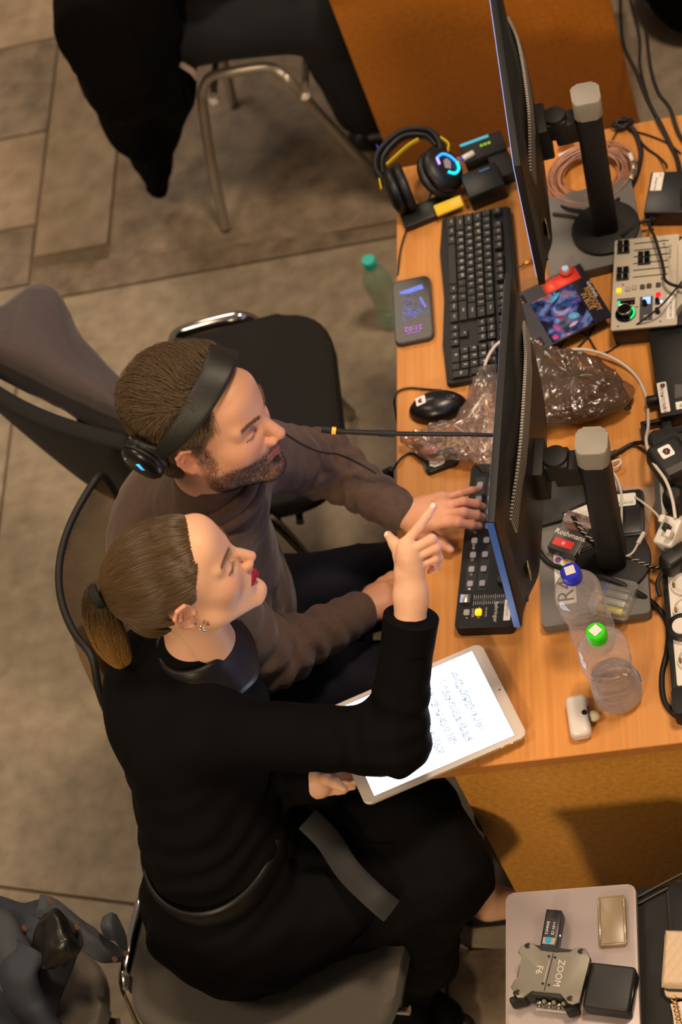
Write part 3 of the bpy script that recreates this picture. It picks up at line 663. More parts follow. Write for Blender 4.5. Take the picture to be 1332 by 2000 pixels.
mb = MB(); mb.prism([(.010, .050), (.022, .060), (.034, .053), (.045, .049), (.012, .047)], .0213, .0215); obj('crest', mb, mat('bronze print', '6b4030', .4), t)
mb = MB(); mb.box((.0555, .022, .0214), (.0275, .0712, .0107), bev=.001); mb.box((.05, .002, .0002), (.0275, .059, .0214)); obj('lid', mb, mat('photo print lid', 'a08e88', .4, col2='4a2a2c', nscale=70), t)
mb = MB(); mb.text('LONDON', .006, (.0275, .0645, .02195)); obj('lettering', mb, mat('cream print', 'e6ddd2', .5), t, ang=0)
mb = MB()
for i in range(12): mb.box((.0003, .0008+.0008*(i % 3), .012), (.0552, .012+i*.0028, .0105))
obj('barcode', mb, pap, t)['kind'] = 'stuff'
# wallets
for lab, px, py, rr, nm in (('black leather card wallet showing a white and green bank card', 1218, 1010, -.05, 'B'), ('black card holder half hidden under the monitor column', 1152, 1032, .30, 'A')):
    t = thing('wallet', lab, 'wallet', P(px, py, .7763), rr)
    mb = MB(); mb.slab((.074, .096, .012), (0, 0, .006), r=.008, bev=.003); obj('cover', mb, mat('black leather', '151214', .4, bump=.4, bscale=500, bdist=.0004), t)
    mb = MB(); mb.tube([(x*.033, y*.044, .0122) for x, y in ((-1, -1), (1, -1), (1, 1), (-1, 1))], .0005, 5, 0, closed=True); obj('stitching', mb, mat('dark thread', '3a3636', .7), t)
    for k, (yy, ww) in enumerate(((.034, .056), (.020, .056))):
        mb = MB(); mb.slab((ww, .013, .0012), (-.004, yy, .0124+k*.0012), r=.003, bev=0); cc = obj('card', mb, pap, t)
        if nm == 'B' and k == 1:
            mb = MB(); mb.text('SBERBANK', .0088, (.0, yy, .0144)); obj('lettering', mb, mat('green print', '4a8a4a', .6), cc, ang=0)
    mb = MB(); mb.slab((.066, .052, .003), (0, -.018, .0128), r=.004, bev=.001); obj('pocket', mb, mat('black leather', '151214', .4), t)
t = thing('plastic_sleeve', 'clear plastic sleeve lying under the card wallet', 'sleeve', P(1218, 1000, .7757), -.25)
mb = MB(); mb.slab((.10, .11, .0006), r=.002, bev=0); obj('sheet', mb, film('clear sleeve', 'b8a89c', .8, .2), t)
t = thing('bottle_cap', 'tiny green and white cap beside the monitor column', 'cap', P(1204, 958, .755)); mb = MB(); mb.cyl(.009, .008, .009, (0, 0, .0), None, 18, .002); obj('cap_base', mb, mat('green cap', '2fae3a', .4), t); mb = MB(); mb.sph(.0085, (-.001, .008, .006), sc=(1, 1.6, 1)); obj('cap_top', mb, wht, t)
# battery box
clr = film('clear polystyrene', 'd8d4d0', .78, .08)
p0, p1 = P(1150, 1197, .775), P(1163, 1133, .775)
t = thing('battery_case', 'clear plastic case holding batteries on the grey case', 'battery case', (p0.x, p0.y, .7755), math.atan2(p1.y-p0.y, p1.x-p0.x)-math.pi/2-.18)
mb = MB(); mb.slab((.070, .068, .019), (.035, .034, .0095), r=.005, bev=.003); obj('shell', mb, clr, t)
for i, c in enumerate(('cbbf3a', 'b8b6b2', '8b8a88', '77736f')):
    mb = MB(); mb.cyl(.0065, .0065, .046, (.037, .011+i*.0148, .0085), (0, math.pi/2, 0), 16, .0008); mb.cyl(.0025, .0025, .003, (.0615, .011+i*.0148, .0085), (0, math.pi/2, 0), 8); obj('battery', mb, mat('battery '+c, c, .3, .4), t)
mb = MB(); mb.text('CELL', .013, (.018, .046, .0192), (0, 0, math.pi/2)); obj('lettering', mb, mat('blue print', '2a62b8', .5), t, ang=0); mb = MB(); mb.box((.009, .006, .0003), (.018, .024, .0192)); obj('lettering_mark', mb, mat('orange print', 'e58a1e', .5), t)
# bottles
pet = film('thin clear bottle plastic', 'd0c8ce', .84, .05, .9)
water = mat('water', 'e8eef8', .03, trans=1, ior=1.2, spec=.5)
def bottle(label, x, y, z0, capc, H, R_, fill, seed, name='water_bottle', petm=None):
    rr = random.Random(seed); ph_ = [rr.uniform(0, 6) for _ in range(6)]
    t = thing(name, label, 'bottle', (x, y, z0+.0005), rr.uniform(0, 1))
    k = H/.215
    prof = [(.0, .004), (R_*.62, .001), (R_*.86, .003), (R_*.97, .012)]
    z = .02
    while z < .125:
        prof.append((R_*(1-.05*abs(math.sin(z*190))-.13*math.exp(-((z-.075)/.022)**2)), z*k)); z += .004
    prof += [(R_*.99, .130*k), (R_, .138*k), (R_*.97, .150*k), (R_*.85, .163*k), (R_*.62, .176*k), (.0155, .186*k), (.0135, .190*k), (.0135, .196*k), (.016, .197*k), (.016, .199*k), (.0125, .2*k)]
    def wav(r, z, a):
        q = min(1, z/.03)*max(0, min(1, (.165*k-z)/.02))
        return r*(1+q*(.035*math.cos(4*a)+.02*math.sin(3*a+ph_[0]+z*40)+.012*math.sin(9*a+ph_[1]-z*90)+.012*math.sin(7*a-z*160)))
    mb = MB(); mb.lathe(prof, 64, fn=wav); obj('bottle_body', mb, petm or pet, t, ang=70)
    if fill:
        wp = [(0, .0052)]+[(r*.965, zz+.001) for r, zz in prof[1:] if zz < fill]; wp += [(wp[-1][0], fill), (0, fill)]
        mb = MB(); mb.lathe(wp, 64, fn=lambda r, z, a: wav(r, z, a)); obj('water', mb, water, t, ang=60)
    mb = MB(); mb.lathe([(.0165, 0), (.0170, .002), (.0168, .014), (.0150, .0165), (0, .017)], 40, Matrix.Translation((0, 0, .196*k)), fn=lambda r, z, a: r*(1+(.018*math.sin(a*30) if .001 < z-.196*k < .0145 else 0)))
    cp = obj('cap', mb, capc, t)
    mb = MB(); mb.lathe([(.0168, 0), (.0168, .004), (.0150, .004)], 30, Matrix.Translation((0, 0, .1905*k))); obj('neck_ring', mb, capc, t)
    return t, .213*k
capb = mat('blue cap plastic', '2430c8', .35); capg_ = mat('green cap plastic', '35d010', .35); capt = mat('teal cap plastic', '2bb8a8', .4)
c = P(1113, 1114, .972); bt, hh = bottle('empty water bottle with a blue cap, behind the green-capped one', c.x, c.y, .7505, capb, .223, .041, 0, 4)
mb = MB(); mb.slab((.0165, .0165, .0005), (0, 0, hh+.0008), rot=(0, 0, -.7), r=.001, bev=0); obj('sticker', mb, pap, bt)
c = P(1163, 1232, .966); bt, hh = bottle('water bottle with a green cap, water in the bottom', c.x, c.y, .7505, capg_, .218, .044, .062, 9)
mb = MB(); mb.slab((.0165, .0165, .0005), (0, 0, hh+.0008), rot=(0, 0, -.2), r=.001, bev=0); obj('sticker', mb, pap, bt)
mb = MB(); mb.tube([(.0435*math.cos(a), .0435*math.sin(a), .035+.002*math.sin(a*5)) for a in np.linspace(-.9, 1.2, 12)], .0035, 6, 0, flat=(.25, 1)); obj('label_band', mb, mat('blue film print', '3d7ac8', .4), bt)
c = P(770, 628, .0); bottle('greenish plastic bottle with a teal cap standing on the floor by the desk', c.x, c.y, .0005, capt, .24, .033, 0, 12, petm=film('green tinted bottle plastic', '7fae90', .62, .1))
# white power bank
t = thing('power_bank', 'white rounded pocket power bank near the desk corner', 'power bank', P(1135, 1400, .765), .08)
mb = MB(); mb.box((.036, .079, .027), (-.004, 0, 0), bev=.0105, seg=5); obj('shell', mb, mat('warm white plastic', 'd9cfc8', .3), t, ang=60)
mb = MB(); mb.cyl(.0048, .0048, .001, (.008, .000, .0128), (0, .1, 0), 20); obj('button', mb, mat('dark aubergine', '1f0f1c', .2), t)
mb = MB(); mb.box((.0008, .03, .012), (.0142, .0, .002)); obj('seam', mb, mat('plum seam', '4a1f2c', .5), t)
mb = MB(); mb.sph(.011, (.020, -.002, -.002), sc=(1.1, .95, .7)); obj('plug_cover', mb, mat('ivory silicone', 'c6b795', .5), t)
# card holder under the bag and black plug over the edge
t = thing('key_fob', 'black flat gadget with a white oval sticker under the plastic bag', 'gadget', P(862, 903, .7508), .25)
mb = MB(); mb.slab((.064, .04, .010), (0, 0, .005), r=.008, bev=.003); obj('body', mb, mat('dark green black plastic', '12180f', .4), t)
mb = MB(); mb.prism([(-.020, .006), (-.022, -.006), (-.014, -.013), (.004, -.013), (.010, -.004), (.006, .008)], .0101, .0106); obj('sticker', mb, pap, t); mb = MB(); mb.text('ULTRA', .007, (-.006, -.007, .0108), (0, 0, .15)); obj('lettering', mb, ink, t, ang=0)
# headset
hs0 = P(820, 352, .80)
SW = Matrix.Translation((.04, 0, .05)) @ Matrix.Rotation(-.75, 4, 'Y') @ Matrix.Rotation(-.25, 4, 'Z') @ Matrix.Translation((-.04, 0, -.05))
hs = thing('gaming_headset', 'black and yellow headset with a glowing blue ring on its ear cup', 'headphones', (hs0.x, hs0.y, .7505), .28)
yel2 = mat('yellow plastic', 'd6b400', .45)
for s_, nm in ((-1, 'left'), (1, 'right')):
    x = s_*.040
    mb = MB(); mb.lathe([(0, 0), (.040, 0), (.046, .004), (.047, .012), (.041, .020), (.028, .026), (0, .027)], 40, (SW if s_ > 0 else Matrix()) @ Matrix.Translation((x+s_*.004, 0, .048)) @ Matrix.Rotation(s_*math.pi/2, 4, 'Y') @ Matrix.Diagonal((1, 1.12, 1, 1)))
    cup = obj('ear_cup', mb, blk, hs, ang=50)
    mb = MB(); mb.tube([(x-s_*.006, .044*math.cos(a), .048+.038*math.sin(a)) for a in np.linspace(0, 2*math.pi, 28, endpoint=False)], .0105, 10, 0, closed=True); (mb.bm.transform(SW) if s_ > 0 else None); obj('ear_pad', mb, mat('black leatherette', '171514', .45, bump=.3, bscale=300, bdist=.001), hs, ang=60)
glow = mat('blue ring light', '2f8fff', .3, emit=1.6); glow2 = mat('cyan ring light', '18e0ff', .3, emit=1.7)
hexp = [(.0, .030), (.018, .018), (.018, -.016), (.002, -.032), (-.017, -.020), (-.017, .016)]
RM = Matrix.Translation((.0735, 0, .050))
mb = MB(); mb.tube([(.0735, y, .050+z) for y, z in ((.006, .026), (.020, .010), (.020, -.008), (.010, -.024))], .0026, 8, 5); mb.bm.transform(SW); obj('ring_light', mb, glow, hs)
mb = MB(); mb.tube([(.0735, y, .050+z) for y, z in ((.010, -.024), (-.006, -.026), (-.020, -.014), (-.021, .002))], .0026, 8, 5); mb.bm.transform(SW); obj('ring_light', mb, glow2, hs)
mb = MB(); mb.tube([(.0735, y, .050+z) for y, z in ((.006, .026), (-.008, .022))], .0026, 8, 0); mb.bm.transform(SW); obj('ring_light', mb, mat('violet ring light', 'b48cff', .3, emit=1.2), hs)
mb = MB(); mb.prism([(-.008, -.012), (.007, -.010), (.009, .008), (.0, .014), (-.009, .006)], 0, .001, SW @ Matrix.Translation((.0715, 0, .050)) @ Matrix.Rotation(math.pi/2, 4, 'Y')); obj('emblem', mb, mat('pale emblem', '9a8d90', .5), hs)
arc = [(s*.060*1, .0+.118*math.sin(a)*1.0, .050+.010*math.sin(a)) for s, a in ()]
band = [(-.062, .02, .052), (-.074, .055, .06), (-.056, .095, .068), (0, .118, .074), (.050, .100, .072), (.066, .06, .07), (.058, .02, .062)]
mb = MB(); mb.tube(band, .013, 12, 8, flat=(.55, 1.15)); obj('headband', mb, blk2, hs, ang=60)
mb = MB(); mb.tube([(p_[0]*.86, p_[1]-.014, p_[2]) for p_ in band[1:-1]], .009, 10, 8, flat=(.6, 1.2)); obj('headband_pad', mb, blk, hs, ang=60)
for pts in ([(-.050, .046, .078), (0, .066, .084), (.028, .072, .085)], [(.070, .060, .078), (.080, .040, .074), (.074, .022, .076)], [(-.074, .022, .074), (-.078, .0, .066)]):
    mb = MB(); mb.tube(pts, .0034, 6, 5, flat=(.6, 1.5)); obj('trim', mb, yel2, hs, label='yellow trim')
mb = MB(); mb.box((.058, .024, .012), (.034, -.070, .022), rot=(.5, .0, .0), bev=.003); obj('trim', mb, yel2, hs, label='yellow trim block')
mb = MB(); mb.box((.11, .05, .018), (-.008, -.050, .010), rot=(.1, 0, 0), bev=.008); obj('stand_foot', mb, blk, hs)
mb = MB(); mb.box((.003, .014, .012), (-.054, .100, .078), bev=.001); obj('trim', mb, mat('violet blue mark', '2a1fae', .4), hs, label='violet blue mark on the headband')
# chargers beside the headset
def quick(name, label, cat, a, b, z, w_, th, m_, z0=.7505, bev=.003):
    A, B = P(*a, z), P(*b, z); t = thing(name, label, cat, (A.x, A.y, z0), math.atan2(B.y-A.y, B.x-A.x))
    L_ = (B-A).length; mb = MB(); mb.box((L_, w_, th), (L_/2, w_/2, th/2), bev=bev); obj('body', mb, m_, t); return t, L_
t, L_ = quick('battery_charger', 'black battery charger with a cyan strip and green readout behind the headset', 'charger', (908, 318), (990, 288), .785, .055, .034, blk2)
mb = MB(); mb.box((L_*.68, .007, .001), (L_*.36, .049, .0345)); obj('cyan_strip', mb, mat('cyan light strip', '2fa9c8', .4, emit=.35), t)
mb = MB()
for i in range(3): mb.box((.006, .0062, .0008), (L_*.48+i*.008, .030, .0345)); 
obj('readout', mb, mat('green digits', '7fae20', .4, emit=.5), t)
t, L_ = quick('black_box', 'plain black box in front of the battery charger', 'box', (916, 388), (986, 360), .79, .068, .042, blk)
mb = MB(); mb.slab((.022, .004, .0006), (L_*.66, .056, .0423), rot=(0, 0, .0), r=.001, bev=0); obj('blue_mark', mb, mat('blue print dim', '2b5c9e', .4, emit=.1), t)
t, L_ = quick('usb_stick', 'white stick with a blue tip lying on the charger', 'usb stick', (906, 312), (928, 300), .79, .011, .008, wht, .785, .002)
mb = MB(); mb.box((.005, .010, .007), (-.002, .0055, .004), bev=.002); obj('tip', mb, mat('blue tip', '2a3ee0', .4, emit=.2), t)
t, L_ = quick('black_box', 'small dark box between the charger and the farther monitor', 'box', (972, 352), (1012, 335), .775, .075, .028, blk2)
# gooseneck microphone
goose = thing('gooseneck_microphone', 'gooseneck microphone with an orange light ring reaching out from under the nearer monitor', 'microphone', P(1100, 985, .7505), .15)
Mg = (Matrix.Translation(P(1100, 985, .7505)) @ Matrix.Rotation(.15, 4, 'Z')).inverted()
mb = MB(); mb.slab((.11, .12, .034), (-.01, .005, .017), r=.014, bev=.006); obj('base', mb, blk, goose)
tip = P(628, 838, 1.03); e1 = P(660, 842, 1.02); e2 = P(957, 850, .93)
path = [Mg @ p for p in (tip, e1, P(780, 847, .985), e2)]
path += [path[-1]+Vector((.06, -.002, -.045)), Vector((-.045, .04, .08)), Vector((-.040, .02, .034))]
mb = MB(); mb.tube([path[1], path[2], path[3], path[4], path[5], path[6]], lambda t_: .0036 if t_ > .30 else .0042, 10, 8); obj('stem', mb, blk, goose)
d_ = (path[0]-path[1]).normalized(); d2_ = (path[1]-path[2]).normalized()
def alongt(a, b, r, m_, nm, par, lab=None, seg=16):
    mb = MB(); mb.tube([a, b], r, seg, 0); return obj(nm, mb, m_, par, label=lab)
alongt(path[0], path[0]-d_*.018, .0062, blk2, 'capsule', goose)
alongt(path[0]-d_*.018, path[0]-d_*.025, .0064, mat('orange light ring', 'ff8a1e', .3, emit=1.3), 'light_ring', goose, 'glowing orange ring')
alongt(path[0]-d_*.025, path[0]-d_*.036, .0056, blk2, 'collar', goose)
mb = MB()
q0 = path[0]-d_*.036
for i in range(22):
    c_ = q0+d2_*(-.0028*i); mb.tube([c_, c_-d2_*.0016], .0050, 10, 0)
obj('flex_rings', mb, mat('dark steel', '4a4540', .3, .8), goose)['kind'] = 'stuff'
alongt(q0-d2_*.062, q0-d2_*.092, .0056, blk2, 'collar', goose)
mb = MB(); mb.sph(.003, (-.035, .03, .034)); obj('indicator', mb, mat('red indicator', 'ff3a10', .3, emit=2), goose)
# cables
def cable(label, pts, r=.0028, m_=None, name='cable', cat='cable', z=.7535, group=None, sm=6):
    p = [P(a[0], a[1], a[2] if len(a) > 2 else z) for a in pts]
    mb = MB(); mb.tube(p, r, 8, sm); return tag(obj(name, mb, m_ or rub, ang=60), label, cat, group)
whc = mat('white cable', 'cfc4ba', .4)
cable('thick black cable curving from behind the nearer monitor to the desk corner', [(1050, 1070, .78), (1064, 1092, .779), (1085, 1106, .782), (1130, 1118, .80), (1180, 1127, .80), (1240, 1155, .785), (1283, 1186, .757), (1304, 1222, .756), (1303, 1270, .756), (1293, 1318, .756), (1297, 1368, .756), (1320, 1398, .756), (1345, 1410, .756)], .0050)
cable('white charging cable arching from behind the monitor to the socket strip', [(1040, 705), (1062, 693), (1105, 684, .76), (1150, 684, .765), (1200, 701, .762), (1240, 732), (1262, 775), (1266, 830, .775), (1262, 862, .83), (1274, 900, .845), (1300, 938, .865), (1313, 975, .86), (1319, 1012, .853)], .0030, whc)
cable('short white cable end beside the keyboard', [(945, 722, .775), (952, 700, .783), (966, 677, .79), (985, 662, .79)], .0030, whc)
cable('white cable with a loose plug looping over the monitor foot', [(1180, 905, .76), (1198, 914, .762), (1212, 906, .762), (1210, 898, .764), (1195, 903, .766), (1190, 915, .768), (1203, 930, .775), (1213, 960, .788), (1214, 1000, .80), (1213, 1040, .80), (1213, 1072, .797), (1222, 1086, .793), (1236, 1079, .790), (1246, 1062, .788)], .0022, whc)
t = thing('jack_plug', 'white jack plug at the end of the loose cable', 'plug', P(1246, 1062, .788))
dv = (P(1260, 1037, .788)-P(1246, 1062, .788)); mb = MB(); mb.tube([(0, 0, 0), dv*.85], .0042, 12, 0); obj('sleeve', mb, whc, t); mb = MB(); mb.tube([dv*.85, dv*1.15], .0014, 8, 0); obj('tip', mb, metal, t)
cable('thin white cable running straight to the usb charger', [(1188, 930, .765), (1200, 944, .765), (1222, 960, .775), (1255, 981, .80), (1280, 1002, .83), (1293, 1020, .848)], .0022, whc)
br = [(1076, 962, .757), (1095, 982, .757), (1122, 1014, .80), (1140, 1040, .80), (1165, 1062, .795), (1200, 1078, .792), (1240, 1094, .785), (1270, 1106, .785), (1300, 1112, .80), (1345, 1115, .80)]
cable('black and white braided cable crossing over the monitor foot', br, .0034)
pc = catmull([P(*b) for b in br], 8); mb = MB()
for i in range(2, len(pc)-1, 3):
    d = (pc[i+1]-pc[i]).normalized(); sd = d.cross(Vector((0, 0, 1))); mb.tube([pc[i]+sd*.0028+Vector((0,0,.0014)), pc[i]+d*.006+Vector((0, 0, .0034)), pc[i]+d*.012-sd*.0028+Vector((0,0,.0014))], .0008, 5, 2)
bo = bpy.data.objects['cable.005'] if 'cable.005' in bpy.data.objects else None
o = obj('braid_thread', mb, whc, [x for x in bpy.data.objects if x.get('label', '').startswith('black and white braided')][0]); o['kind'] = 'stuff'
cable('black cable with a thick plug entering from the socket strip to the nearer monitor', [(1345, 838, .80), (1310, 850, .79), (1275, 863, .785), (1240, 866, .757), (1212, 880, .756), (1196, 888, .756)], .0042)
t = thing('power_connector', 'ribbed black connector behind the nearer monitor column', 'connector', P(1196, 888, .7585)); dv = P(1175, 897, .7585)-P(1196, 888, .7585)
mb = MB(); mb.tube([-dv*.5, (0, 0, 0)], .0062, 12, 0); obj('strain_relief', mb, rub, t); mb = MB(); mb.tube([(0, 0, 0), dv*1.5], .0085, 14, 0); obj('plug_body', mb, blk, t)
cable('mouse cable hooking over the desk edge', [(862, 762), (830, 760), (800, 758), (780, 763), (772, 772, .752), (770, 785, .742), (772, 800, .70), (776, 830, .62)], .0020)
cable('headset cable running down past the phone', [(845, 365, .79), (835, 395, .77), (812, 420, .757), (796, 445), (784, 480), (779, 510), (777, 545, .745), (779, 580, .70)], .0020)
cable('black lead of the hanging plug on the desk', [(832, 905), (808, 886), (790, 890), (775, 905, .756), (768, 918, .735), (757, 935, .70)], .0020)
t = thing('hanging_plug', 'black plug hanging off the desk edge by the sleeve', 'plug', P(756, 928, .725)); mb = MB(); mb.lathe([(.006, .022), (.009, .012), (.014, .0), (.016, -.015), (.018, -.032), (0, -.033)], 14, Matrix.Rotation(.6, 4, 'Y')); obj('plug_body', mb, rub, t)
cable('thin black cable running from the mixer to the monitor', [(1340, 540, .815), (1322, 562, .82), (1290, 598, .83), (1255, 626, .81), (1225, 648, .78), (1205, 675), (1180, 690), (1165, 685), (1145, 655), (1120, 650, .755), (1098, 672), (1092, 690), (1115, 720)], .0018)
cable('black cable crossing under the thin mixer cable', [(1170, 620), (1150, 655), (1120, 690), (1105, 725), (1098, 745)], .0020)
cable('black cable looping beside the brown plastic bag', [(1085, 672), (1088, 690), (1105, 702), (1122, 712), (1132, 735)], .0020)
cable('black cable lying over the faders', [(1278, 415, .77), (1268, 440, .80), (1278, 462, .82), (1290, 500, .82), (1297, 530, .82), (1298, 545, .82), (1312, 556, .825), (1345, 563, .83)], .0030)
cable('thick bundled cable looping at the far desk edge', [(1216, 240, .757), (1238, 255, .758), (1250, 285, .757), (1251, 310, .757), (1240, 350, .757), (1222, 378, .757), (1200, 396, .78), (1180, 405, .78)], .0050)
cable('thin black cable from the bundle towards the copper coil', [(1216, 246), (1202, 262), (1190, 285), (1181, 302)], .0016)
cable('black lead from the bundle down to the power brick', [(1240, 262), (1262, 288), (1285, 305), (1300, 320, .77), (1302, 328, .78)], .0024)
cable('thin black lead from the bundle towards the frame edge', [(1240, 256), (1270, 265), (1305, 280), (1330, 300)], .0016)
cable('long black cable coming from the floor over the far desk edge, left one', [(1211, -20, .1), (1216, 80, .3), (1242, 140, .55), (1262, 190, .74), (1285, 235, .758), (1308, 280, .756), (1325, 320, .758), (1335, 400, .80)], .0046)
cable('long black cable beside the left one, middle', [(1225, -20, .1), (1248, 70, .3), (1250, 130, .5), (1268, 200, .745), (1290, 240, .756), (1318, 300, .756)], .0036)
cable('long black cable falling over the far desk edge, right one', [(1252, -20, .2), (1262, 60, .4), (1270, 130, .6), (1285, 180, .72), (1308, 212, .757), (1325, 260, .757), (1345, 290, .757)], .0040)
cable('black cable between the farther monitor and its foot', [(1080, 395, .757), (1110, 408, .78), (1160, 414, .78)], .0034)
cable('black lead lying on the farther grey case', [(1080, 418, .779), (1120, 424, .779), (1150, 436, .779)], .0034)
cable('black lead from the farther foot to the mixer', [(1215, 460, .79), (1235, 445, .785), (1255, 433, .78), (1280, 428, .78)], .0036)
# knot at the far edge
t = thing('cable_knot', 'tangled black cable tie knot on the far desk edge', 'cable knot', P(1216, 243, .76)); mb = MB()
rnd = random.Random(8)
for k in range(7):
    a0 = rnd.uniform(0, 6); mb.tube([(.020*math.cos(a0+j*1.3)*rnd.uniform(.5, 1.2), .010*math.sin(a0+j*1.3)*rnd.uniform(.5, 1.2), rnd.uniform(-.003, .008)) for j in range(5)], .0024, 6, 4, closed=True)
obj('loops', mb, rub, t)
# copper coil
t = thing('coiled_cable', 'coil of clear copper speaker cable behind the farther monitor', 'cable', P(1156, 345, .764), .2)
copper = mat('pink copper cable', 'b88670', .35, noise=.35, nscale=80)
for k in range(15):
    r_ = .050+.0022*k+rnd.uniform(-.003, .003); ox, oy = rnd.uniform(-.006, .006), rnd.uniform(-.006, .006)
    mb = MB(); mb.tube([(ox+r_*1.12*math.cos(a), oy+r_*math.sin(a), .004+.0015*(k % 5)+.003*math.sin(a*2+k)) for a in np.linspace(0, 2*math.pi, 18, endpoint=False)], .0018, 6, 3, closed=True); obj('turn', mb, copper, t, ang=60)
for a in (-.15, -.5, .2):
    mb = MB(); mb.box((.008, .022, .007), (.085*math.cos(a), .07*math.sin(a)-.01, .012), rot=(0, 0, a-.2), bev=.002); obj('connector', mb, wht if a > .1 else metal, t)
t = thing('small_adapter', 'white and orange little adapters heaped behind the farther monitor', 'adapters', P(1108, 305, .757)); 
for x, y, r_, m_ in ((0, 0, .3, wht), (.02, -.012, -.2, wht), (-.012, -.03, .9, mat('orange plastic', 'b0683a', .5)), (.0, .03, .4, mat('orange plastic', 'b0683a', .5))):
    mb = MB(); mb.box((.034, .012, .009), (x, y, .006), rot=(0, 0, r_), bev=.002); obj('adapter_body', mb, m_, t)
# translucent brown plastic bag
bagm = film('smoky plastic film', '7d6c5c', .76, .30, .7, 'b6a492')
clrb = film('clear crumpled film', 'a89a8c', .84, .28, .7, 'd6c8ba')
for m_ in (bagm, clrb):
    bn = m_.node_tree; _n = bn.nodes.new('ShaderNodeTexNoise'); _n.inputs['Scale'].default_value = 11; _n.inputs['Detail'].default_value = 2.5; _n.inputs['Distortion'].default_value = 1.2; _n.noise_type = 'RIDGED_MULTIFRACTAL'
    _b = bn.nodes.new('ShaderNodeBump'); _b.inputs['Strength'].default_value = .9; _b.inputs['Distance'].default_value = .0016
    bn.links.new(_n.outputs[0], _b.inputs['Height'])
    for nd in bn.nodes:
        if 'Normal' in nd.inputs and nd.type in ('BSDF_PRINCIPLED', 'BSDF_GLOSSY', 'LAYER_WEIGHT'): bn.links.new(_b.outputs[0], nd.inputs['Normal'])
        if nd.type == 'MIX_SHADER' and abs(nd.inputs[0].default_value-.07) < .01: nd.inputs[0].default_value = .06
from mathutils import noise as mnoise
def crumple(v, amp, sc, seed=0):
    q = Vector(v)*sc+Vector((seed, seed*.7, 0))
    r = 0; a = 1
    for k in range(4):
        r += a*(1-2*abs(mnoise.noise(q))); q = q*2.1+Vector((3.1, 1.7, 5)); a *= .5
    return amp*r
def bag(name, label, outline, z0, zt, seed, m_, amp=.006):
    """crumpled bag whose plan outline is a list of pixels on the desk; puffs up to zt in the middle"""
    pts = [P(a, b, z0) for a, b in outline]; pts = catmull(pts, 9, True); n = len(pts)
    c = sum(pts, Vector())/n; t = thing(name, label, 'plastic bag', (c.x, c.y, .7505))
    NV = 22
    def fn(u, v):
        p = pts[int(round(u*n)) % n]-c; w_ = v*2-1
        r = math.cos(w_*math.pi/2)**.45 if abs(w_) < 1 else 0
        q = Vector((p.x*r, p.y*r, 0))
        zz = (zt-z0)*(.5+.5*math.sin(w_*math.pi/2)) if True else 0
        d = crumple((q.x, q.y, zz), amp, 30, seed)
        nrm = Vector((p.x, p.y, 0)).normalized()
        return Vector((q.x, q.y, max(.0006, zz+ (d if w_ > -.6 else 0))))+nrm*d*.7*r
    mb = MB(); mb.grid(fn, n, NV*2, cu=True); obj('film', mb, m_, t, ang=28); return t
bg = bag('plastic_bag', 'crumpled smoky plastic bag running out behind the nearer monitor, right side', [(1040, 700), (1075, 706), (1120, 716), (1165, 728), (1205, 755), (1228, 792), (1222, 812), (1180, 828), (1130, 842), (1080, 850), (1045, 845)], .752, .81, 3, bagm, .008)
mb = MB(); mb.sph(.006, (0, 0, 0), sc=(1.2, 1, 1)); o = obj('knot', mb, mat('dark knot', '2a1c14', .4), bg); o.location = P(1226, 796, .765)-bg.location
mb = MB(); mb.sph(1, (0, 0, 0), sc=(.10, .045, .020), seg=24); o = obj('contents', mb, mat('brown bread', '8a5c34', .8, noise=.4, nscale=30), bg, label='something brown inside the bag'); o.location = P(1135, 780, .775)-bg.location
bg = bag('plastic_bag', 'crumpled clear plastic bag between the mouse and the nearer monitor, left side', [(940, 745), (970, 740), (985, 815), (985, 930), (950, 935), (925, 912), (890, 905), (850, 908), (820, 895), (795, 872), (806, 866), (842, 868), (850, 850), (885, 846), (915, 830), (930, 795)], .752, .785, 11, clrb, .009)
mb = MB(); mb.sph(1, (0, 0, 0), sc=(.018, .012, .006), seg=20); o = obj('sticker', mb, mat('pink print', 'd08a80', .5), bg); o.location = P(840, 878, .764)-bg.location
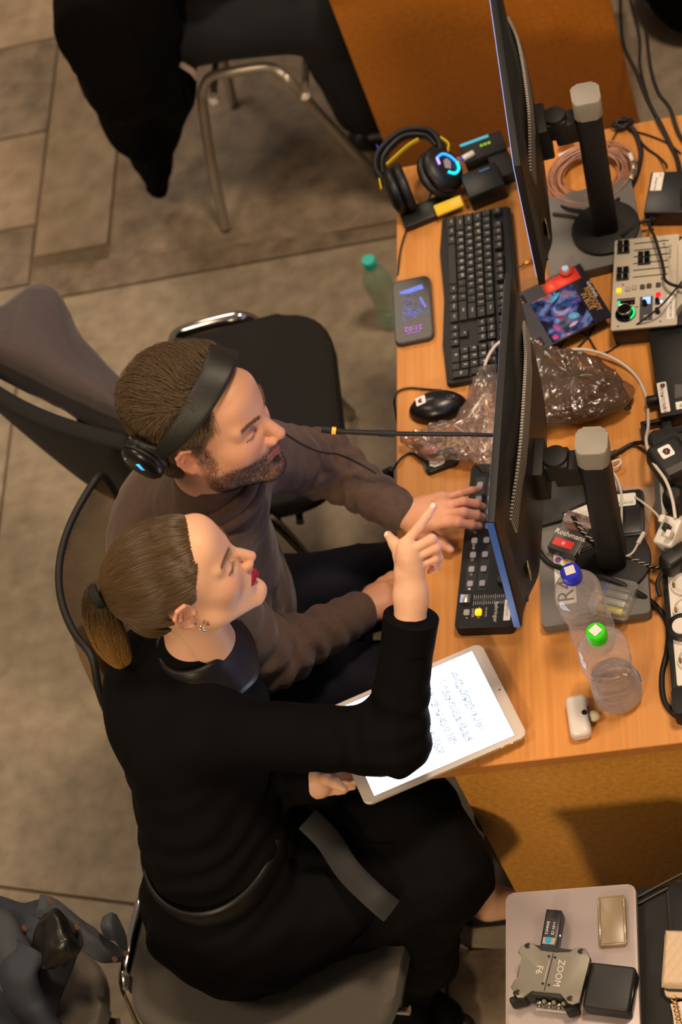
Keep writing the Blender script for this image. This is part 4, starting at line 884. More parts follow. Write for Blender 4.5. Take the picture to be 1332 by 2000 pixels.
# ------------------------------------------------------------ solid modelling by distance fields (bodies, clothes)
class SDF:
    def __init__(s, lo, hi, h):
        s.h = h; s.lo = np.array(lo, float); n = np.ceil((np.array(hi, float)-s.lo)/h).astype(int)+1
        s.ax = [s.lo[i]+h*np.arange(n[i]) for i in range(3)]; s.D = np.full(n, .05, np.float32)
    def reg(s, lo, hi):
        sl = []
        for i in range(3):
            a = int(max(0, np.floor((lo[i]-s.lo[i])/s.h))); b = int(min(len(s.ax[i]), np.ceil((hi[i]-s.lo[i])/s.h)+1))
            if b <= a: return None, None
            sl.append(slice(a, b))
        g = np.stack(np.meshgrid(*[s.ax[i][sl[i]] for i in range(3)], indexing='ij'), -1)
        return tuple(sl), g
    def put(s, f, lo, hi, k=.01, sub=False):
        m = .03+k
        sl, g = s.reg(np.array(lo)-m, np.array(hi)+m)
        if sl is None: return s
        d = f(g).astype(np.float32); a = s.D[sl]
        if sub:
            d = -d; h_ = np.maximum(k-np.abs(a-d), 0)/k; s.D[sl] = np.maximum(a, d)+h_*h_*k*.25
        else:
            h_ = np.maximum(k-np.abs(a-d), 0)/k; s.D[sl] = np.minimum(a, d)-h_*h_*k*.25
        return s
    def cone(s, a, b, ra, rb, k=.01, sub=False, ax=None, sc=1):
        """tapered capsule; ax/sc squash it along an axis"""
        a = np.array(a, float); b = np.array(b, float); ba = b-a; L2 = max(1e-12, ba@ba)
        n = None if ax is None else np.array(ax, float)/np.linalg.norm(ax)
        def f(g):
            p = g-a; t = np.clip((p@ba)/L2, 0, 1); q = p-t[..., None]*ba
            if n is not None: c = q@n; q = q+n*(c*(1/sc-1))[..., None]
            return (np.linalg.norm(q, axis=-1)-(ra+(rb-ra)*t))*(1 if n is None else min(1, sc))
        r = max(ra, rb)*max(1, sc if ax is not None else 1)
        return s.put(f, np.minimum(a, b)-r, np.maximum(a, b)+r, k, sub)
    def ell(s, c, r, k=.01, sub=False, R=None):
        c = np.array(c, float); r = np.array(r, float)
        if not r.shape: r = np.array([float(r)]*3)
        R_ = None if R is None else np.array(R, float)
        def f(g):
            p = g-c
            if R_ is not None: p = p@R_
            k0 = np.linalg.norm(p/r, axis=-1); k1 = np.linalg.norm(p/(r*r), axis=-1)+1e-9
            return k0*(k0-1)/k1
        m = r.max() if R is not None else r
        return s.put(f, c-m, c+m, k, sub)
    def chain(s, pts, rs, k=.01, **kw):
        for i in range(len(pts)-1): s.cone(pts[i], pts[i+1], rs[i], rs[i+1], k, **kw)
        return s
    def warp(s, f):
        g = np.stack(np.meshgrid(*s.ax, indexing='ij'), -1); near = np.abs(s.D) < .03
        s.D[near] += f(g[near]).astype(np.float32)
    def clip(s, n, p):
        g = np.stack(np.meshgrid(*s.ax, indexing='ij'), -1); n = np.array(n, float); n /= np.linalg.norm(n)
        s.D = np.maximum(s.D, ((g-np.array(p))@n).astype(np.float32)); return s
    def nets(s):
        D = s.D.copy(); D[[0, -1]] = .05; D[:, [0, -1]] = .05; D[:, :, [0, -1]] = .05
        ins = D < 0; nx, ny, nz = D.shape
        c8 = [(i, j, k) for i in (0, 1) for j in (0, 1) for k in (0, 1)]
        cnt = sum(ins[i:nx-1+i, j:ny-1+j, k:nz-1+k].astype(np.int8) for i, j, k in c8)
        cell = np.argwhere((cnt > 0) & (cnt < 8)); idx = -np.ones((nx-1, ny-1, nz-1), np.int32); idx[tuple(cell.T)] = np.arange(len(cell))
        acc = np.zeros((len(cell), 3)); num = np.zeros(len(cell))
        for a in c8:
            for ax in range(3):
                if a[ax]: continue
                b = list(a); b[ax] = 1
                da = D[tuple((cell+a).T)]; db = D[tuple((cell+b).T)]; m = (da < 0) != (db < 0)
                t = da[m]/(da[m]-db[m]); p = np.tile(np.array(a, float), (m.sum(), 1)); p[:, ax] = t
                acc[m] += p; num[m] += 1
        V = s.lo+(cell+acc/num[:, None])*s.h; F = []
        for ax in range(3):
            o = [0, 0, 0]; sl0 = [slice(1, -1)]*3; sl1 = [slice(1, -1)]*3; sl0[ax] = slice(0, -1); sl1[ax] = slice(1, None)
            A = ins[tuple(sl0)]; B = ins[tuple(sl1)]; e = np.argwhere(A != B); st = A[tuple(e.T)]
            e = e+np.array([0 if i == ax else 1 for i in range(3)])
            u, w = [(1, 2), (2, 0), (0, 1)][ax]; q = []
            for du, dw in ((-1, -1), (0, -1), (0, 0), (-1, 0)):
                f = e.copy(); f[:, u] += du; f[:, w] += dw; q.append(idx[tuple(f.T)])
            q = np.stack(q, 1); q[~st] = q[~st][:, ::-1]; F.append(q)
        return V, np.concatenate(F)
def np_noise(p, seed=0):
    """smooth value noise, p is (...,3), gives -1..1"""
    i = np.floor(p).astype(np.int64); f = p-i; f = f*f*(3-2*f); r = 0
    for a in (0, 1):
        for b in (0, 1):
            for c in (0, 1):
                h = (i[..., 0]+a)*73856093 ^ (i[..., 1]+b)*19349663 ^ (i[..., 2]+c)*83492791 ^ (seed*2654435761)
                h = (h ^ (h >> 13))*1274126177 & 0x7fffffff; h = (h ^ (h >> 15)) & 0xffff
                w = (f[..., 0] if a else 1-f[..., 0])*(f[..., 1] if b else 1-f[..., 1])*(f[..., 2] if c else 1-f[..., 2])
                r = r+w*(h/32768.-1)
    return r
def np_mesh(name, parts, m_, parent=None, M=None, colf=None, smooth=2, mask=None, label=None):
    """parts: list of (V, F); V in world or local metres"""
    Vs, Fs, n = [], [], 0
    for V, F in parts: Vs.append(V); Fs.append(F+n); n += len(V)
    V = np.concatenate(Vs); F = np.concatenate(Fs)
    if mask is not None:
        F = F[mask(V[F].mean(1))]
        u, inv = np.unique(F, return_inverse=True); V = V[u]; F = inv.reshape(F.shape)
    me = bpy.data.meshes.new(name); me.vertices.add(len(V)); me.loops.add(F.size); me.polygons.add(len(F))
    for it in range(smooth):        # light smoothing takes the grid out of the surface
        A = np.zeros_like(V); c = np.zeros(len(V))
        for a, b in ((0, 1), (1, 2), (2, 3), (3, 0)):
            np.add.at(A, F[:, a], V[F[:, b]]); np.add.at(c, F[:, a], 1); np.add.at(A, F[:, b], V[F[:, a]]); np.add.at(c, F[:, b], 1)
        V = V*.5+.5*A/np.maximum(c, 1)[:, None]
    me.vertices.foreach_set('co', V.astype(np.float32).ravel()); me.loops.foreach_set('vertex_index', F.astype(np.int32).ravel())
    me.polygons.foreach_set('loop_start', np.arange(0, F.size, 4, dtype=np.int32)); me.update(calc_edges=True)
    me.polygons.foreach_set('use_smooth', np.ones(len(F), bool))
    if colf is not None:
        a = me.color_attributes.new('col', 'FLOAT_COLOR', 'POINT'); a.data.foreach_set('color', colf(V).astype(np.float32).ravel())
    me.materials.append(m_); o = bpy.data.objects.new(name, me); COL.objects.link(o)
    if parent: o.parent = parent
    if M is not None: o.matrix_basis = M
    if label: o['label'] = label
    return o
def lin(h): return np.array(srgb(h)[:3])
def xf(parts, M, s=1):
    R_ = np.array(M.to_3x3()); t = np.array(M.translation); return [(V*s@R_.T+t, F) for V, F in parts]
def A_(v): return np.array(v, float)
# ------------------------------------------------------------ heads
def head_field(female):
    s = SDF((-.15, -.115, -.165), (.165, .115, .145), .0017)
    K = .02
    s.ell((-.018, 0, .035), (.098, .078, .088), K); s.ell((.028, 0, .010), (.066, .064, .085), K)
    s.ell((.030, 0, -.030), (.060, .056 if not female else .052, .072), K)
    jw = .060 if not female else .052; jz = -.070 if not female else -.062
    for q in (-1, 1):
        s.cone((-.010, q*jw, -.030), (.012, q*(jw-.006), jz), .014, .015, .03); s.cone((.012, q*(jw-.006), jz), (.072, q*.013, -.103), .015, .014, .03)
        s.ell((.054, q*.040, -.026), (.024, .020, .020) if not female else (.022, .018, .022), .03)                 # cheekbone
    s.ell((.078, 0, -.100), (.017, .018 if not female else .014, .015), .016)          # chin
    s.ell((.070, 0, -.062), (.025, .028, .025), .02)                           # mouth mound
    br = .0095 if not female else .007
    for q in (-1, 1): s.cone((.088, q*.010, .020), (.072, q*.048, .020), br, br*.8, .016)
    s.ell((.070, 0, .055), (.026, .045, .030), .03)
    for q in (-1, 1):
        s.ell((.098, q*.031, .002), (.017, .019, .0125), .012, sub=True)         # sockets
        s.ell((.0745, q*.032, .001), (.0145, .0155, .0125), .004)                # lids over the eyeballs
        s.cone((.0875, q*.022, -.001), (.081, q*.044, -.003), .0008, .0008, .002, sub=True)
        s.cone((.0905, q*.022, .0065), (.083, q*.045, .006), .0010, .0010, .0025, sub=True)
    ns = 1.0 if not female else .86
    s.cone((.089, 0, .014), (.106, 0, -.022), .0065*ns, .0075*ns, .012); s.cone((.102, 0, -.014), (.113*(.99 if female else 1), 0, -.031), .0078*ns, .0105*ns, .008)
    for q in (-1, 1):
        s.ell((.100, q*.0120*ns, -.037), (.011, .0075*ns, .0075), .006)
        s.ell((.103, q*.0065*ns, -.0445), (.0055, .0036, .004), .003, sub=True)
    s.cone((.098, 0, -.046), (.0955, 0, -.056), .004, .004, .010)
    lz = -.0655; lt = .0048 if not female else .0058
    for q in (-1, 1):
        s.cone((.0975, 0, lz+.0045), (.0845, q*.024, lz+.001), lt, .0018, .004)
        s.cone((.0965, 0, lz-.0055), (.0845, q*.022, lz-.001), lt*1.15, .0018, .004)
    s.cone((.104, -.012, lz-.0004), (.104, .012, lz-.0004), .0012, .0012, .002, sub=True)
    for q in (-1, 1): s.cone((.104, q*.012, lz-.0004), (.089, q*.024, lz), .0012, .0008, .002, sub=True)
    s.ell((.100, 0, -.083), (.012, .02, .006), .012, sub=True)
    # ears
    for q in (-1, 1):
        c = A_((-.012, q*.077, -.004)); R_ = np.array(Euler((math.radians(-14*q), math.radians(12), math.radians(-22*q))).to_matrix())
        s.ell(c, (.019, .0058, .031), .006, R=R_)
        def e(x, y, z): return c+R_@A_((x, q*y, z))
        s.chain([e(.012, .002, .018), e(.004, .006, .030), e(-.010, .006, .029), e(-.019, .005, .014), e(-.018, .004, -.004), e(-.010, .003, -.020), e(.002, .003, -.029)], [.0030, .0034, .0036, .0036, .0034, .0038, .0055], .003)
        s.ell(e(-.001, .0085, .004), (.0105, .0055, .0165), .004, sub=True, R=R_)
        s.ell(e(.004, .0075, -.010), (.007, .006, .007), .003, sub=True, R=R_)
        s.chain([e(-.010, .004, -.012), e(-.011, .0055, .004), e(-.004, .005, .018)], [.0025, .0026, .0022], .003)
        s.ell(e(.0135, .005, -.004), (.0035, .0035, .006), .004, R=R_)
    # neck top
    nr = .058 if not female else .047
    s.cone((-.030, 0, -.045), (-.055, 0, -.20), nr, nr, .03)
    return s
def face_col(female):
    skin = lin('d39c7c') if not female else lin('e0ac8c'); red = lin('c27560') if not female else lin('d08a72')
    def f(V):
        x, y, z = V.T; C = np.tile(skin, (len(V), 1)); ay = np.abs(y)
        def mixin(w, c): nonlocal C; w = np.clip(w, 0, 1)[:, None]; C = C*(1-w)+c*w
        mixin(.55*np.exp(-(((x-.065)/.03)**2+((ay-.042)/.022)**2+((z+.030)/.022)**2)), red)
        mixin(.5*np.exp(-(((x-.115)/.018)**2+(y/.02)**2+((z+.036)/.016)**2)), red)
        mixin(.6*np.exp(-(((x+.012)/.03)**2+((ay-.085)/.012)**2+((z)/.04)**2)), lin('c06a50'))
        lz = -.0655
        lip = (x > .081) & (ay < .0255) & (np.abs(z-lz) < (.0095 if not female else .0110)*(1-(ay/.0275)**2)+.0004)
        mixin(lip*1.0, lin('a8604f') if not female else lin('a3182c'))
        mixin(np.exp(-((z-lz+.0002)/.0010)**2)*(ay < .024)*(x > .085)*.85, lin('4a1418'))
        # brows and lashes
        bz = .0195+.006*np.sin(np.clip((ay-.012)/.042, 0, 1)*2.6)-(.002 if not female else 0)
        w = np.exp(-((z-bz)/(.0042 if not female else .0026))**4)*((ay > .011) & (ay < .052))*(x > .055)
        mixin(w*.55, lin('6a4a36') if not female else lin('7a573c'))
        for zz, tt, st in ((-.0015-.3*(ay-.033)**2*30, .0013 if not female else .0020, .9), ):
            mixin(np.exp(-((z-zz)/tt)**2)*((ay > .019) & (ay < .0475))*(x > .06)*st, lin('22150f'))
        mixin(.35*np.exp(-(((ay-.032)/.016)**2+((z-.006)/.006)**2))*(x > .07), lin('9a6a54') if not female else lin('a97f68'))
        if not female:
            n = .5+.5*np_noise(V*420, 3)
            jaw = np.clip((-.042-z)/.014, 0, 1)*np.clip((x+.012)/.02, 0, 1)*np.clip((z+.150)/.02, 0, 1)
            side = np.clip((.028-x)/.012, 0, 1)*np.clip((x+.008)/.01, 0, 1)*np.clip((.03-z)/.02, 0, 1)
            mst = np.exp(-((z+.0535)/.006)**2)*(ay < .032)*(x > .07)
            w = np.clip(np.maximum(np.maximum(jaw, side*.8), mst*.8), 0, 1)*(1-lip)
            mixin(w*(.5+.45*n), lin('35251b'))
        return np.concatenate([C, np.ones((len(V), 1))], 1)
    return f
skinm = mat('skin', 'd39c7c', .48, attr='col', sss=.12, bump=.15, bscale=700, bdist=.0004, spec=.35)
def Mrot(cols, pos):
    return Matrix.Translation(pos) @ Matrix(cols).to_4x4()
MAN = Mrot(((0.9847, 0.1717, -0.0313), (-0.1623, 0.9667, 0.1979), (0.0642, -0.1898, 0.9797)), (-.1778, .4017, 1.2742))
WOM = Mrot(((0.9347, -0.2624, -0.2396), (0.2953, 0.9487, 0.1132), (0.1976, -0.1766, 0.9642)), (-.2305, .1525, 1.2079))
WOM = WOM @ Matrix.Rotation(math.radians(0), 4, 'Z')
SM, SW_ = 1.01, .975
def hand(s, wrist, fingers, thumb, pr=.0125, fr=.0088, side=None):
    """wrist: (a, b) the two sides of the wrist; fingers: list of joint lists from knuckle to tip; thumb: joint list"""
    wa, wb = map(A_, wrist); n = len(fingers)
    for i, f in enumerate(fingers):
        w = wa+(wb-wa)*(i/(n-1)); f = [A_(p) for p in f]
        s.cone(w*.85+f[0]*.15, f[0], pr*1.05, pr*.86, .014)
        r = fr*(1, 1.03, .98, .86)[i]
        s.chain(f, [r*1.10, r*1.02, r*.90, r*.74], .0035)
        if i: s.cone(w*.5+f[0]*.5, fingers[i-1][0]*A_(1)*.9+f[0]*.1 if False else f[0], pr, pr*.85, .012)
    for a, b in zip(fingers[:-1], fingers[1:]): s.cone(A_(a[0])*.9+A_(wa)*.1, A_(b[0])*.9+A_(wb)*.1, pr*.85, pr*.82, .012)
    t = [A_(p) for p in thumb]; s.chain(t, [fr*1.55, fr*1.30, fr*1.18, fr*.88][:len(t)], .006)
    s.cone((wa+A_(fingers[0][0]))/2, t[0], pr, fr*1.4, .014); s.cone(t[0], A_(fingers[0][0])*.75+wa*.25, fr*1.3, pr*.8, .012)
def hand_sdf(joints, h=.0016, m=.03):
    p = np.array([A_(q) for q in joints]); return SDF(p.min(0)-m, p.max(0)+m, h)
def skin_flat(col, reds=(), nails=(), nailc='e8c8b8'):
    c0 = lin(col)
    def f(V):
        C = np.tile(c0, (len(V), 1))
        for p, r, c, w in reds:
            ww = w*np.exp(-(np.linalg.norm(V-A_(p), axis=1)/r)**2); C = C*(1-ww[:, None])+lin(c)*ww[:, None]
        for p, r in nails:
            ww = (np.linalg.norm(V-A_(p), axis=1) < r)*.8; C = C*(1-ww[:, None])+lin(nailc)*ww[:, None]
        return np.concatenate([C, np.ones((len(V), 1))], 1)
    return f
# ------------------------------------------------------------ the man
def Pn(px, py, z): return A_(P(px, py, z))
def hx(M, sc, p): return A_(M @ (Vector(p)*sc))
man = thing('person', 'bearded man in brown sweater with black headphones, one hand on the control surface', 'person', (-.36, .42, 0))
off = -Vector((-.36, .42, 0))
def body_part(name, fields, m_, par, loc, colf=None, smooth=2, mask=None, label=None):
    parts = [f.nets() if isinstance(f, SDF) else f for f in fields]
    parts = [(V-A_(loc), F) for V, F in parts]
    cf = (lambda V: colf(V+A_(loc))) if colf else None
    mk = (lambda c: mask(c+A_(loc))) if mask else None
    return np_mesh(name, parts, m_, par, None, cf, smooth, mk, label)
mN = hx(MAN, SM, (-.052, 0, -.172)); mNt = hx(MAN, SM, (-.03, 0, -.06))
m_sL = Pn(480, 885, 1.055); m_eL = Pn(632, 905, .86); m_wL = Pn(787, 1004, .815)
m_sR = Pn(395, 1165, 1.03); m_eR = Pn(532, 1283, .80); m_wR = Pn(712, 1190, .715)
m_ch = Pn(375, 1065, .95); m_be = Pn(412, 1180, .74); m_pe = Pn(430, 1270, .58)
hdM = head_field(False)
# hands
lf = [[P(852, 1021, .822), P(893, 1021, .827), P(920, 1025, .808), P(936, 1027, .792)],
      [P(864, 1004, .826), P(905, 1001, .831), P(930, 1006, .812), P(943, 1010, .795)],
      [P(868, 989, .824), P(905, 980, .829), P(930, 984, .812), P(944, 990, .795)],
      [P(864, 975, .817), P(898, 965, .815), P(920, 958, .803), P(937, 954, .790)]]
lt = [P(812, 1034, .800), P(838, 1048, .790), P(863, 1060, .776), P(880, 1074, .768)]
hL = hand_sdf(sum(lf, [])+lt+[P(760, 1000, .82)], .0017)
hand(hL, (P(800, 1018, .812), P(808, 990, .812)), lf, lt, .0125, .0088)
hL.cone(P(812, 1003, .812), P(770, 1003, .822), .021, .027, .02, ax=(0, 0, 1), sc=.8)
rf = [[P(752, 1150, .715), P(785, 1135, .70), P(800, 1135, .68), P(805, 1140, .665)], [P(755, 1165, .715), P(790, 1152, .70), P(805, 1152, .68), P(810, 1155, .665)],
      [P(757, 1180, .712), P(788, 1168, .70), P(803, 1168, .68), P(806, 1170, .665)], [P(755, 1194, .705), P(782, 1184, .695), P(796, 1184, .68), P(800, 1184, .668)]]
rt = [P(728, 1160, .705), P(748, 1140, .705), P(765, 1128, .70), P(778, 1120, .695)]
hR = hand_sdf(sum(rf, [])+rt+[P(690, 1195, .72)], .002)
hand(hR, (P(722, 1168, .715), P(725, 1192, .712)), rf, rt, .0135, .0092)
hR.cone(P(724, 1182, .712), P(690, 1200, .722), .024, .029, .02, ax=(0, 0, 1), sc=.85)
core = SDF((-.62, .10, .05), (.55, .75, 1.2), .014)
core.chain([m_pe, m_be, m_ch, mN], [.11, .10, .12, .05], .05); core.cone(m_sL, m_eL, .03, .028); core.cone(m_eL, m_wL, .028, .024); core.cone(m_sR, m_eR, .03, .028); core.cone(m_eR, m_wR, .028, .024)
kL, kR = A_((.07, .50, .58)), A_((.08, .26, .58))
hipL, hipR = A_(m_pe)+A_((.03, .09, 0)), A_(m_pe)+A_((.03, -.09, 0))
for hp, kn in ((hipL, kL), (hipR, kR)): core.cone(hp, kn, .06, .05, .03); core.cone(kn, (kn[0]-.02, kn[1], .1), .045, .035, .03)
heads = xf([hdM.nets()], MAN, SM)
def colM(V):
    Mi = np.array(MAN.inverted()); L_ = (V@Mi[:3, :3].T+Mi[:3, 3])/SM; C = face_col(False)(L_)
    far = np.linalg.norm(L_, axis=1) > .23; C2 = skin_flat('d0946f', reds=[(f[1], .018, 'c07c60', .5) for f in lf]+[(f[3], .012, 'c9806a', .6) for f in lf], nails=[(A_(f[3])+A_((.001, 0, .0065)), .006) for f in lf+[lt]], nailc='dba88c')(V)
    C[far] = C2[far]; return C
body = body_part('body', [heads[0], hL, hR, core], skinm, man, (-.36, .42, 0), colM)
# sweater
knit = mat('brown fine knit', '5a4639', .85, noise=.18, nscale=120, bump=.35, bscale=600, bdist=.001, sheen=.12, spec=.15)
sw = SDF((-.66, .06, .52), (.12, .74, 1.24), .0062)
yx = A_((.12, .99, 0)); 
sw.chain([A_(m_pe)+A_((.0, 0, .02)), m_be, m_ch, A_(m_ch)*.35+mN*.65], [.145, .140, .135, .090], .06)
sw.cone(A_(m_ch)+A_((-.01, .085, .02)), A_(m_be)+A_((.0, .05, 0)), .095, .10, .06); sw.cone(A_(m_ch)+A_((-.01, -.085, .02)), A_(m_be)+A_((.0, -.05, 0)), .095, .10, .06)
sw.cone(mN+A_((-.015, 0, -.035)), m_sL, .062, .062, .05); sw.cone(mN+A_((-.015, 0, -.035)), m_sR, .062, .064, .05)
sw.chain([m_sL, m_eL, m_wL+.10*(m_eL-m_wL)], [.068, .055, .040], .03); sw.chain([m_sR, m_eR, m_wR+.08*(m_eR-m_wR)], [.066, .054, .039], .03)
sw.cone(mN+A_((0, 0, -.01)), mNt*.35+mN*.65, .068, .066, .012)
def wr(g):
    r = np.zeros(g.shape[:-1])
    for a, b, am, fr_, wid in ((m_sL, m_eL, .0065, 165, .10), (m_eL, m_wL, .0055, 190, .10), (m_sR, m_eR, .0068, 150, .11), (m_eR, m_wR, .0058, 165, .11)):
        ba = b-a; L_ = np.linalg.norm(ba); u = ba/L_; p = g-a; t = p@u; q = np.linalg.norm(p-t[..., None]*u, axis=-1)
        w = np.exp(-(q/.085)**4)*np.exp(-((t-L_*(.85 if a is m_sL or a is m_sR else .25))/wid)**2)
        r += am*w*np.sin(t*fr_+2.2*np_noise(g*22, 5)+ (g[..., 2]*30))
    d = g-A_(m_be); n1 = np_noise(g*A_((9, 9, 26))+3*np_noise(g*7, 2)[..., None], 9)
    r += .0045*n1*np.exp(-(np.linalg.norm(d*A_((1, 1, .8)), axis=-1)/.20)**4)
    dn = np.linalg.norm(g-(mN+A_((0, 0, -.01))), axis=-1); r += .0038*np.exp(-(dn/.11)**4)*np.sin((g[..., 2]*1.0+g[..., 0]*.45)*230+1.5*np_noise(g*25, 4))
    r += .0012*np_noise(g*60, 7)
    return r
sw.warp(wr); sw.clip((0, 0, -1), (0, 0, .60))
sweater = body_part('sweater', [sw], knit, man, (-.36, .42, 0))
# turtleneck roll
rollc = [mN*.72+mNt*.28+.071*(A_((math.cos(a), 0, 0))+A_((0, math.sin(a), 0)))+A_((0, 0, .012*math.cos(a)-.012*math.sin(a)-.014)) for a in np.linspace(0, 2*math.pi, 20, endpoint=False)]
mb = MB(); mb.tube([Vector(p)+off for p in rollc], .0105, 10, 3, closed=True, flat=(1, 1.5)); mb.tube([Vector(p)+off+Vector(((p[0]-mN[0])*.10, (p[1]-mN[1])*.10, -.019)) for p in rollc], .0095, 10, 3, closed=True, flat=(1, 1.4)); obj('collar', mb, knit, man, ang=180)
for a, b, r_ in ((m_eL, m_wL, .0375), (m_eR, m_wR, .0365)):
    u = Vector(b-a).normalized(); c0 = Vector(b)-u*.028+off
    mb = MB(); mb.tube([c0, c0+u*.008, c0+u*.016, c0+u*.022], lambda t_, r_=r_: r_*(1-.05*t_), 28, 0); obj('cuff', mb, knit, man, ang=60)
# trousers
navy = mat('navy black cloth', '12111a', .8, bump=.4, bscale=700, bdist=.0008, spec=.2)
tr = SDF((-.58, .10, .04), (.22, .72, .74), .009)
tr.ell(A_(m_pe)+A_((0, 0, .0)), (.15, .19, .10), .04)
for hp, kn in ((hipL, kL), (hipR, kR)):
    tr.cone(hp, kn, .092, .074, .05); tr.cone(kn, (kn[0]-.03, kn[1], .12), .072, .062, .04)
tr.warp(lambda g: .006*np_noise(g*A_((14, 30, 20))+2*np_noise(g*9, 3)[..., None], 6)+.003*np_noise(g*45, 8))
body_part('trousers', [tr], navy, man, (-.36, .42, 0))
shoe = mat('black shoe leather', '0e0d0c', .4)
for kn in (kL, kR):
    s_ = SDF((kn[0]-.14, kn[1]-.07, 0), (kn[0]+.22, kn[1]+.07, .16), .005)
    s_.cone((kn[0]-.07, kn[1], .04), (kn[0]+.13, kn[1], .033), .038, .033, .03); s_.cone((kn[0]-.04, kn[1], .06), (kn[0]-.03, kn[1], .11), .040, .045, .03); s_.clip((0, 0, -1), (0, 0, .003))
    body_part('shoe', [s_], shoe, man, (-.36, .42, 0))
# hair: a cap plus strands
def hair_cap(female):
    s = SDF((-.155, -.115, -.10), (.125, .115, .165), .003)
    if female:
        s.ell((-.020, 0, .035), (.1015, .0815, .0865), .006); s.ell((.020, 0, .035), (.0665, .0685, .0805), .006); s.ell((-.075, 0, -.015), (.0435, .0535, .0485), .01)
    else:
        s.ell((-.020, 0, .040), (.109, .0875, .096), .02); s.ell((.025, 0, .048), (.068, .066, .078), .03); s.ell((-.060, 0, -.035), (.052, .062, .055), .03)
        s.warp(lambda g: .0045*np_noise(g*A_((25, 60, 60))+2*np_noise(g*20, 3)[..., None], 4))
    return s
def hair_line(c, female):
    """True where hair grows, in head space"""
    x, y, z = c.T; ay = np.abs(y)
    if female:
        front = .070-1.2*np.maximum(0, ay-.03)+.0*z
        lim = np.where(z > .06, .074-5*ay**2+.1*(z-.1), .074-5*ay**2-.55*(.06-z))
        ok = (x < lim) & (z > -.005-.50*np.clip(-x, -.1, .0)-.0)*1
        back = z > np.where(x < -.02, -.078, .0+(x*0.2))
        ear = (((x+.008)/.028)**2+((z+.004)/.036)**2) < 1
        return ok.astype(bool) & back & ~(ear & (ay > .05)) | ((x < -.035) & (z > -.075))
    lim = np.where(z > .055, .074-4*ay**2+.15*(z-.1), .056-.70*(.055-z)-2.0*ay**2)
    lim = lim-.018*np.exp(-((ay-.042)/.016)**2)*(z > .05)
    ear = (((x+.008)/.026)**2+((z+.004)/.036)**2) < 1
    side = (x < lim) & (z > np.where(x > -.03, -.022, -.085))
    return side & ~(ear & (ay > .05))
hairM = mat('brown hair', '34281c', .8, noise=.35, nscale=160, stretch=(1, 4, 4), spec=.1)
hairM2 = mat('brown hair strands', '63503a', .42, randv=.1, spec=.5)
hairW = mat('dark blonde hair', '3e2e1d', .8, noise=.35, nscale=140, spec=.1); hairW2 = mat('dark blonde strands', '604a2e', .38, spec=.5)
HE = {False: [((-.020, 0, .040), (.109, .0875, .096)), ((.025, 0, .048), (.068, .066, .078)), ((-.060, 0, -.035), (.052, .062, .055))],
      True: [((-.020, 0, .035), (.103, .083, .088)), ((.020, 0, .035), (.068, .070, .082)), ((-.075, 0, -.015), (.045, .055, .05))]}
def proj_v(p, female, lift):
    """push points onto the hair surface (the outermost of its ellipsoids)"""
    best = np.full(len(p), 1e9); out = p.copy()
    for c, r in HE[female]:
        c, r = A_(c), A_(r); q = (p-c)/r; k = np.linalg.norm(q, axis=1); n = q/k[:, None]; g = n*r
        o_ = c+g+g/np.linalg.norm(g, axis=1)[:, None]*np.reshape(lift, (-1, 1)) if np.ndim(lift) else c+g*(1+lift/.09)
        m = k < best; best = np.where(m, k, best); out = np.where(m[:, None], o_, out)
    return out
def nz3(p): return np.stack([np_noise(p, 1), np_noise(p, 2), np_noise(p, 3)], 1)
def seeds(n, c, female, rs):
    q = rs.normal(size=(n, 3)); q /= np.linalg.norm(q, axis=1)[:, None]; p = proj_v(c+q*.1, female, 0.0); return p[hair_line(p, female)]
def strands(name, st, stepf, n, seg, r, m_, par, M, sc, loc):
    """thin three sided tubes, all strands in one mesh"""
    rnd = np.random.RandomState(4); P_ = [st]; h_ = rnd.rand(len(st), 3)
    for k in range(seg): P_.append(stepf(P_[-1], k/seg, h_))
    P_ = np.stack(P_, 1); K = seg+1; D = np.gradient(P_, axis=1); D /= np.linalg.norm(D, axis=2, keepdims=True)+1e-9
    a = np.cross(D, A_((.3, .1, .9))); a /= np.linalg.norm(a, axis=2, keepdims=True)+1e-9; c = np.cross(D, a)
    rr = (r*(1-.75*(np.arange(K)/seg)**2))[None, :, None]
    V = np.stack([P_+rr*(a*math.cos(j*2.094)+c*math.sin(j*2.094)) for j in range(3)], 2).reshape(-1, 3)
    base = (np.arange(len(st))[:, None, None]*K+np.arange(seg)[None, :, None])*3; j = np.arange(3)[None, None]; j2 = (j+1) % 3
    F = np.stack([base+j, base+j2, base+3+j2, base+3+j], -1).reshape(-1, 4)
    V = xf([(V, F)], M, sc)[0][0]-A_(loc)
    o = np_mesh(name, [(V, F)], m_, par, None, None, 0); o['kind'] = 'stuff'; return o
capM = hair_cap(False); V, F = capM.nets(); keep = hair_line(V[F].mean(1), False)
V2 = xf([(V, F[keep])], MAN, SM)[0][0]
np_mesh('hair', [(V2-A_((-.36, .42, 0)), F[keep])], hairM, man, smooth=2)
rs = np.random.RandomState(7); st = seeds(17000, A_((-.02, 0, .04)), False, rs)
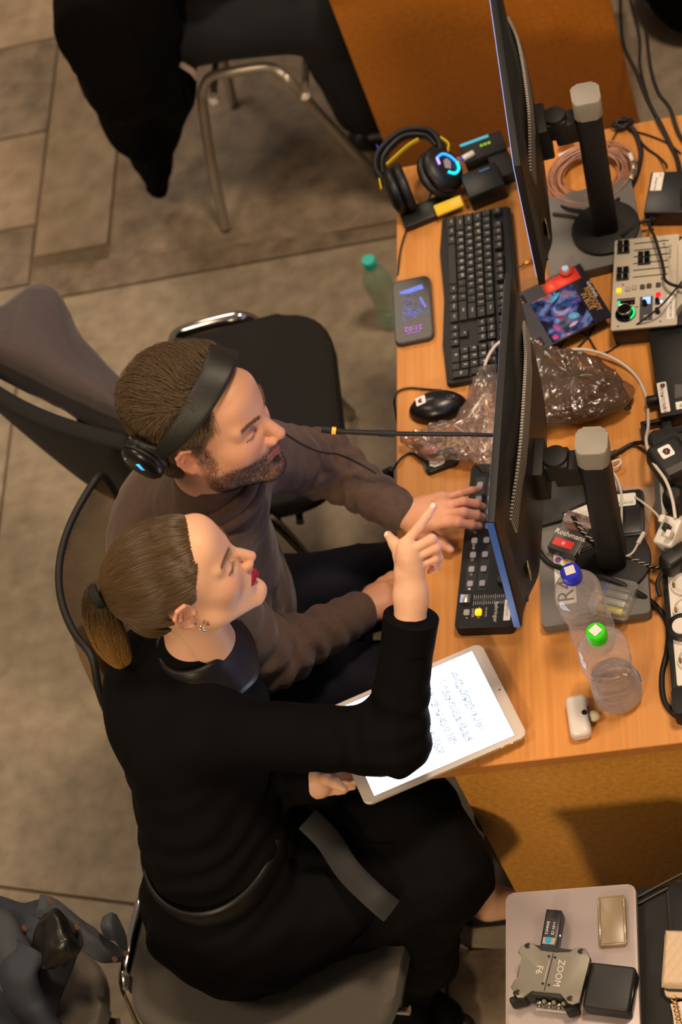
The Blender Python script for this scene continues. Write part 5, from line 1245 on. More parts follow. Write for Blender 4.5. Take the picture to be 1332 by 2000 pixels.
def stepM(p, t, h_):
    # swept back from the forehead over the top, down at the sides and the back, in loose locks
    top = np.clip((p[:, 2:3]-.055)/.045, 0, 1); back = np.clip((-.07-p[:, 0:1])/.03, 0, 1)
    lock = nz3(np.floor(p*70)/70*26+7)
    fl = top*A_((-1, .30, .1))+(1-top)*A_((-.45, 0, -.85))+back*A_((.1, 0, -.9))+.75*nz3(p*24)*(.4+.6*top)+.35*lock*top+.22*(h_-.5)
    fl /= np.linalg.norm(fl, axis=1, keepdims=True); ln = np.where(p[:, 2:3] > .05, .0068, .0026)*(.5+.9*h_[:, :1])
    return proj_v(p+fl*ln, False, .0015+.011*math.sin(min(1, t*1.1)*2.3)*(.2+h_[:, 1])*(.25+top[:, 0]))
strands('hair_strands', st, stepM, 0, 9, .00042, hairM2, man, MAN, SM, (-.36, .42, 0))
# beard stubble and brows
def face_tufts(name, pts, dirs, ln, r, m_, par, M, sc, loc):
    V, F = [], []; b = 0
    for p, d in zip(pts, dirs):
        a = np.cross(d, (.2, .9, .3)); a /= np.linalg.norm(a); q = p+d*ln*(.6+.6*rs.rand())
        V += [p+a*r, p-a*r, q-a*r*.3, q+a*r*.3]; F.append((b, b+1, b+2, b+3)); b += 4
    V = xf([(np.array(V), None)], M, sc)[0][0]-A_(loc); o = np_mesh(name, [(V, np.array(F))], m_, par, None, None, 0); o['kind'] = 'stuff'
Vh, Fh = hdM.nets(); fc_ = Vh[Fh].mean(1); fn = np.cross(Vh[Fh[:, 1]]-Vh[Fh[:, 0]], Vh[Fh[:, 2]]-Vh[Fh[:, 0]]); fn /= np.linalg.norm(fn, axis=1)[:, None]+1e-9
out_ = np.sign(np.sum(fn*(fc_-A_((0, 0, -.02))), axis=1))[:, None]; fn *= out_
x, y, z = fc_.T; ay = np.abs(y)
w = np.clip((-.046-z)/.012, 0, 1)*np.clip((x+.005)/.02, 0, 1)*np.clip((z+.125)/.012, 0, 1); w = np.maximum(w, np.exp(-((z+.0535)/.005)**2)*(ay < .030)*(x > .08)*.9)
w = np.maximum(w, np.clip((.030-x)/.01, 0, 1)*np.clip((x-.002)/.01, 0, 1)*np.clip((.02-z)/.02, 0, 1)*np.clip((z+.06)/.01, 0, 1)*.8*(ay > .04))
lipz = (np.abs(z+.0655) < .010) & (ay < .025) & (x > .08); w = w*(~lipz)
sel = np.where(rs.rand(len(w)) < w*.55)[0]
dr = fn[sel]*.5+A_((.25, 0, -.8))+.35*rs.normal(size=(len(sel), 3)); dr /= np.linalg.norm(dr, axis=1)[:, None]
face_tufts('beard', fc_[sel], dr, .0050, .00030, mat('beard brown', '2c1e15', .6), man, MAN, SM, (-.36, .42, 0))
def brows(par, M, sc, loc, m_, th, fct, fnn):
    x, y, z = fct.T; ay = np.abs(y); bz = .0195+.006*np.sin(np.clip((ay-.012)/.042, 0, 1)*2.6)
    s_ = np.where((np.abs(z-bz) < th) & (ay > .012) & (ay < .050) & (x > .055))[0]
    s_ = np.concatenate([s_, s_]); dr = fnn[s_]*.35+np.stack([np.full(len(s_), -.2), np.sign(y[s_])*.9, np.full(len(s_), .25)], 1)+.2*rs.normal(size=(len(s_), 3)); dr /= np.linalg.norm(dr, axis=1)[:, None]
    face_tufts('eyebrows', fct[s_], dr, .007, .00022, m_, par, M, sc, loc)
brows(man, MAN, SM, (-.36, .42, 0), mat('brow brown', '7a5c48', .6), .0035, fc_, fn)
# headphones worn by the man
hpM = MAN @ Matrix.Diagonal((SM, SM, SM, 1))
hp = thing('worn_headphones', 'black on-ear headphones on the man, band over his crown, tiny blue lights', 'headphones', (MAN.translation.x, MAN.translation.y, MAN.translation.z), MAN.to_3x3())
s_ = SM
def hpP(a, r=.104, tilt=.0):
    # band arc in the y-z plane, leaning back
    y = (.090)*math.sin(a)*s_*1.02; z = (.005+.137*math.cos(a))*s_ if abs(a) < 1.5708 else (.005+.137*math.cos(a))*s_
    return Vector((-.012*s_+ .030*s_*math.cos(a)*0 -.02*s_*(1-math.cos(a)), y, z))
lm = mat('black soft leather', '15130f', .5, bump=.25, bscale=500, bdist=.0004)
def bandf(u, v):
    a = (u-.5)*2*1.66; w_ = .0240*(1-.25*abs(2*u-1)**3)
    c = Vector((-.065*s_+.132*s_*max(0, math.cos(a))**.85, .0945*math.sin(a)*s_, (.016+.096*max(0, math.cos(a))+.012*math.cos(a))*s_))
    n = Vector((.48*math.cos(a), math.sin(a), math.cos(a))).normalized()
    wd = Vector((1, 0, -.62*max(0, math.cos(a)))).normalized()
    wd = (wd-n*wd.dot(n)).normalized()
    t = v*2*math.pi; ct, st_ = math.cos(t), math.sin(t)
    sx = math.copysign(abs(ct)**.5, ct); sy = math.copysign(abs(st_)**.5, st_)
    return c+wd*(w_*sx)+n*(.0048*sy+.002)
mb = MB(); mb.grid(bandf, 60, 25)
o_band = obj('headband', mb, lm, hp, ang=180)
for q in (-1, 1):
    cpos = Vector((-.078*s_, q*.094*s_, .018*s_))
    mb = MB(); mb.box((.034, .009, .034), cpos+Vector((.012, q*.004, .020)), rot=(0, .5, 0), bev=.003); obj('slider', mb, blk2, hp)
    MC = Matrix.Translation(cpos) @ Matrix.Rotation(-q*-.35, 4, 'Z') @ Matrix.Rotation(-q*(math.pi/2+.24), 4, 'X')
    mb = MB(); mb.lathe([(0, -.004), (.034, -.004), (.037, .002), (.036, .010), (.030, .016), (.018, .019), (0, .0195)], 40, MC @ Matrix.Diagonal((.95, 1.15, 1, 1))); cup = obj('ear_cup', mb, mat('black satin plastic', '0f0e0e', .3), hp, ang=50)
    mb = MB(); mb.tube([MC @ Vector((.027*math.cos(a), .033*math.sin(a), -.008)) for a in np.linspace(0, 2*math.pi, 24, endpoint=False)], .0085, 10, 0, closed=True); obj('ear_pad', mb, lm, hp, ang=180)
    if q < 0:
        gl_ = mat('blue dot light', '2f9cff', .3, emit=3)
        mb = MB()
        for i in range(5):
            for j in range(3): mb.sph(.0011, MC @ Vector((.006+j*.0034, .016-i*.0040+j*.001, .0196-.0002*i)), seg=8)
        obj('light_dots', mb, gl_, hp, label='cluster of tiny blue lights')['kind'] = 'stuff'
        mb = MB(); mb.sph(.0014, MC @ Vector((-.016, .022, .0168)), seg=8); obj('light_dot', mb, gl_, hp)
        mb = MB(); mb.tube([MC @ Vector((.039*math.cos(a), .044*math.sin(a), .004)) for a in np.linspace(.3, 2.2, 12)], .0022, 8, 2); obj('yoke', mb, blk2, hp)
cable('thin black cable hanging from beyond the man to his sleeve', [(545, 838, 1.16), (570, 856, 1.12), (600, 873, 1.07), (630, 884, 1.02), (662, 888, .97), (700, 905, .92), (735, 925, .90)], .0019)
# ------------------------------------------------------------ the woman
WL = (-.34, -.08, 0); woff = -Vector(WL)
wom = thing('person', 'woman in black with a blonde ponytail, pointing up with her right hand', 'person', WL)
wN = hx(WOM, SW_, (-.068, 0, -.150)); wNt = hx(WOM, SW_, (-.03, 0, -.05))
w_sR = Pn(395, 1432, .995); w_eR = Pn(772, 1448, .885); w_wR = Pn(803, 1205, 1.075)
w_sL = Pn(385, 1235, .99); w_eL = Pn(480, 1450, .77); w_wL = Pn(596, 1528, .790)
w_ch = Pn(366, 1412, .93); w_wa = Pn(425, 1640, .73); w_pe = Pn(460, 1765, .575)
hdW = head_field(True)
wf = [[P(790, 1062, 1.172), P(818, 1030, 1.180), P(834, 1007, 1.185), P(847, 988, 1.188)],
      [P(797, 1077, 1.166), P(843, 1053, 1.168), P(852, 1070, 1.145), P(838, 1086, 1.132)],
      [P(803, 1092, 1.153), P(851, 1070, 1.155), P(857, 1090, 1.130), P(842, 1101, 1.120)],
      [P(808, 1108, 1.138), P(849, 1092, 1.138), P(854, 1108, 1.118), P(840, 1116, 1.108)]]
wt_ = [P(790, 1130, 1.115), P(781, 1088, 1.145), P(771, 1062, 1.160), P(758, 1045, 1.168)]
hW = hand_sdf(sum(wf, [])+wt_+[P(803, 1240, 1.05)], .0015)
hand(hW, (P(786, 1180, 1.090), P(818, 1182, 1.082)), wf, wt_, .0115, .0077)
hW.cone(P(802, 1165, 1.10), P(800, 1250, 1.04), .0235, .030, .02)
lf2 = [[P(628, 1519, .800), P(655, 1515, .795), P(680, 1512, .785), P(700, 1510, .780)], [P(630, 1527, .795), P(658, 1526, .785), P(680, 1526, .778), P(700, 1525, .776)],
       [P(630, 1535, .790), P(655, 1538, .778), P(675, 1538, .774), P(690, 1537, .773)], [P(626, 1542, .785), P(645, 1546, .776), P(660, 1546, .772), P(672, 1546, .771)]]
lt2 = [P(612, 1520, .80), P(635, 1522, .812), P(655, 1530, .812), P(672, 1541, .806)]
hW2 = hand_sdf(sum(lf2, [])+lt2+[P(580, 1528, .78)], .0018); hand(hW2, (P(604, 1518, .795), P(602, 1538, .788)), lf2, lt2, .0115, .0075)
hW2.cone(P(605, 1528, .792), P(570, 1522, .78), .021, .026, .02)
core2 = SDF((-.60, -.32, .05), (.40, .30, 1.14), .013)
core2.chain([w_pe, w_wa, w_ch], [.10, .08, .09], .05); core2.cone(w_ch, wN, .08, .040, .05)
core2.cone(w_sR, w_eR, .028, .026); core2.cone(w_eR, w_wR, .026, .020); core2.cone(w_sL, w_eL, .028, .025); core2.cone(w_eL, w_wL, .025, .020)
wkR = Pn(862, 1700, .555); wkL = Pn(800, 1592, .565); wfR = Pn(775, 1950, .09); wfL = Pn(945, 1748, .10)
whR, whL = A_(w_pe)+A_((.02, -.062, 0)), A_(w_pe)+A_((.03, .095, .01))
core2.cone(whR, wkR, .055, .045); core2.cone(wkR, wfR, .042, .028); core2.cone(whL, wkL, .055, .045); core2.cone(wkL, wfL, .042, .030)
# neck and the opening of the collar stay bare
nk = SDF(wN-A_((.12, .12, .14)), wN+A_((.14, .12, .16)), .003)
nk.cone(wN+A_((-.012, 0, -.03)), wNt, .048, .043, .02); nk.cone(wN+A_((-.01, 0, -.04)), w_ch*.4+wN*.6, .052, .05, .03)
wlegs = SDF(np.minimum(wfR, wfL)-.1, np.maximum(wfR, wfL)+.14, .006); wlegs.cone(wfL+A_((0, 0, .08)), wfL+A_((.0, 0, -.02)), .034, .032, .02); wlegs.cone(wfL+A_((0, 0, -.04)), wfL+A_((.13, .0, -.075)), .034, .022, .03)
wlegs.cone(wfR+A_((0, 0, .06)), wfR, .033, .030, .02); wlegs.cone(wfR+A_((0, 0, -.03)), wfR+A_((.10, -.04, -.06)), .032, .022, .03)
def colW(V):
    Mi = np.array(WOM.inverted()); L_ = (V@Mi[:3, :3].T+Mi[:3, 3])/SW_; C = face_col(True)(L_)
    far = np.linalg.norm(L_, axis=1) > .21
    C2 = skin_flat('deac8c', reds=[(f[1], .014, 'd8927c', .45) for f in wf]+[(f[3], .012, 'd88c7c', .6) for f in wf+[wt_]]+[(P(845, 1104, 1.12), .012, 'a83848', .7)], nails=[(A_(wf[0][3])+A_((-.001, -.002, .0060)), .0052), (A_(wt_[3])+A_((-.003, .0, .004)), .0045)], nailc='f0d6cc')(V)
    C[far] = C2[far]; return C
hn = xf([hdW.nets()], WOM, SW_)
body_part('body', [hn[0], nk, hW, hW2, core2, wlegs], skinm, wom, WL, colW)
blackc = mat('black jersey', '070606', .85, bump=.35, bscale=700, bdist=.0008, spec=.12)
satin = mat('black satin', '0d0a09', .45, bump=.2, bscale=90, bdist=.002, spec=.5)
dr = SDF((-.62, -.36, .50), (.14, .30, 1.14), .0062)
dr.chain([w_pe+A_((0, 0, .01)), w_wa, w_ch], [.150, .112, .118], .06)
dr.ell(w_pe+A_((-.005, .02, .0)), (.160, .158, .13), .05)
dr.cone(w_ch+A_((0, .065, .02)), w_wa+A_((0, .03, 0)), .082, .085, .05); dr.cone(w_ch+A_((0, -.065, .02)), w_wa+A_((0, -.03, 0)), .082, .085, .05)
dr.ell(w_ch+A_((.070, .055, -.04)), (.055, .055, .055), .04); dr.ell(w_ch+A_((.070, -.055, -.04)), (.055, .055, .055), .04)
dr.cone(wN+A_((-.015, 0, -.055)), w_sR, .052, .056, .05); dr.cone(wN+A_((-.015, 0, -.055)), w_sL, .052, .056, .05)
dr.chain([w_sR, w_eR], [.060, .053], .03); dr.cone(w_eR, w_wR*.86+w_eR*.14, .052, .042, .03); dr.chain([w_sL, w_eL, w_wL*.98+w_eL*.02], [.058, .046, .036], .03)
dr.cone(whR+A_((.02, 0, .01)), wkR, .102, .076, .05); dr.cone(whL+A_((.02, 0, .01)), wkL, .098, .078, .05)
def wr2(g):
    r = np.zeros(g.shape[:-1])
    for a, b, am, fr_, wid in ((w_sR, w_eR, .0040, 120, .09), (w_eR, w_wR, .0032, 120, .08), (w_sL, w_eL, .004, 120, .1)):
        ba = b-a; L_ = np.linalg.norm(ba); u = ba/L_; p = g-a; t = p@u; q = np.linalg.norm(p-t[..., None]*u, axis=-1)
        w = np.exp(-(q/.085)**4)*np.exp(-((t-L_*(.9 if a is not w_eR else .15))/wid)**2); r += am*w*np.sin(t*fr_+2.5*np_noise(g*20, 5)+g[..., 2]*25)
    n1 = np_noise(g*A_((10, 24, 8))+3*np_noise(g*6, 2)[..., None], 9)
    r += .0060*n1*np.clip((.80-g[..., 2])/.1, 0, 1)+.0025*n1
    r += .006*np.exp(-((np.linalg.norm(g-w_wa, axis=-1)/.2)**4))*np.sin((g[..., 2]-.22*g[..., 0])*130+2*np_noise(g*14, 3))*.6
    return r
dr.warp(wr2)
dr.ell(Pn(300, 1352, .975), (.078, .120, .10), .05)
dr.cone(wN+A_((-.015, 0, -.060)), wN+A_((-.010, 0, -.018)), .060, .053, .03)
u_ = Vector(w_wR-w_eR).normalized(); dr.clip((0, 0, -1), (0, 0, .505))
body_part('dress', [dr], blackc, wom, WL)
# flared cuffs
c0 = Vector(w_wR*.78+w_eR*.22)+woff
mb = MB(); mb.tube([c0, c0+u_*.03, c0+u_*.052], lambda t_: .0435+.0015*t_, 32, 0); 
obj('cuff', mb, blackc, wom, ang=60)
# skirt and wide trousers
pt = SDF((-.58, -.36, .02), (.28, .30, .70), .009)
pt.ell(w_pe+A_((0, .02, -.02)), (.15, .158, .11), .04)
pt.cone(whR, wkR, .104, .080, .05); pt.cone(whL, wkL, .10, .080, .05)
pt.cone(wkR, wfR+A_((-.01, .0, .02)), .080, .070, .05); pt.cone(wkL, wfL+A_((-.02, 0, .12)), .078, .060, .05)
pt.cone(whR*.3+wkR*.7, Pn(840, 1870, .18), .07, .05, .05)
pt.warp(lambda g: .008*np_noise(g*A_((16, 26, 12))+2*np_noise(g*8, 3)[..., None], 6)+.003*np_noise(g*40, 8)); pt.clip((0, 0, -1), (0, 0, .03))
pt.cone(wfR, wfR+A_((.085, -.035, -.03)), .058, .040, .03)
body_part('skirt', [pt], blackc, wom, WL)
for a, b in ((wfL+A_((-.03, 0, -.068)), wfL+A_((.135, 0, -.080))), (wfR+A_((-.03, .01, -.055)), wfR+A_((.11, -.045, -.068)))):
    s_ = SDF(np.minimum(a, b)-.06, np.maximum(a, b)+.06, .004); s_.cone(a, b, .036, .030, .02, ax=(0, 0, 1), sc=.8); s_.cone(a+A_((-.005, 0, .02)), a+A_((-.008, 0, .04)), .032, .028, .015)
    s_.ell(a*.55+b*.45+A_((0, 0, .05)), (.05, .03, .042), .006, sub=True); s_.clip((0, 0, -1), (0, 0, .004)); body_part('shoe', [s_], shoe, wom, WL)
# belt
mb = MB(); wa = Vector(w_wa)+woff
ring = [wa+Vector((.124*math.cos(a)-.004, .148*math.sin(a), .000+.012*math.cos(a+.6))) for a in np.linspace(0, 2*math.pi, 24, endpoint=False)]
mb.tube(ring, .030, 10, 3, closed=True, flat=(.25, 1)); obj('belt', mb, satin, wom, ang=180)
pth = [P(640, 1640, .70), P(680, 1700, .69), P(730, 1750, .68), P(765, 1780, .66)]
mb = MB(); mb.tube([P(600, 1600, .72)+woff]+[p+woff for p in pth], .022, 8, 5, flat=(1, .16)); obj('belt_tail', mb, mat('dull black ribbon', '0b0909', .6), wom, ang=60)
# satin collar: a band that stands at the neck and folds out over the shoulders, open at the throat
def colf(u, v):
    a = 2*math.pi*u+.35; ca, sa = math.cos(a), math.sin(a); fr = max(0, ca)**3
    r0 = .0485+.046*v**1.1-.012*fr*v; c = Vector(wN)+woff+Vector((-.006, 0, .007))
    z = .012+.010*math.sin(min(1, v*2.2)*math.pi)-.062*v**1.5-.030*fr*(.6+.6*v)+.004*math.sin(a*7)*v
    return c+Vector((ca*r0*1.04, sa*r0*1.06, z))
mb = MB(); mb.grid(colf, 56, 12, cu=True); o = obj('collar', mb, satin, wom, ang=180); md = o.modifiers.new('thick', 'SOLIDIFY'); md.thickness = .003
# hair
capW = hair_cap(True); V, F = capW.nets(); keep = hair_line(V[F].mean(1), True)
V2 = xf([(V, F[keep])], WOM, SW_)[0][0]
np_mesh('hair', [(V2-A_(WL), F[keep])], hairW, wom, smooth=2)
tieL = A_((-.120, 0, .058))
rs = np.random.RandomState(11); st = seeds(13000, A_((-.02, 0, .03)), True, rs); st2 = seeds(40000, A_((-.02, 0, .03)), True, rs); fw = st2+A_((.007, 0, .0)); st2 = st2[(st2[:, 0] > -.03) & ~hair_line(fw, True)]+A_((.004, 0, 0))*rs.rand(int(((st2[:, 0] > -.03) & ~hair_line(fw, True)).sum()), 1); st = np.concatenate([st, proj_v(st2, True, 0.0)])
def stepW(p, t, h_):
    d = tieL-p; L_ = np.linalg.norm(d, axis=1, keepdims=True)
    fl = d/L_+.10*nz3(p*30)+.05*(h_-.5); fl /= np.linalg.norm(fl, axis=1, keepdims=True)
    q = proj_v(p+fl*np.minimum(.008, L_*.5), True, (.0006+.0022*h_[:, 1]*(.3+t)))
    w = (np.linalg.norm(q-tieL, axis=1) < .03)[:, None]; q = np.where(w, q*.5+(p+fl*.006)*.5, q)
    return np.where(L_ < .012, p+d*.1, q)
strands('hair_strands', st, stepW, 0, 11, .00042, hairW2, wom, WOM, SW_, WL)
tie = WOM @ (Vector(tieL)*SW_); tw = Vector(tie)+woff
mb = MB()
Rt = WOM.to_3x3()
for k in range(3): mb.tube([tw+Rt @ Vector((-.004-.004*k, .0165*math.cos(a), .0165*math.sin(a)+.0)) for a in np.linspace(0, 2*math.pi, 16, endpoint=False)], .0042, 8, 2, closed=True)
obj('hair_tie', mb, mat('black hair band', '0b0a0a', .8, bump=.6, bscale=300), wom, ang=180)
# ponytail
pts = [tie+Vector((.006, 0, 0)), P(192, 1160, tie.z-.010), P(193, 1190, tie.z-.045), P(206, 1230, tie.z-.085), P(222, 1264, tie.z-.115), P(238, 1288, tie.z-.135), P(247, 1300, tie.z-.145)]
pcv = catmull(pts, 6); n_ = len(pcv)
rad = lambda t: (.011+.0165*math.sin(min(1, t*1.2+.05)*math.pi*.74))*(1-.85*max(0, t)**5)
mb = MB(); mb.tube([p+woff for p in pcv], lambda t: rad(t)*.82, 14, 0); obj('ponytail', mb, hairW, wom, ang=180)
V, F = [], []; b = 0; rs2 = np.random.RandomState(3)
for i in range(1500):
    a = rs2.rand()*6.28; r0 = rs2.rand()**.35; tw_ = rs2.normal()*.8; t1 = .80+.22*rs2.rand(); fr = []
    for k in range(15):
        t = t1*k/14; x_ = min(n_-1.001, t*(n_-1)); i0 = int(x_); c = pcv[i0].lerp(pcv[min(n_-1, i0+1)], x_-i0)
        d = (pcv[min(n_-1, i0+1)]-pcv[max(0, i0-1)]).normalized(); e1 = d.cross(Vector((.2, .9, .2))).normalized(); e2 = d.cross(e1)
        rr = (rad(t)+.004*t)*(.55+.5*r0); aa = a+tw_*t; fr.append((c+e1*math.cos(aa)*rr+e2*math.sin(aa)*rr+woff, e1, e2))
    for k, (c, e1, e2) in enumerate(fr):
        w_ = .00048*(1-.6*k/14)
        for j in range(3): V.append(A_(c+(e1*math.cos(j*2.094)+e2*math.sin(j*2.094))*w_))
    for k in range(14):
        for j in range(3): F.append((b+k*3+j, b+k*3+(j+1) % 3, b+k*3+3+(j+1) % 3, b+k*3+3+j))
    b += 45
def pc_(V_):
    t = np.clip((-.03-(V_[:, 2]-tw.z))/.11, 0, 1)[:, None]; return np.concatenate([lin('4a3822')*(1-t)+lin('a87a38')*t, np.ones((len(V_), 1))], 1)
o = np_mesh('ponytail_strands', [(np.array(V), np.array(F))], mat('golden blonde strands', '6e522e', .38, spec=.6, attr='col'), wom, None, pc_, 0); o['kind'] = 'stuff'
# brows, lashes, earring
Vh, Fh = hdW.nets(); fcw = Vh[Fh].mean(1); fnw = np.cross(Vh[Fh[:, 1]]-Vh[Fh[:, 0]], Vh[Fh[:, 2]]-Vh[Fh[:, 0]]); fnw /= np.linalg.norm(fnw, axis=1)[:, None]+1e-9
fnw *= np.sign(np.sum(fnw*(fcw-A_((0, 0, -.02))), axis=1))[:, None]
brows(wom, WOM, SW_, WL, mat('brow light brown', '80603f', .6), .0024, fcw, fnw)
mb = MB()
for q in (-1, 1):
    for i in range(16):
        t = i/15; p = Vector((.0905-.008*t, q*(.022+.022*t), -.0005-.002*abs(t-.5))); d = Vector((.8, q*(.1+.5*t), -.25)).normalized()
        mb.tube([(WOM @ (p*SW_))+woff, (WOM @ ((p+d*.004)*SW_))+woff, (WOM @ ((p+d*.0072+Vector((0, 0, .001)))*SW_))+woff], lambda u: .0004*(1-.7*u), 3, 0)
obj('eyelashes', mb, mat('lash black', '120c0a', .5), wom)['kind'] = 'stuff'
mb = MB(); e0 = Vector((-.003, -.0845, -.0345)); 
for d in ((0, 0, 0), (.003, -.001, -.005), (-.003, 0, -.004), (.001, 0, -.010)): mb.sph(.0022 if d[2] > -.009 else .0032, (WOM @ ((e0+Vector(d))*SW_))+woff, seg=10)
obj('earring', mb, mat('earring silver', 'e0dcd8', .1, 1), wom)
# ------------------------------------------------------------ tablet
c1, c2, c3, c4 = P(945, 1254, .772), P(1025, 1441, .772), P(706, 1578, .80), P(640, 1386, .80)
cx_ = (c1+c2+c3+c4)/4; xa = ((c1+c2)-(c3+c4)).normalized(); ya = ((c1+c4)-(c2+c3)); ya = (ya-xa*ya.dot(xa)).normalized(); za = xa.cross(ya)
Rt = Matrix((xa, ya, za)).transposed()
LW = ((c1-c4).length+(c2-c3).length)/2; LH = ((c1-c2).length+(c4-c3).length)/2
tb = thing('tablet', 'large white tablet showing sheet music, held over the desk corner', 'tablet', cx_, Rt)
mb = MB(); mb.slab((LW, LH, .0065), (0, 0, 0), r=.012, bev=.0018); obj('body', mb, mat('white tablet shell', 'c9bdb2', .35, .2), tb)
mb = MB(); mb.slab((LW-.003, LH-.003, .0006), (0, 0, .0033), r=.011, bev=0); obj('front_glass', mb, mat('white tablet glass', 'cdbfb4', .25), tb)
SWd, SHt = LW*.865, LH*.905
mb = MB(); mb.box((SWd+.0016, SHt+.0016, .0003), (0, 0, .0037)); obj('screen_edge', mb, rub, tb)
mb = MB(); mb.box((SWd, SHt, .0004), (0, 0, .0038)); obj('screen', mb, mat('tablet screen white', 'dce9ff', .3, emit=4.2), tb)
mk = mat('music print', '8494a4', .6, emit=.75); mk2 = mat('faint music print', 'a8bccf', .6, emit=.55)
rnd = random.Random(21)
for k in range(8):
    x0 = SWd/2-.040-k*.0262; mb = MB(); faint = k >= 6
    ln_ = SHt*(.72 if k else .70); y0 = -.002 if k % 2 else .004
    for j in range(4): 
        xx = x0-j*.0036
        for i in range(105 if not faint else 36):
            yy = y0+rnd.uniform(-ln_/2, ln_/2); mb.box((rnd.uniform(.0008, .0022), rnd.uniform(.0008, .0024), .0003), (xx+rnd.gauss(0, .0012), yy, .0045), rot=(0, 0, rnd.uniform(-.3, .3)))
    o = obj('notes', mb, mk2 if faint else mk, tb, ang=0); o['kind'] = 'stuff'
    mb = MB()
    for j in range(4):
        for i in range(2): mb.box((.0005, ln_, .0002), (x0-j*.0036+(i-.5)*.0016, y0, .0043))
    o = obj('staff_lines', mb, mk2, tb, ang=0); o['kind'] = 'stuff'
mb = MB(); mb.cyl(.0016, .0016, .0003, (LW/2-.0075, 0, .0037)); obj('front_camera', mb, rub, tb)
for y in (-.006, .006): mb = MB(); mb.box((.010, .0012, .003), (LW/2-.040+y*1.4, -LH/2-.0004, 0), bev=.0005); obj('volume_button', mb, mat('tablet metal edge', 'c9b49a', .3, .8), tb)
mb = MB(); mb.box((.0014, .008, .003), (LW/2+.0002, LH/2-.045, -.0005)); obj('side_button', mb, rub, tb)
# ------------------------------------------------------------ chairs
fab = mat('dark grey seat fabric', '575047', .9, noise=.14, nscale=350, bump=.4, bscale=900, bdist=.0008, sheen=.1)
fabk = mat('black seat fabric', '12100e', .9, noise=.2, nscale=300, bump=.4, bscale=900, bdist=.0008)
def tubef(name, pts, r, m_, par, sm=6, flat=None):
    mb = MB(); mb.tube(pts, r, 14, sm, flat=flat); return obj(name, mb, m_, par, ang=60)
def iso_chair(label, c, rz, fabric, back=True, sw_=.50, sd=.44, group=None, brot=0, boff=(0, 0), bz=.53, out=(.012, .012), bh=.34, low=0):
    """forward is local +x"""
    t = thing('visitor_chair', label, 'chair', (c[0], c[1], 0), rz, group)
    mb = MB(); b = bmesh.new(); bmesh.ops.create_grid(b, x_segments=20, y_segments=20, size=1)
    pts = rrect(sd, sw_, .11, 8)
    mb.prism(pts, -.03, .022, bev=.018, bseg=4); obj('seat', mb, fabric, t, ang=60, M=Matrix.Translation((0, 0, .452)))
    mb = MB(); mb.prism(rrect(sd-.02, sw_-.02, .10, 8), -.012, 0, bev=.003); obj('seat_pan', mb, blk2, t, M=Matrix.Translation((0, 0, .420)))
    for q in (-1, 1):
        y = q*(sw_/2+out[q > 0]); zl = low if q < 0 else 0
        tubef('leg_frame', [(.15, y+q*.03, .011), (.095, y+q*.015, .25), (.055, y, .42-zl), (.035, y, .462-zl), (.0, y, .472-zl), (-.09, y, .472-zl), (-.125, y, .462-zl), (-.145, y, .42-zl), (-.18, y+q*.015, .25), (-.24, y+q*.03, .011)], .0125, chrome, t, flat=(.8, 1.15))
    tubef('crossbar', [(.10, -sw_/2-.01, .405), (.10, sw_/2+.01, .405)], .009, chrome, t, 0); tubef('crossbar', [(-.12, -sw_/2-.01, .405), (-.12, sw_/2+.01, .405)], .009, chrome, t, 0)
    for q in (-1, 1):
        if brot: tubef('back_post', [(-.10, q*.10-.05, .425), (-.16, q*.08-.10, .45), (-.195+boff[0]-q*.075, q*.06+boff[1], .54), (-.205+boff[0]-q*.075, q*.06+boff[1], .64)], .010, blk2, t)
        else: tubef('back_post', [(-.10, q*.16, .425), (-.20+boff[0], q*.17, .45), (-.245+boff[0], q*.17, .52), (-.30+boff[0], q*.17, .72)], .010, blk2, t)
    if back:
        def bf(u, v):
            y = (u-.5)*(.47 if not brot else .56); z = v*bh; w_ = 1-.08*(2*abs(v-.55))**4
            return Vector((-.035*math.cos((u-.5)*math.pi)+.035*(1-v)*.0-.18*z, y*w_, .53+z))
        mb = MB(); mb.grid(bf, 20, 14); o = obj('backrest', mb, fabric, t, ang=180, M=Matrix.Translation((-.245+boff[0], boff[1], bz-.53)) @ Matrix.Rotation(brot, 4, 'Z')); md = o.modifiers.new('thick', 'SOLIDIFY'); md.thickness = .035; md.offset = 0
        mv = o.modifiers.new('bev', 'BEVEL'); mv.width = .012; mv.segments = 3
    return t
sc_ = (P(250, 1790, .46)+P(770, 1905, .46))/2
iso_chair('grey visitor chair the woman in black sits on', (-.305, -.115), math.radians(80), fab, out=(-.06, .012), sd=.46, boff=(-.09, 0), low=.035)
iso_chair('grey visitor chair in the lower left corner under the blue grey jacket', (P(225, 1935, .46).x-.285, P(105, 2010, .46).y-.03), math.radians(80), fab)
iso_chair('black visitor chair beyond the man, brown garment over its back', (-.425, 1.040), math.radians(6), fabk, brot=math.radians(47), boff=(-.005, -.10), bz=.48, bh=.41, out=(.012, .02))
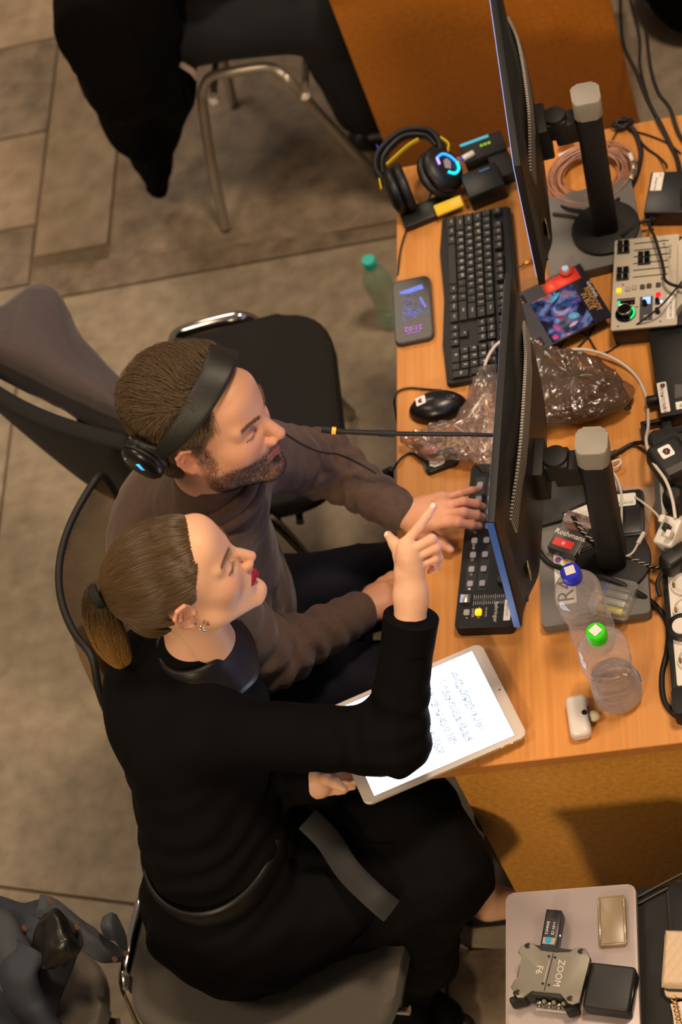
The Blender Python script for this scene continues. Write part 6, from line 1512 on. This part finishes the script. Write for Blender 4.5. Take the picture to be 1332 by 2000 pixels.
# the chair at the top
ca = thing('metal_frame_chair', 'chair on a thin silver tube frame at the top under the seated person', 'chair', (-.50, 2.35, 0)); ao = -Vector((-.50, 2.35, 0))
steel = mat('satin silver tube', 'a39888', .35, .7)
fr = [P(442, 446, .01), P(415, 330, .16), P(397, 215, .36), P(396, 178, .44), P(412, 150, .475), P(450, 141, .485), P(520, 131, .485), P(552, 145, .475), P(575, 168, .44), P(640, 240, .24), P(732, 338, .01)]
tubef('leg_frame', [p+ao for p in fr], .0125, steel, ca); tubef('leg_frame', [p+ao+Vector((0, .44, 0)) for p in fr], .0125, steel, ca)
for f in (fr[3], fr[8]): 
    q = f+ao; tubef('crossbar', [q+Vector((.02, 0, -.02)), q+Vector((.02, .44, -.02))], .009, steel, ca, 0)
    mb = MB(); mb.cyl(.014, .012, .02, q+Vector((.012, .01, -.04)), None, 12, .002); obj('glide', mb, wht, ca)
mb = MB(); cxs = (fr[3].x+fr[8].x)/2+.02; mb.prism(rrect(.44, .42, .06, 6), -.02, .02, bev=.012); obj('seat', mb, fabk, ca, M=Matrix.Translation((cxs-.02+.50+.0, fr[5].y-2.35+.25, .505)))
mb = MB(); mb.box((.04, .42, .34), bev=.015); obj('backrest', mb, fabk, ca, M=Matrix.Translation((cxs-.28+.50, fr[5].y-2.35+.25, .76)) @ Matrix.Rotation(-.15, 4, 'Y'))
# office chair of the man
oc = thing('office_chair', 'office chair with a brown mesh back that the man sits in', 'chair', (-.385, .405, 0), .05)
meshm = mat('brown mesh', '7a603e', .8)
nt = meshm.node_tree; tc = nt.nodes.new('ShaderNodeTexCoord'); sx_ = nt.nodes.new('ShaderNodeSeparateXYZ'); nt.links.new(tc.outputs['Object'], sx_.inputs[0])
def mth(op, a_, b_=None):
    n_ = nt.nodes.new('ShaderNodeMath'); n_.operation = op; nt.links.new(a_, n_.inputs[0])
    if b_ is not None:
        if isinstance(b_, (int, float)): n_.inputs[1].default_value = b_
        else: nt.links.new(b_, n_.inputs[1])
    return n_.outputs[0]
g1 = mth('SINE', mth('MULTIPLY', sx_.outputs[1], 1150)); g2 = mth('SINE', mth('MULTIPLY', sx_.outputs[2], 1150)); gt_o = mth('GREATER_THAN', mth('MULTIPLY', g1, g2), .12)
rm = nt.nodes.new('ShaderNodeMapRange'); rm.inputs[3].default_value = 1; rm.inputs[4].default_value = .55; nt.links.new(gt_o, rm.inputs[0]); nt.links.new(rm.outputs[0], nt.nodes['Principled BSDF'].inputs['Alpha'])
def mb_fn(u, v):
    t = (u-.5)*2; z = v; w_ = .242*(1-.20*abs(2*v-1)**4)
    return Vector((-.165-.03*math.sin(v*math.pi)+.070*t*t-.03*v, t*w_, .50+.43*z))
mb = MB(); mb.grid(mb_fn, 30, 24); obj('mesh_back', mb, meshm, oc, ang=180)
rim = [mb_fn(u, 0) for u in np.linspace(.0, 1, 8)]+[mb_fn(1, v) for v in np.linspace(.12, 1, 8)]+[mb_fn(u, 1) for u in np.linspace(.9, 0, 8)]+[mb_fn(0, v) for v in np.linspace(.88, .12, 7)]
mb = MB(); mb.tube(rim, .0070, 10, 4, closed=True); obj('back_frame', mb, blk2, oc, ang=180)
mb = MB(); mb.prism(rrect(.46, .48, .12, 8), -.035, .035, bev=.025, bseg=4); obj('seat', mb, fabk, oc, M=Matrix.Translation((.02, 0, .445)))
tubef('back_post', [(-.06, 0, .39), (-.19, 0, .40), (-.225, 0, .50), (-.23, 0, .72)], .018, blk2, oc)
mb = MB(); mb.cyl(.028, .028, .28, (0, 0, .25), bev=.003); obj('gas_lift', mb, blk2, oc)
for k in range(5):
    a = k*math.tau/5+.3; tubef('base_arm', [(0, 0, .13), (.12*math.cos(a), .12*math.sin(a), .11), (.29*math.cos(a), .29*math.sin(a), .075)], .018, blk2, oc)
    mb = MB(); mb.cyl(.027, .027, .04, (.29*math.cos(a), .29*math.sin(a), .0275), (math.pi/2, 0, a), 20, .006); obj('caster', mb, rub, oc)
# ------------------------------------------------------------ cloth sheets
def surf(name, rows, m_, par=None, loc=(0, 0, 0), th=.006, amp=.004, sc=18, seed=0, n=7):
    g = [catmull([P(*c) for c in r], n) for r in rows]; cols = list(zip(*g)); g = [catmull(c, n) for c in cols]
    nu, nv = len(g), len(g[0]); L_ = Vector(loc)
    def fn(u, v):
        p = g[int(round(u*(nu-1)))][int(round(v*(nv-1)))]; q = p*sc
        d = mnoise.noise(Vector((q.x+seed, q.y, q.z)))+.5*mnoise.noise(Vector((q.x*2.3, q.y*2.3+seed, q.z*2.3)))
        return p-L_+Vector((.3, .3, .9))*d*amp
    mb = MB(); mb.grid(fn, nu, nv); o = obj(name, mb, m_, par, ang=180); md = o.modifiers.new('thick', 'SOLIDIFY'); md.thickness = th; md.offset = -1
    return o
mauve = mat('brown mauve knit', '463a3a', .9, noise=.12, nscale=60, bump=.35, bscale=400, bdist=.001, sheen=.15)
jk = thing('sweater', 'brown mauve sweater draped over the back of the chair beyond the man', 'sweater', (-.7, 1.05, 0))
surf('draped_body', [[(-60, 600, .80), (0, 592, .80), (60, 553, .80), (110, 566, .78), (150, 640, .76), (208, 712, .74), (258, 765, .72)], [(-60, 660, .90), (0, 665, .90), (60, 680, .90), (115, 710, .90), (165, 742, .90), (215, 778, .90), (262, 805, .89)], [(-60, 715, .80), (0, 740, .79), (60, 770, .79), (110, 795, .79), (160, 820, .79), (215, 842, .79), (262, 858, .79)]], mauve, jk, (-.7, 1.05, 0), .010, .010, 9)
bluegrey = mat('blue grey jacket cloth', '3d4046', .8, noise=.12, nscale=200, bump=.3, bscale=700, bdist=.0006)
darkb = mat('dark blue jacket shell', '262c36', .7, noise=.2, nscale=20, bump=.2, bscale=100, bdist=.002)
lin_ = mat('black satin lining', '15130f', .35, bump=.3, bscale=60, bdist=.004, spec=.6)
jl = (P(90, 1850, .5).x, P(90, 1850, .5).y, 0)
jg = thing('jacket', 'blue grey jacket with brass snaps heaped on the chair, lower left corner', 'jacket', jl)
surf('outer_shell', [[(-60, 1735, .56), (0, 1752, .60), (45, 1762, .62), (78, 1756, .62), (100, 1770, .60)], [(-60, 1790, .60), (0, 1800, .63), (45, 1790, .64), (90, 1785, .64), (130, 1790, .60)], [(-60, 1850, .60), (-5, 1850, .62), (40, 1850, .64), (110, 1850, .63), (160, 1840, .58)], [(-60, 1930, .55), (0, 1930, .58), (60, 1930, .60), (90, 1960, .56), (110, 1990, .52)], [(-60, 2080, .5), (0, 2080, .52), (60, 2080, .52), (110, 2070, .50), (150, 2060, .48)]], darkb, jg, jl, .008, .016, 9, 3)
surf('placket', [[(78, 1750, .66), (100, 1752, .67), (135, 1775, .66), (165, 1800, .64), (200, 1825, .62), (238, 1850, .60)], [(72, 1775, .665), (105, 1775, .68), (140, 1795, .67), (170, 1822, .65), (205, 1850, .62), (246, 1868, .59)], [(60, 1790, .64), (100, 1800, .66), (135, 1825, .65), (160, 1855, .63), (195, 1880, .60), (240, 1880, .56)]], bluegrey, jg, jl, .005, .006, 20, 5)
surf('collar_flap', [[(200, 1790, .64), (215, 1782, .66), (228, 1786, .64)], [(196, 1810, .66), (216, 1808, .67), (246, 1825, .62)], [(205, 1835, .64), (225, 1840, .64), (250, 1862, .59)]], bluegrey, jg, jl, .004, .002, 20, 9)
surf('lining', [[(85, 1785, .67), (105, 1778, .685), (128, 1790, .68), (142, 1815, .665)], [(70, 1815, .67), (105, 1805, .70), (138, 1825, .69), (158, 1850, .65)], [(60, 1850, .66), (95, 1850, .69), (130, 1862, .68), (150, 1872, .63)], [(55, 1875, .63), (80, 1895, .65), (105, 1890, .64), (125, 1885, .60)]], lin_, jg, jl, .004, .016, 22, 2)
mb = MB(); mb.tube([P(60, 1850, .66)-Vector(jl), P(35, 1900, .65)-Vector(jl), P(55, 1960, .60)-Vector(jl), P(95, 2015, .55)-Vector(jl), P(120, 2060, .52)-Vector(jl)], .038, 16, 8, flat=(1, .6))
for v in mb.bm.verts:
    d = mnoise.noise(v.co*24+Vector((4, 0, 0))); v.co += Vector((.4, .3, .8))*d*.016
obj('sleeve', mb, darkb, jg, ang=180)
mb = MB(); mb.tube([P(-20, 1790, .66)-Vector(jl), P(15, 1830, .67)-Vector(jl), P(30, 1880, .65)-Vector(jl), P(15, 1930, .62)-Vector(jl)], .030, 16, 8, flat=(1, .6))
for v in mb.bm.verts:
    d = mnoise.noise(v.co*20+Vector((9, 0, 0))); v.co += Vector((.4, .3, .8))*d*.014
obj('sleeve', mb, mat('slate jacket cloth', '34373c', .8), jg, ang=180)
brass = mat('brass snap', '5e4230', .5, .8)
for px, py, z in ((48, 1812, .672), (97, 1760, .692), (151, 1810, .676), (224, 1873, .612), (246, 1862, .606)):
    c = P(px, py, z)-Vector(jl); mb = MB(); mb.tube([c+Vector((.0045*math.cos(a), .0045*math.sin(a), 0)) for a in np.linspace(0, math.tau, 14, endpoint=False)], .0014, 6, 0, closed=True); mb.cyl(.003, .003, .002, c, None, 12); obj('snap', mb, brass, jg)
# ------------------------------------------------------------ the person at the top
tp_l = (-.62, 2.45, 0); to = -Vector(tp_l)
tp = thing('person', 'seated person in dark trousers and a blue shirt, cut off by the top edge', 'person', tp_l)
tpe = A_(P(345, -18, .60)); tch = tpe+A_((-.03, .05, .34)); tn = tch+A_((.02, .02, .16)); HT = Matrix.Translation(Vector(tn+A_((.06, 0, .16))))
tw0 = Pn(430, 95, .58); tk1 = Pn(632, 25, .57); tk2 = Pn(650, -90, .57); tf1 = Pn(728, 235, .09); tf2 = Pn(735, 100, .09)
cb = SDF(np.minimum(tpe, tf1)-A_((.4, .4, .6)), np.maximum(tch, tf2)+A_((.3, .5, .5)), .014)
cb.chain([tpe, tch, tn], [.10, .11, .05], .05); cb.cone(tn, tn+A_((.03, 0, .10)), .05, .05)
for q in (-1, 1): cb.chain([tch+A_((0, q*.18, .10)), tch+A_((.16, q*.22, -.14)), tch+A_((.40, q*.12, -.16))], [.04, .035, .03], .03); cb.ell(tch+A_((.46, q*.11, -.16)), (.05, .035, .015), .02)
body_part('body', [cb, xf([(hdM.nets())], HT, 1.0)[0]], skinm, tp, tp_l, skin_flat('c98f6c'))
sh = SDF(tpe-A_((.35, .4, .2)), tch+A_((.6, .45, .5)), .010)
sh.chain([tpe+A_((0, 0, .05)), tch, tch*.4+tn*.6], [.14, .145, .10], .05); 
for q in (-1, 1): sh.cone(tch+A_((0, q*.06, .06)), tch+A_((0, q*.18, .10)), .09, .07, .04); sh.chain([tch+A_((0, q*.18, .10)), tch+A_((.16, q*.22, -.14)), tch+A_((.36, q*.14, -.16))], [.062, .052, .042], .03)
sh.clip((0, 0, -1), A_((0, 0, tpe[2]-.02))); body_part('shirt', [sh], mat('blue shirt', '14305e', .8, noise=.2, nscale=30), tp, tp_l)
tt = SDF(np.minimum(tpe, tf1)-A_((.3, .3, .3)), np.maximum(tk2, tf2)+A_((.2, .3, .3)), .011)
tt.ell(tpe+A_((0, 0, -.01)), (.16, .20, .11), .04); hp1 = tpe+A_((.04, -.11, 0)); hp2 = tpe+A_((.04, .10, 0))
tt.cone(hp1, tk1, .105, .085, .05); tt.cone(hp2, tk2, .10, .085, .05); tt.cone(tk1, tf1+A_((-.01, 0, .06)), .088, .078, .04); tt.cone(tk2, tf2+A_((0, 0, .06)), .085, .075, .04)
tt.warp(lambda g: .007*np_noise(g*A_((12, 22, 14)), 6)); body_part('trousers', [tt], mat('dark navy cloth', '07080d', .85, bump=.3, bscale=600, bdist=.0006), tp, tp_l)
hc = hair_cap(False); V, F = hc.nets(); keep = hair_line(V[F].mean(1), False); V2 = xf([(V, F)], HT, 1)[0][0]
np_mesh('hair', [(V2-A_(tp_l), F[keep])], hairM, tp)
for f in (tf1, tf2):
    s_ = SDF(f-A_((.1, .08, .1)), f+A_((.24, .08, .08)), .006); s_.cone((f[0]-.04, f[1], .04), (f[0]+.16, f[1], .033), .038, .033, .03); s_.clip((0, 0, -1), (0, 0, .003)); body_part('shoe', [s_], shoe, tp, tp_l)
mb = MB(); mb.tube([P(338, 116, .56)+to, P(358, 128, .57)+to, P(376, 140, .56)+to, P(385, 152, .54)+to], .008, 8, 5, flat=(1, .4)); obj('cloth_strip', mb, mat('pale lining', '8c7568', .8), tp, label='pale strip of lining showing')
# black coat hanging off that chair
ct_l = (-.85, 2.4, 0)
coat = thing('coat', 'black coat hanging down from the chair at the top left', 'coat', ct_l)
blkcoat = mat('black coat cloth', '060504', .95, spec=.1)
cf = SDF((-1.25, 1.85, .02), (-.30, 3.1, .95), .012)
cts = [(Pn(215, 20, .82), Pn(240, 130, .60), .13, .115), (Pn(240, 130, .60), Pn(268, 220, .40), .115, .085), (Pn(268, 220, .40), Pn(292, 300, .22), .085, .050), (Pn(292, 300, .22), Pn(308, 365, .09), .050, .030),
       (Pn(290, 60, .70), Pn(325, 160, .45), .10, .075), (Pn(325, 160, .45), Pn(315, 240, .32), .075, .045), (Pn(230, -60, .86), Pn(215, 20, .82), .13, .13)]
for a, b, ra, rb in cts: cf.cone(a, b, ra, rb, .06, ax=(1, -.3, 0), sc=.75)
cf.warp(lambda g: .012*np_noise(g*A_((16, 16, 5)), 6)+.004*np_noise(g*40, 2)); body_part('coat_body', [cf], blkcoat, coat, ct_l)
# dark thing in the upper right corner
bgk = thing('bag', 'black bag on the floor in the upper right corner', 'bag', P(1388, 0, .0))
s_ = SDF((-.3, -.3, 0), (.35, .3, .3), .012); s_.ell((0.04, 0, .12), (.20, .20, .16), .02); s_.warp(lambda g: .02*np_noise(g*9, 6)+.006*np_noise(g*30, 2)); s_.clip((0, 0, -1), (0, 0, .005)); body_part('bag_body', [s_], blkcoat, bgk, (0, 0, 0))
mb = MB(); mb.tube([(-.12, 0, .2), (-.09, .02, .30), (.05, .02, .33), (.14, 0, .22)], .012, 10, 6, flat=(1, .4)); obj('handle', mb, blk2, bgk)
# ------------------------------------------------------------ lower right: case, laptop, recorder
eq = thing('equipment_case', 'black soft equipment case under the laptop, lower right corner', 'case', (.49, -.45, 0))
padm = mat('black padded nylon', '181513', .75, noise=.2, nscale=14, bump=.5, bscale=350, bdist=.001)
mb = MB(); mb.box((.62, .50, .668), (0, 0, .334), bev=.03, seg=4); obj('case_body', mb, padm, eq)
zl = [P(1246, 1752, .672), P(1290, 1728, .672), P(1345, 1700, .672)]; o_ = -Vector((.49, -.45, 0))
for dy in (0, .012): mb = MB(); mb.tube([p+o_+Vector((0, -dy, 0)) for p in zl], .0025, 6, 4); obj('zip', mb, mat('dark zip', '2c2824', .4, .4), eq)
mb = MB(); mb.slab((.10, .14, .014), P(1345, 1802, .672)+o_+Vector((.02, .0, .004)), r=.018, bev=.004); obj('pocket', mb, mat('black smooth nylon', '0d0c0c', .5), eq)
lo, lx, ly = P(980, 2010, .7), P(1238, 2003, .7), P(987, 1741, .7)
lap = thing('laptop', 'closed silver pink laptop with the field recorder on it', 'laptop', (P(986, 1741, .7).x, P(986, 1741, .7).y, .6695), math.atan2(P(1236, 1722, .7).y-P(987, 1741, .7).y, P(1236, 1722, .7).x-P(987, 1741, .7).x))
lw = (P(1239, 1722, .7)-P(986, 1741, .7)).length; 
silv = mat('silver pink aluminium', 'a39592', .45, .35)
mb = MB(); mb.slab((lw, .31, .011), (lw/2, -.155, .010), r=.012, bev=.002); obj('base', mb, silv, lap)
mb = MB(); mb.slab((lw, .31, .0055), (lw/2, -.155, .0195), r=.012, bev=.0015); obj('lid', mb, silv, lap)
mb = MB()
for x in (.02, lw-.02):
    for y in (-.02, -.29): mb = MB(); mb.cyl(.007, .006, .0045, (x, y, .0023)); obj('foot', mb, rub, lap)
LZ = .6695+.0225
# recorder, built flat in its own frame: u along px right, v away
gm = mat('grey anodised metal', '7d776b', .4, .5, noise=.05, nscale=90)
ra, rb_, rc = P(1003, 1960, LZ+.05), P(1118, 1972, LZ+.05), P(1028, 1848, LZ+.05)
rz = math.atan2(rb_.y-ra.y, rb_.x-ra.x)
rec = thing('field_recorder', 'grey field recorder with chamfered corners and screws, lying on the laptop', 'recorder', (ra.x, ra.y, LZ), rz)
Mi = (Matrix.Translation((ra.x, ra.y, LZ)) @ Matrix.Rotation(rz, 4, 'Z')).inverted()
RH = .050
def rl(px, py, z=RH): return Mi @ P(px, py, LZ+z)
outl = [(997, 1928), (1004, 1914), (1013, 1908), (1020, 1869), (1011, 1859), (1017, 1847), (1033, 1839), (1043, 1843), (1056, 1858), (1085, 1862), (1113, 1861), (1124, 1851), (1143, 1851), (1151, 1868), (1152, 1874), (1136, 1935), (1132, 1957), (1118, 1962), (1108, 1958), (1094, 1938), (1040, 1933), (1023, 1948), (1010, 1948)]
op = [(rl(*p).x, rl(*p).y) for p in outl]
mb = MB(); mb.prism(op, RH-.004, RH, bev=.0012); obj('top_plate', mb, gm, rec)
cx0 = sum(p[0] for p in op)/len(op); cy0 = sum(p[1] for p in op)/len(op)
ip = [(cx0+(p[0]-cx0)*.93, cy0+(p[1]-cy0)*.93) for p in op]
mb = MB(); mb.prism([(cx0-.052, cy0-.040), (cx0+.050, cy0-.042), (cx0+.056, cy0+.040), (cx0-.046, cy0+.044)], .003, RH-.004, bev=.003); obj('body', mb, mat('black recorder body', '171614', .5), rec)
for px, py in ((1030, 1847), (1134, 1858), (1010, 1938), (1113, 1950)):
    q = rl(px, py); mb = MB(); mb.cyl(.0048, .0048, .002, (q.x, q.y, RH), None, 20, .0006); mb.cyl(.003, .003, .0008, (q.x, q.y, RH+.001), None, 6); obj('screw', mb, mat('dark steel screw', '3b3833', .3, .8), rec)
    mb = MB(); mb.cyl(.0085, .0095, RH-.006, (cx0+(q.x-cx0)*.93, cy0+(q.y-cy0)*.93, (RH-.004)/2), None, 16, .002); obj('corner_post', mb, blk2, rec)
for px, py in ((1072, 1868), (1084, 1870), (1060, 1921), (1072, 1924)):
    q = rl(px, py); mb = MB(); mb.cyl(.0022, .0022, .0008, (q.x, q.y, RH), None, 12); obj('screw', mb, mat('dark steel screw', '3b3833', .3, .8), rec)
a_, b_ = rl(1081, 1862), rl(1063, 1935); mb = MB(); mb.tube([(a_.x, a_.y, RH), (b_.x, b_.y, RH)], .0008, 5, 0); obj('groove', mb, rub, rec)
ltm = mat('pale engraved print', 'c9c2b4', .5)
q = rl(1092, 1901); a1, a2 = rl(1096, 1875), rl(1086, 1920); ang_ = math.atan2(a2.y-a1.y, a2.x-a1.x)
mb = MB(); mb.text('ZOOM', .0155, (q.x, q.y, RH+.0004), (0, 0, ang_), sx=.95); obj('lettering', mb, ltm, rec, ang=0)
q = rl(1053, 1894); mb = MB(); mb.text('F6', .0150, (q.x, q.y, RH+.0004), (0, 0, ang_)); obj('lettering', mb, ltm, rec, ang=0)
a1, a2 = rl(1073, 1876), rl(1062, 1918); mb = MB(); mb.tube([(a1.x, a1.y, RH), (a2.x, a2.y, RH)], .0004, 4, 0); obj('small_print_line', mb, ltm, rec)
fa, fb = rl(1040, 1938), rl(1098, 1944); fd = (fb-fa); fd.z = 0; fa0 = math.atan2(fd.y, fd.x)
for k in range(3):
    c = fa+fd*(.15+.33*k); mb = MB(); mb.cyl(.0085, .0085, .006, (c.x, c.y-.008, RH*.45), (math.pi/2, 0, fa0), 20, .001); mb.cyl(.004, .004, .009, (c.x, c.y-.009, RH*.45), (math.pi/2, 0, fa0), 12); obj('jack', mb, metal, rec)
    mb = MB(); mb.sph(.004, (c.x+.010, c.y-.008, RH*.72), seg=10); obj('knob', mb, mat('olive knob', '77735a', .4), rec)
mb = MB(); mb.box((fd.length*1.05, .003, .003), ((fa.x+fb.x)/2, (fa.y+fb.y)/2-.012, .008), rot=(0, 0, fa0)); obj('front_bar', mb, wht, rec)
for px, py, q_ in ((1012, 1958, 1), (1120, 1975, 1)):
    c = rl(px, py, .015); mb = MB(); mb.box((.022, .012, .030), (c.x, c.y, .018), rot=(0, 0, q_*.4), bev=.004); obj('bumper', mb, blk2, rec)
q0, q1 = P(1130, 1965, LZ+.034), P(1236, 1978, LZ+.034)
bt_ = thing('battery', 'black battery block plugged into the side of the field recorder', 'battery', (P(1142, 1958, LZ+.036).x, P(1142, 1958, LZ+.036).y, LZ), rz-.02)
mb = MB(); mb.box((.074, .074, .038), (.034, .030, .0195), bev=.005, seg=3); obj('body', mb, mat('black battery plastic', '1a1818', .5), bt_)
mb = MB(); mb.box((.0015, .064, .026), (.0713, .030, .019), bev=.0005); obj('end_face', mb, blkg, bt_)
u0, u1 = P(1070, 1850, LZ+.03), P(1080, 1790, LZ+.03)
us = thing('audio_receiver', 'small black receiver with white regulatory print behind the field recorder', 'receiver', (u0.x, u0.y, LZ), math.atan2(u1.y-u0.y, u1.x-u0.x)-math.pi/2)
UL = (u1-u0).length+.012
mb = MB(); mb.box((.026, UL, .030), (0, UL/2, .0155), bev=.002); obj('body', mb, mat('black device plastic', '151318', .35), us)
mb = MB(); mb.box((.018, .032, .0004), (-.001, UL*.50, .0306)); obj('label_plate', mb, mat('dark label', '2a2830', .4), us)
for tx, x, s__ in (('1=5V CE', .004, .0062), ('RMA412', -.006, .0062)): mb = MB(); mb.text(tx, s__, (x, UL*.50, .0310), R90); obj('lettering', mb, pap, us, ang=0)
mb = MB(); mb.cyl(.0055, .0055, .0004, (-.001, UL*.18, .0307), None, 20); obj('blue_dot', mb, mat('cyan sticker', '1f9fd0', .5), us)
mb = MB(); mb.box((.020, .012, .0003), (0, UL*.17, .0305)); obj('beige_band', mb, mat('beige band', 'b5a08a', .5), us)
mb = MB(); mb.sph(.0018, (.013, UL*.40, .018), seg=8); obj('indicator', mb, mat('violet white light', 'b9a8ff', .3, emit=2), us)
# clear case
k0, k1, k2 = P(1172, 1852, LZ), P(1226, 1848, LZ), P(1171, 1752, LZ)
kc = thing('plastic_case', 'small yellowed clear plastic case lying on the laptop', 'case', (k0.x, k0.y, LZ+.0005), math.atan2(k1.y-k0.y, k1.x-k0.x))
kw, kh = (k1-k0).length, (k2-k0).length*.97
mb = MB(); mb.slab((kw, kh, .009), (kw/2, kh/2, .0045), r=.004, bev=.001); obj('tray', mb, film('yellowed clear plastic', 'bfae8c', .86, .6, .5, 'f0e6d2'), kc)
for x in (.002, kw-.002): mb = MB(); mb.box((.003, kh*.8, .010), (x, kh/2, .006), bev=.001); obj('side_rail', mb, film('yellowed plastic rail', '9c8a5c', .35, .2), kc)
mb = MB(); mb.tube([(.003, .003, .009), (kw-.003, .003, .009), (kw-.003, kh-.003, .009), (.003, kh-.003, .009)], .0014, 6, 0, closed=True); obj('rim', mb, film('yellowed plastic rail', '9c8a5c', .35, .2), kc)
# quilted wallet
cream = mat('cream quilted leather', 'c4aa8c', .5); q0, q1 = P(1290, 1925, .70), P(1298, 1814, .70)
qw = thing('quilted_wallet', 'cream quilted wallet with a strap at the right edge, bottom corner', 'wallet', (q0.x, q0.y, .672), math.atan2(q1.y-q0.y, q1.x-q0.x)-math.pi/2)
QL = (q1-q0).length
def qf(u, v):
    x, y = u*.09, v*QL; a = (x+y*.62)/.0155; b = (x-y*.62)/.0155
    puff = (abs(math.sin(a*math.pi))*abs(math.sin(b*math.pi)))**.4; e = min(u, 1-u, v, 1-v); ed = min(1, e*16)
    return Vector((x, y, .008+.010*ed**.5+.0022*puff*ed))
mb = MB(); mb.grid(qf, 70, 84); mb.slab((.09, QL, .010), (.045, QL/2, .005), r=.008, bev=.003); obj('cover', mb, cream, qw, ang=180, M=Matrix.Translation((0, 0, .012)))
mb = MB(); mb.slab((.088, QL, .008), (.048, QL/2-.012, .008), r=.008, bev=.003); obj('back_cover', mb, cream, qw)
mb = MB(); mb.slab((.086, QL-.004, .003), (.047, QL/2-.005, .0135), r=.006, bev=.001); obj('dark_lining', mb, rub, qw)
mb = MB(); mb.tube([(.024, -.020, .01), (.030, -.045, .006), (.034, -.085, .006)], .010, 8, 4, flat=(1, .25)); obj('strap', mb, mat('blush strap', 'd6c2b4', .5), qw)
gold = mat('gold chain', 'c08a50', .25, .9)
for k in range(7):
    c = Vector((.020+.0018*k, -.016-.0065*k, .014)); mb = MB(); mb.tube([c+Vector((.004*math.cos(a), .003*math.sin(a)*(.4 if k % 2 else 1), .003*math.sin(a)*(1 if k % 2 else .2))) for a in np.linspace(0, math.tau, 10, endpoint=False)], .0011, 6, 0, closed=True); obj('chain_link', mb, gold, qw)
# ------------------------------------------------------------ groups of alike things
G = {'cable': 'cables and leads on the desks', 'bottle': 'plastic bottles', 'plastic bag': 'crumpled plastic bags', 'plug': 'plugs around the desk', 'adapter': 'adapters on the desk',
     'person': 'people at the desks', 'desk': 'beech desks', 'wallet': 'wallets', 'cap': 'tiny caps between the monitors', 'receiver': 'receivers'}
for o in COL.objects:
    c = o.get('category')
    if c in G and not o.get('group'): o['group'] = G[c]
    if c == 'chair' and o.name.startswith('visitor_chair'): o['group'] = 'visitor chairs'
    if c == 'case' and o.name.startswith('flat_case'): o['group'] = 'grey flat cases under the monitor feet'
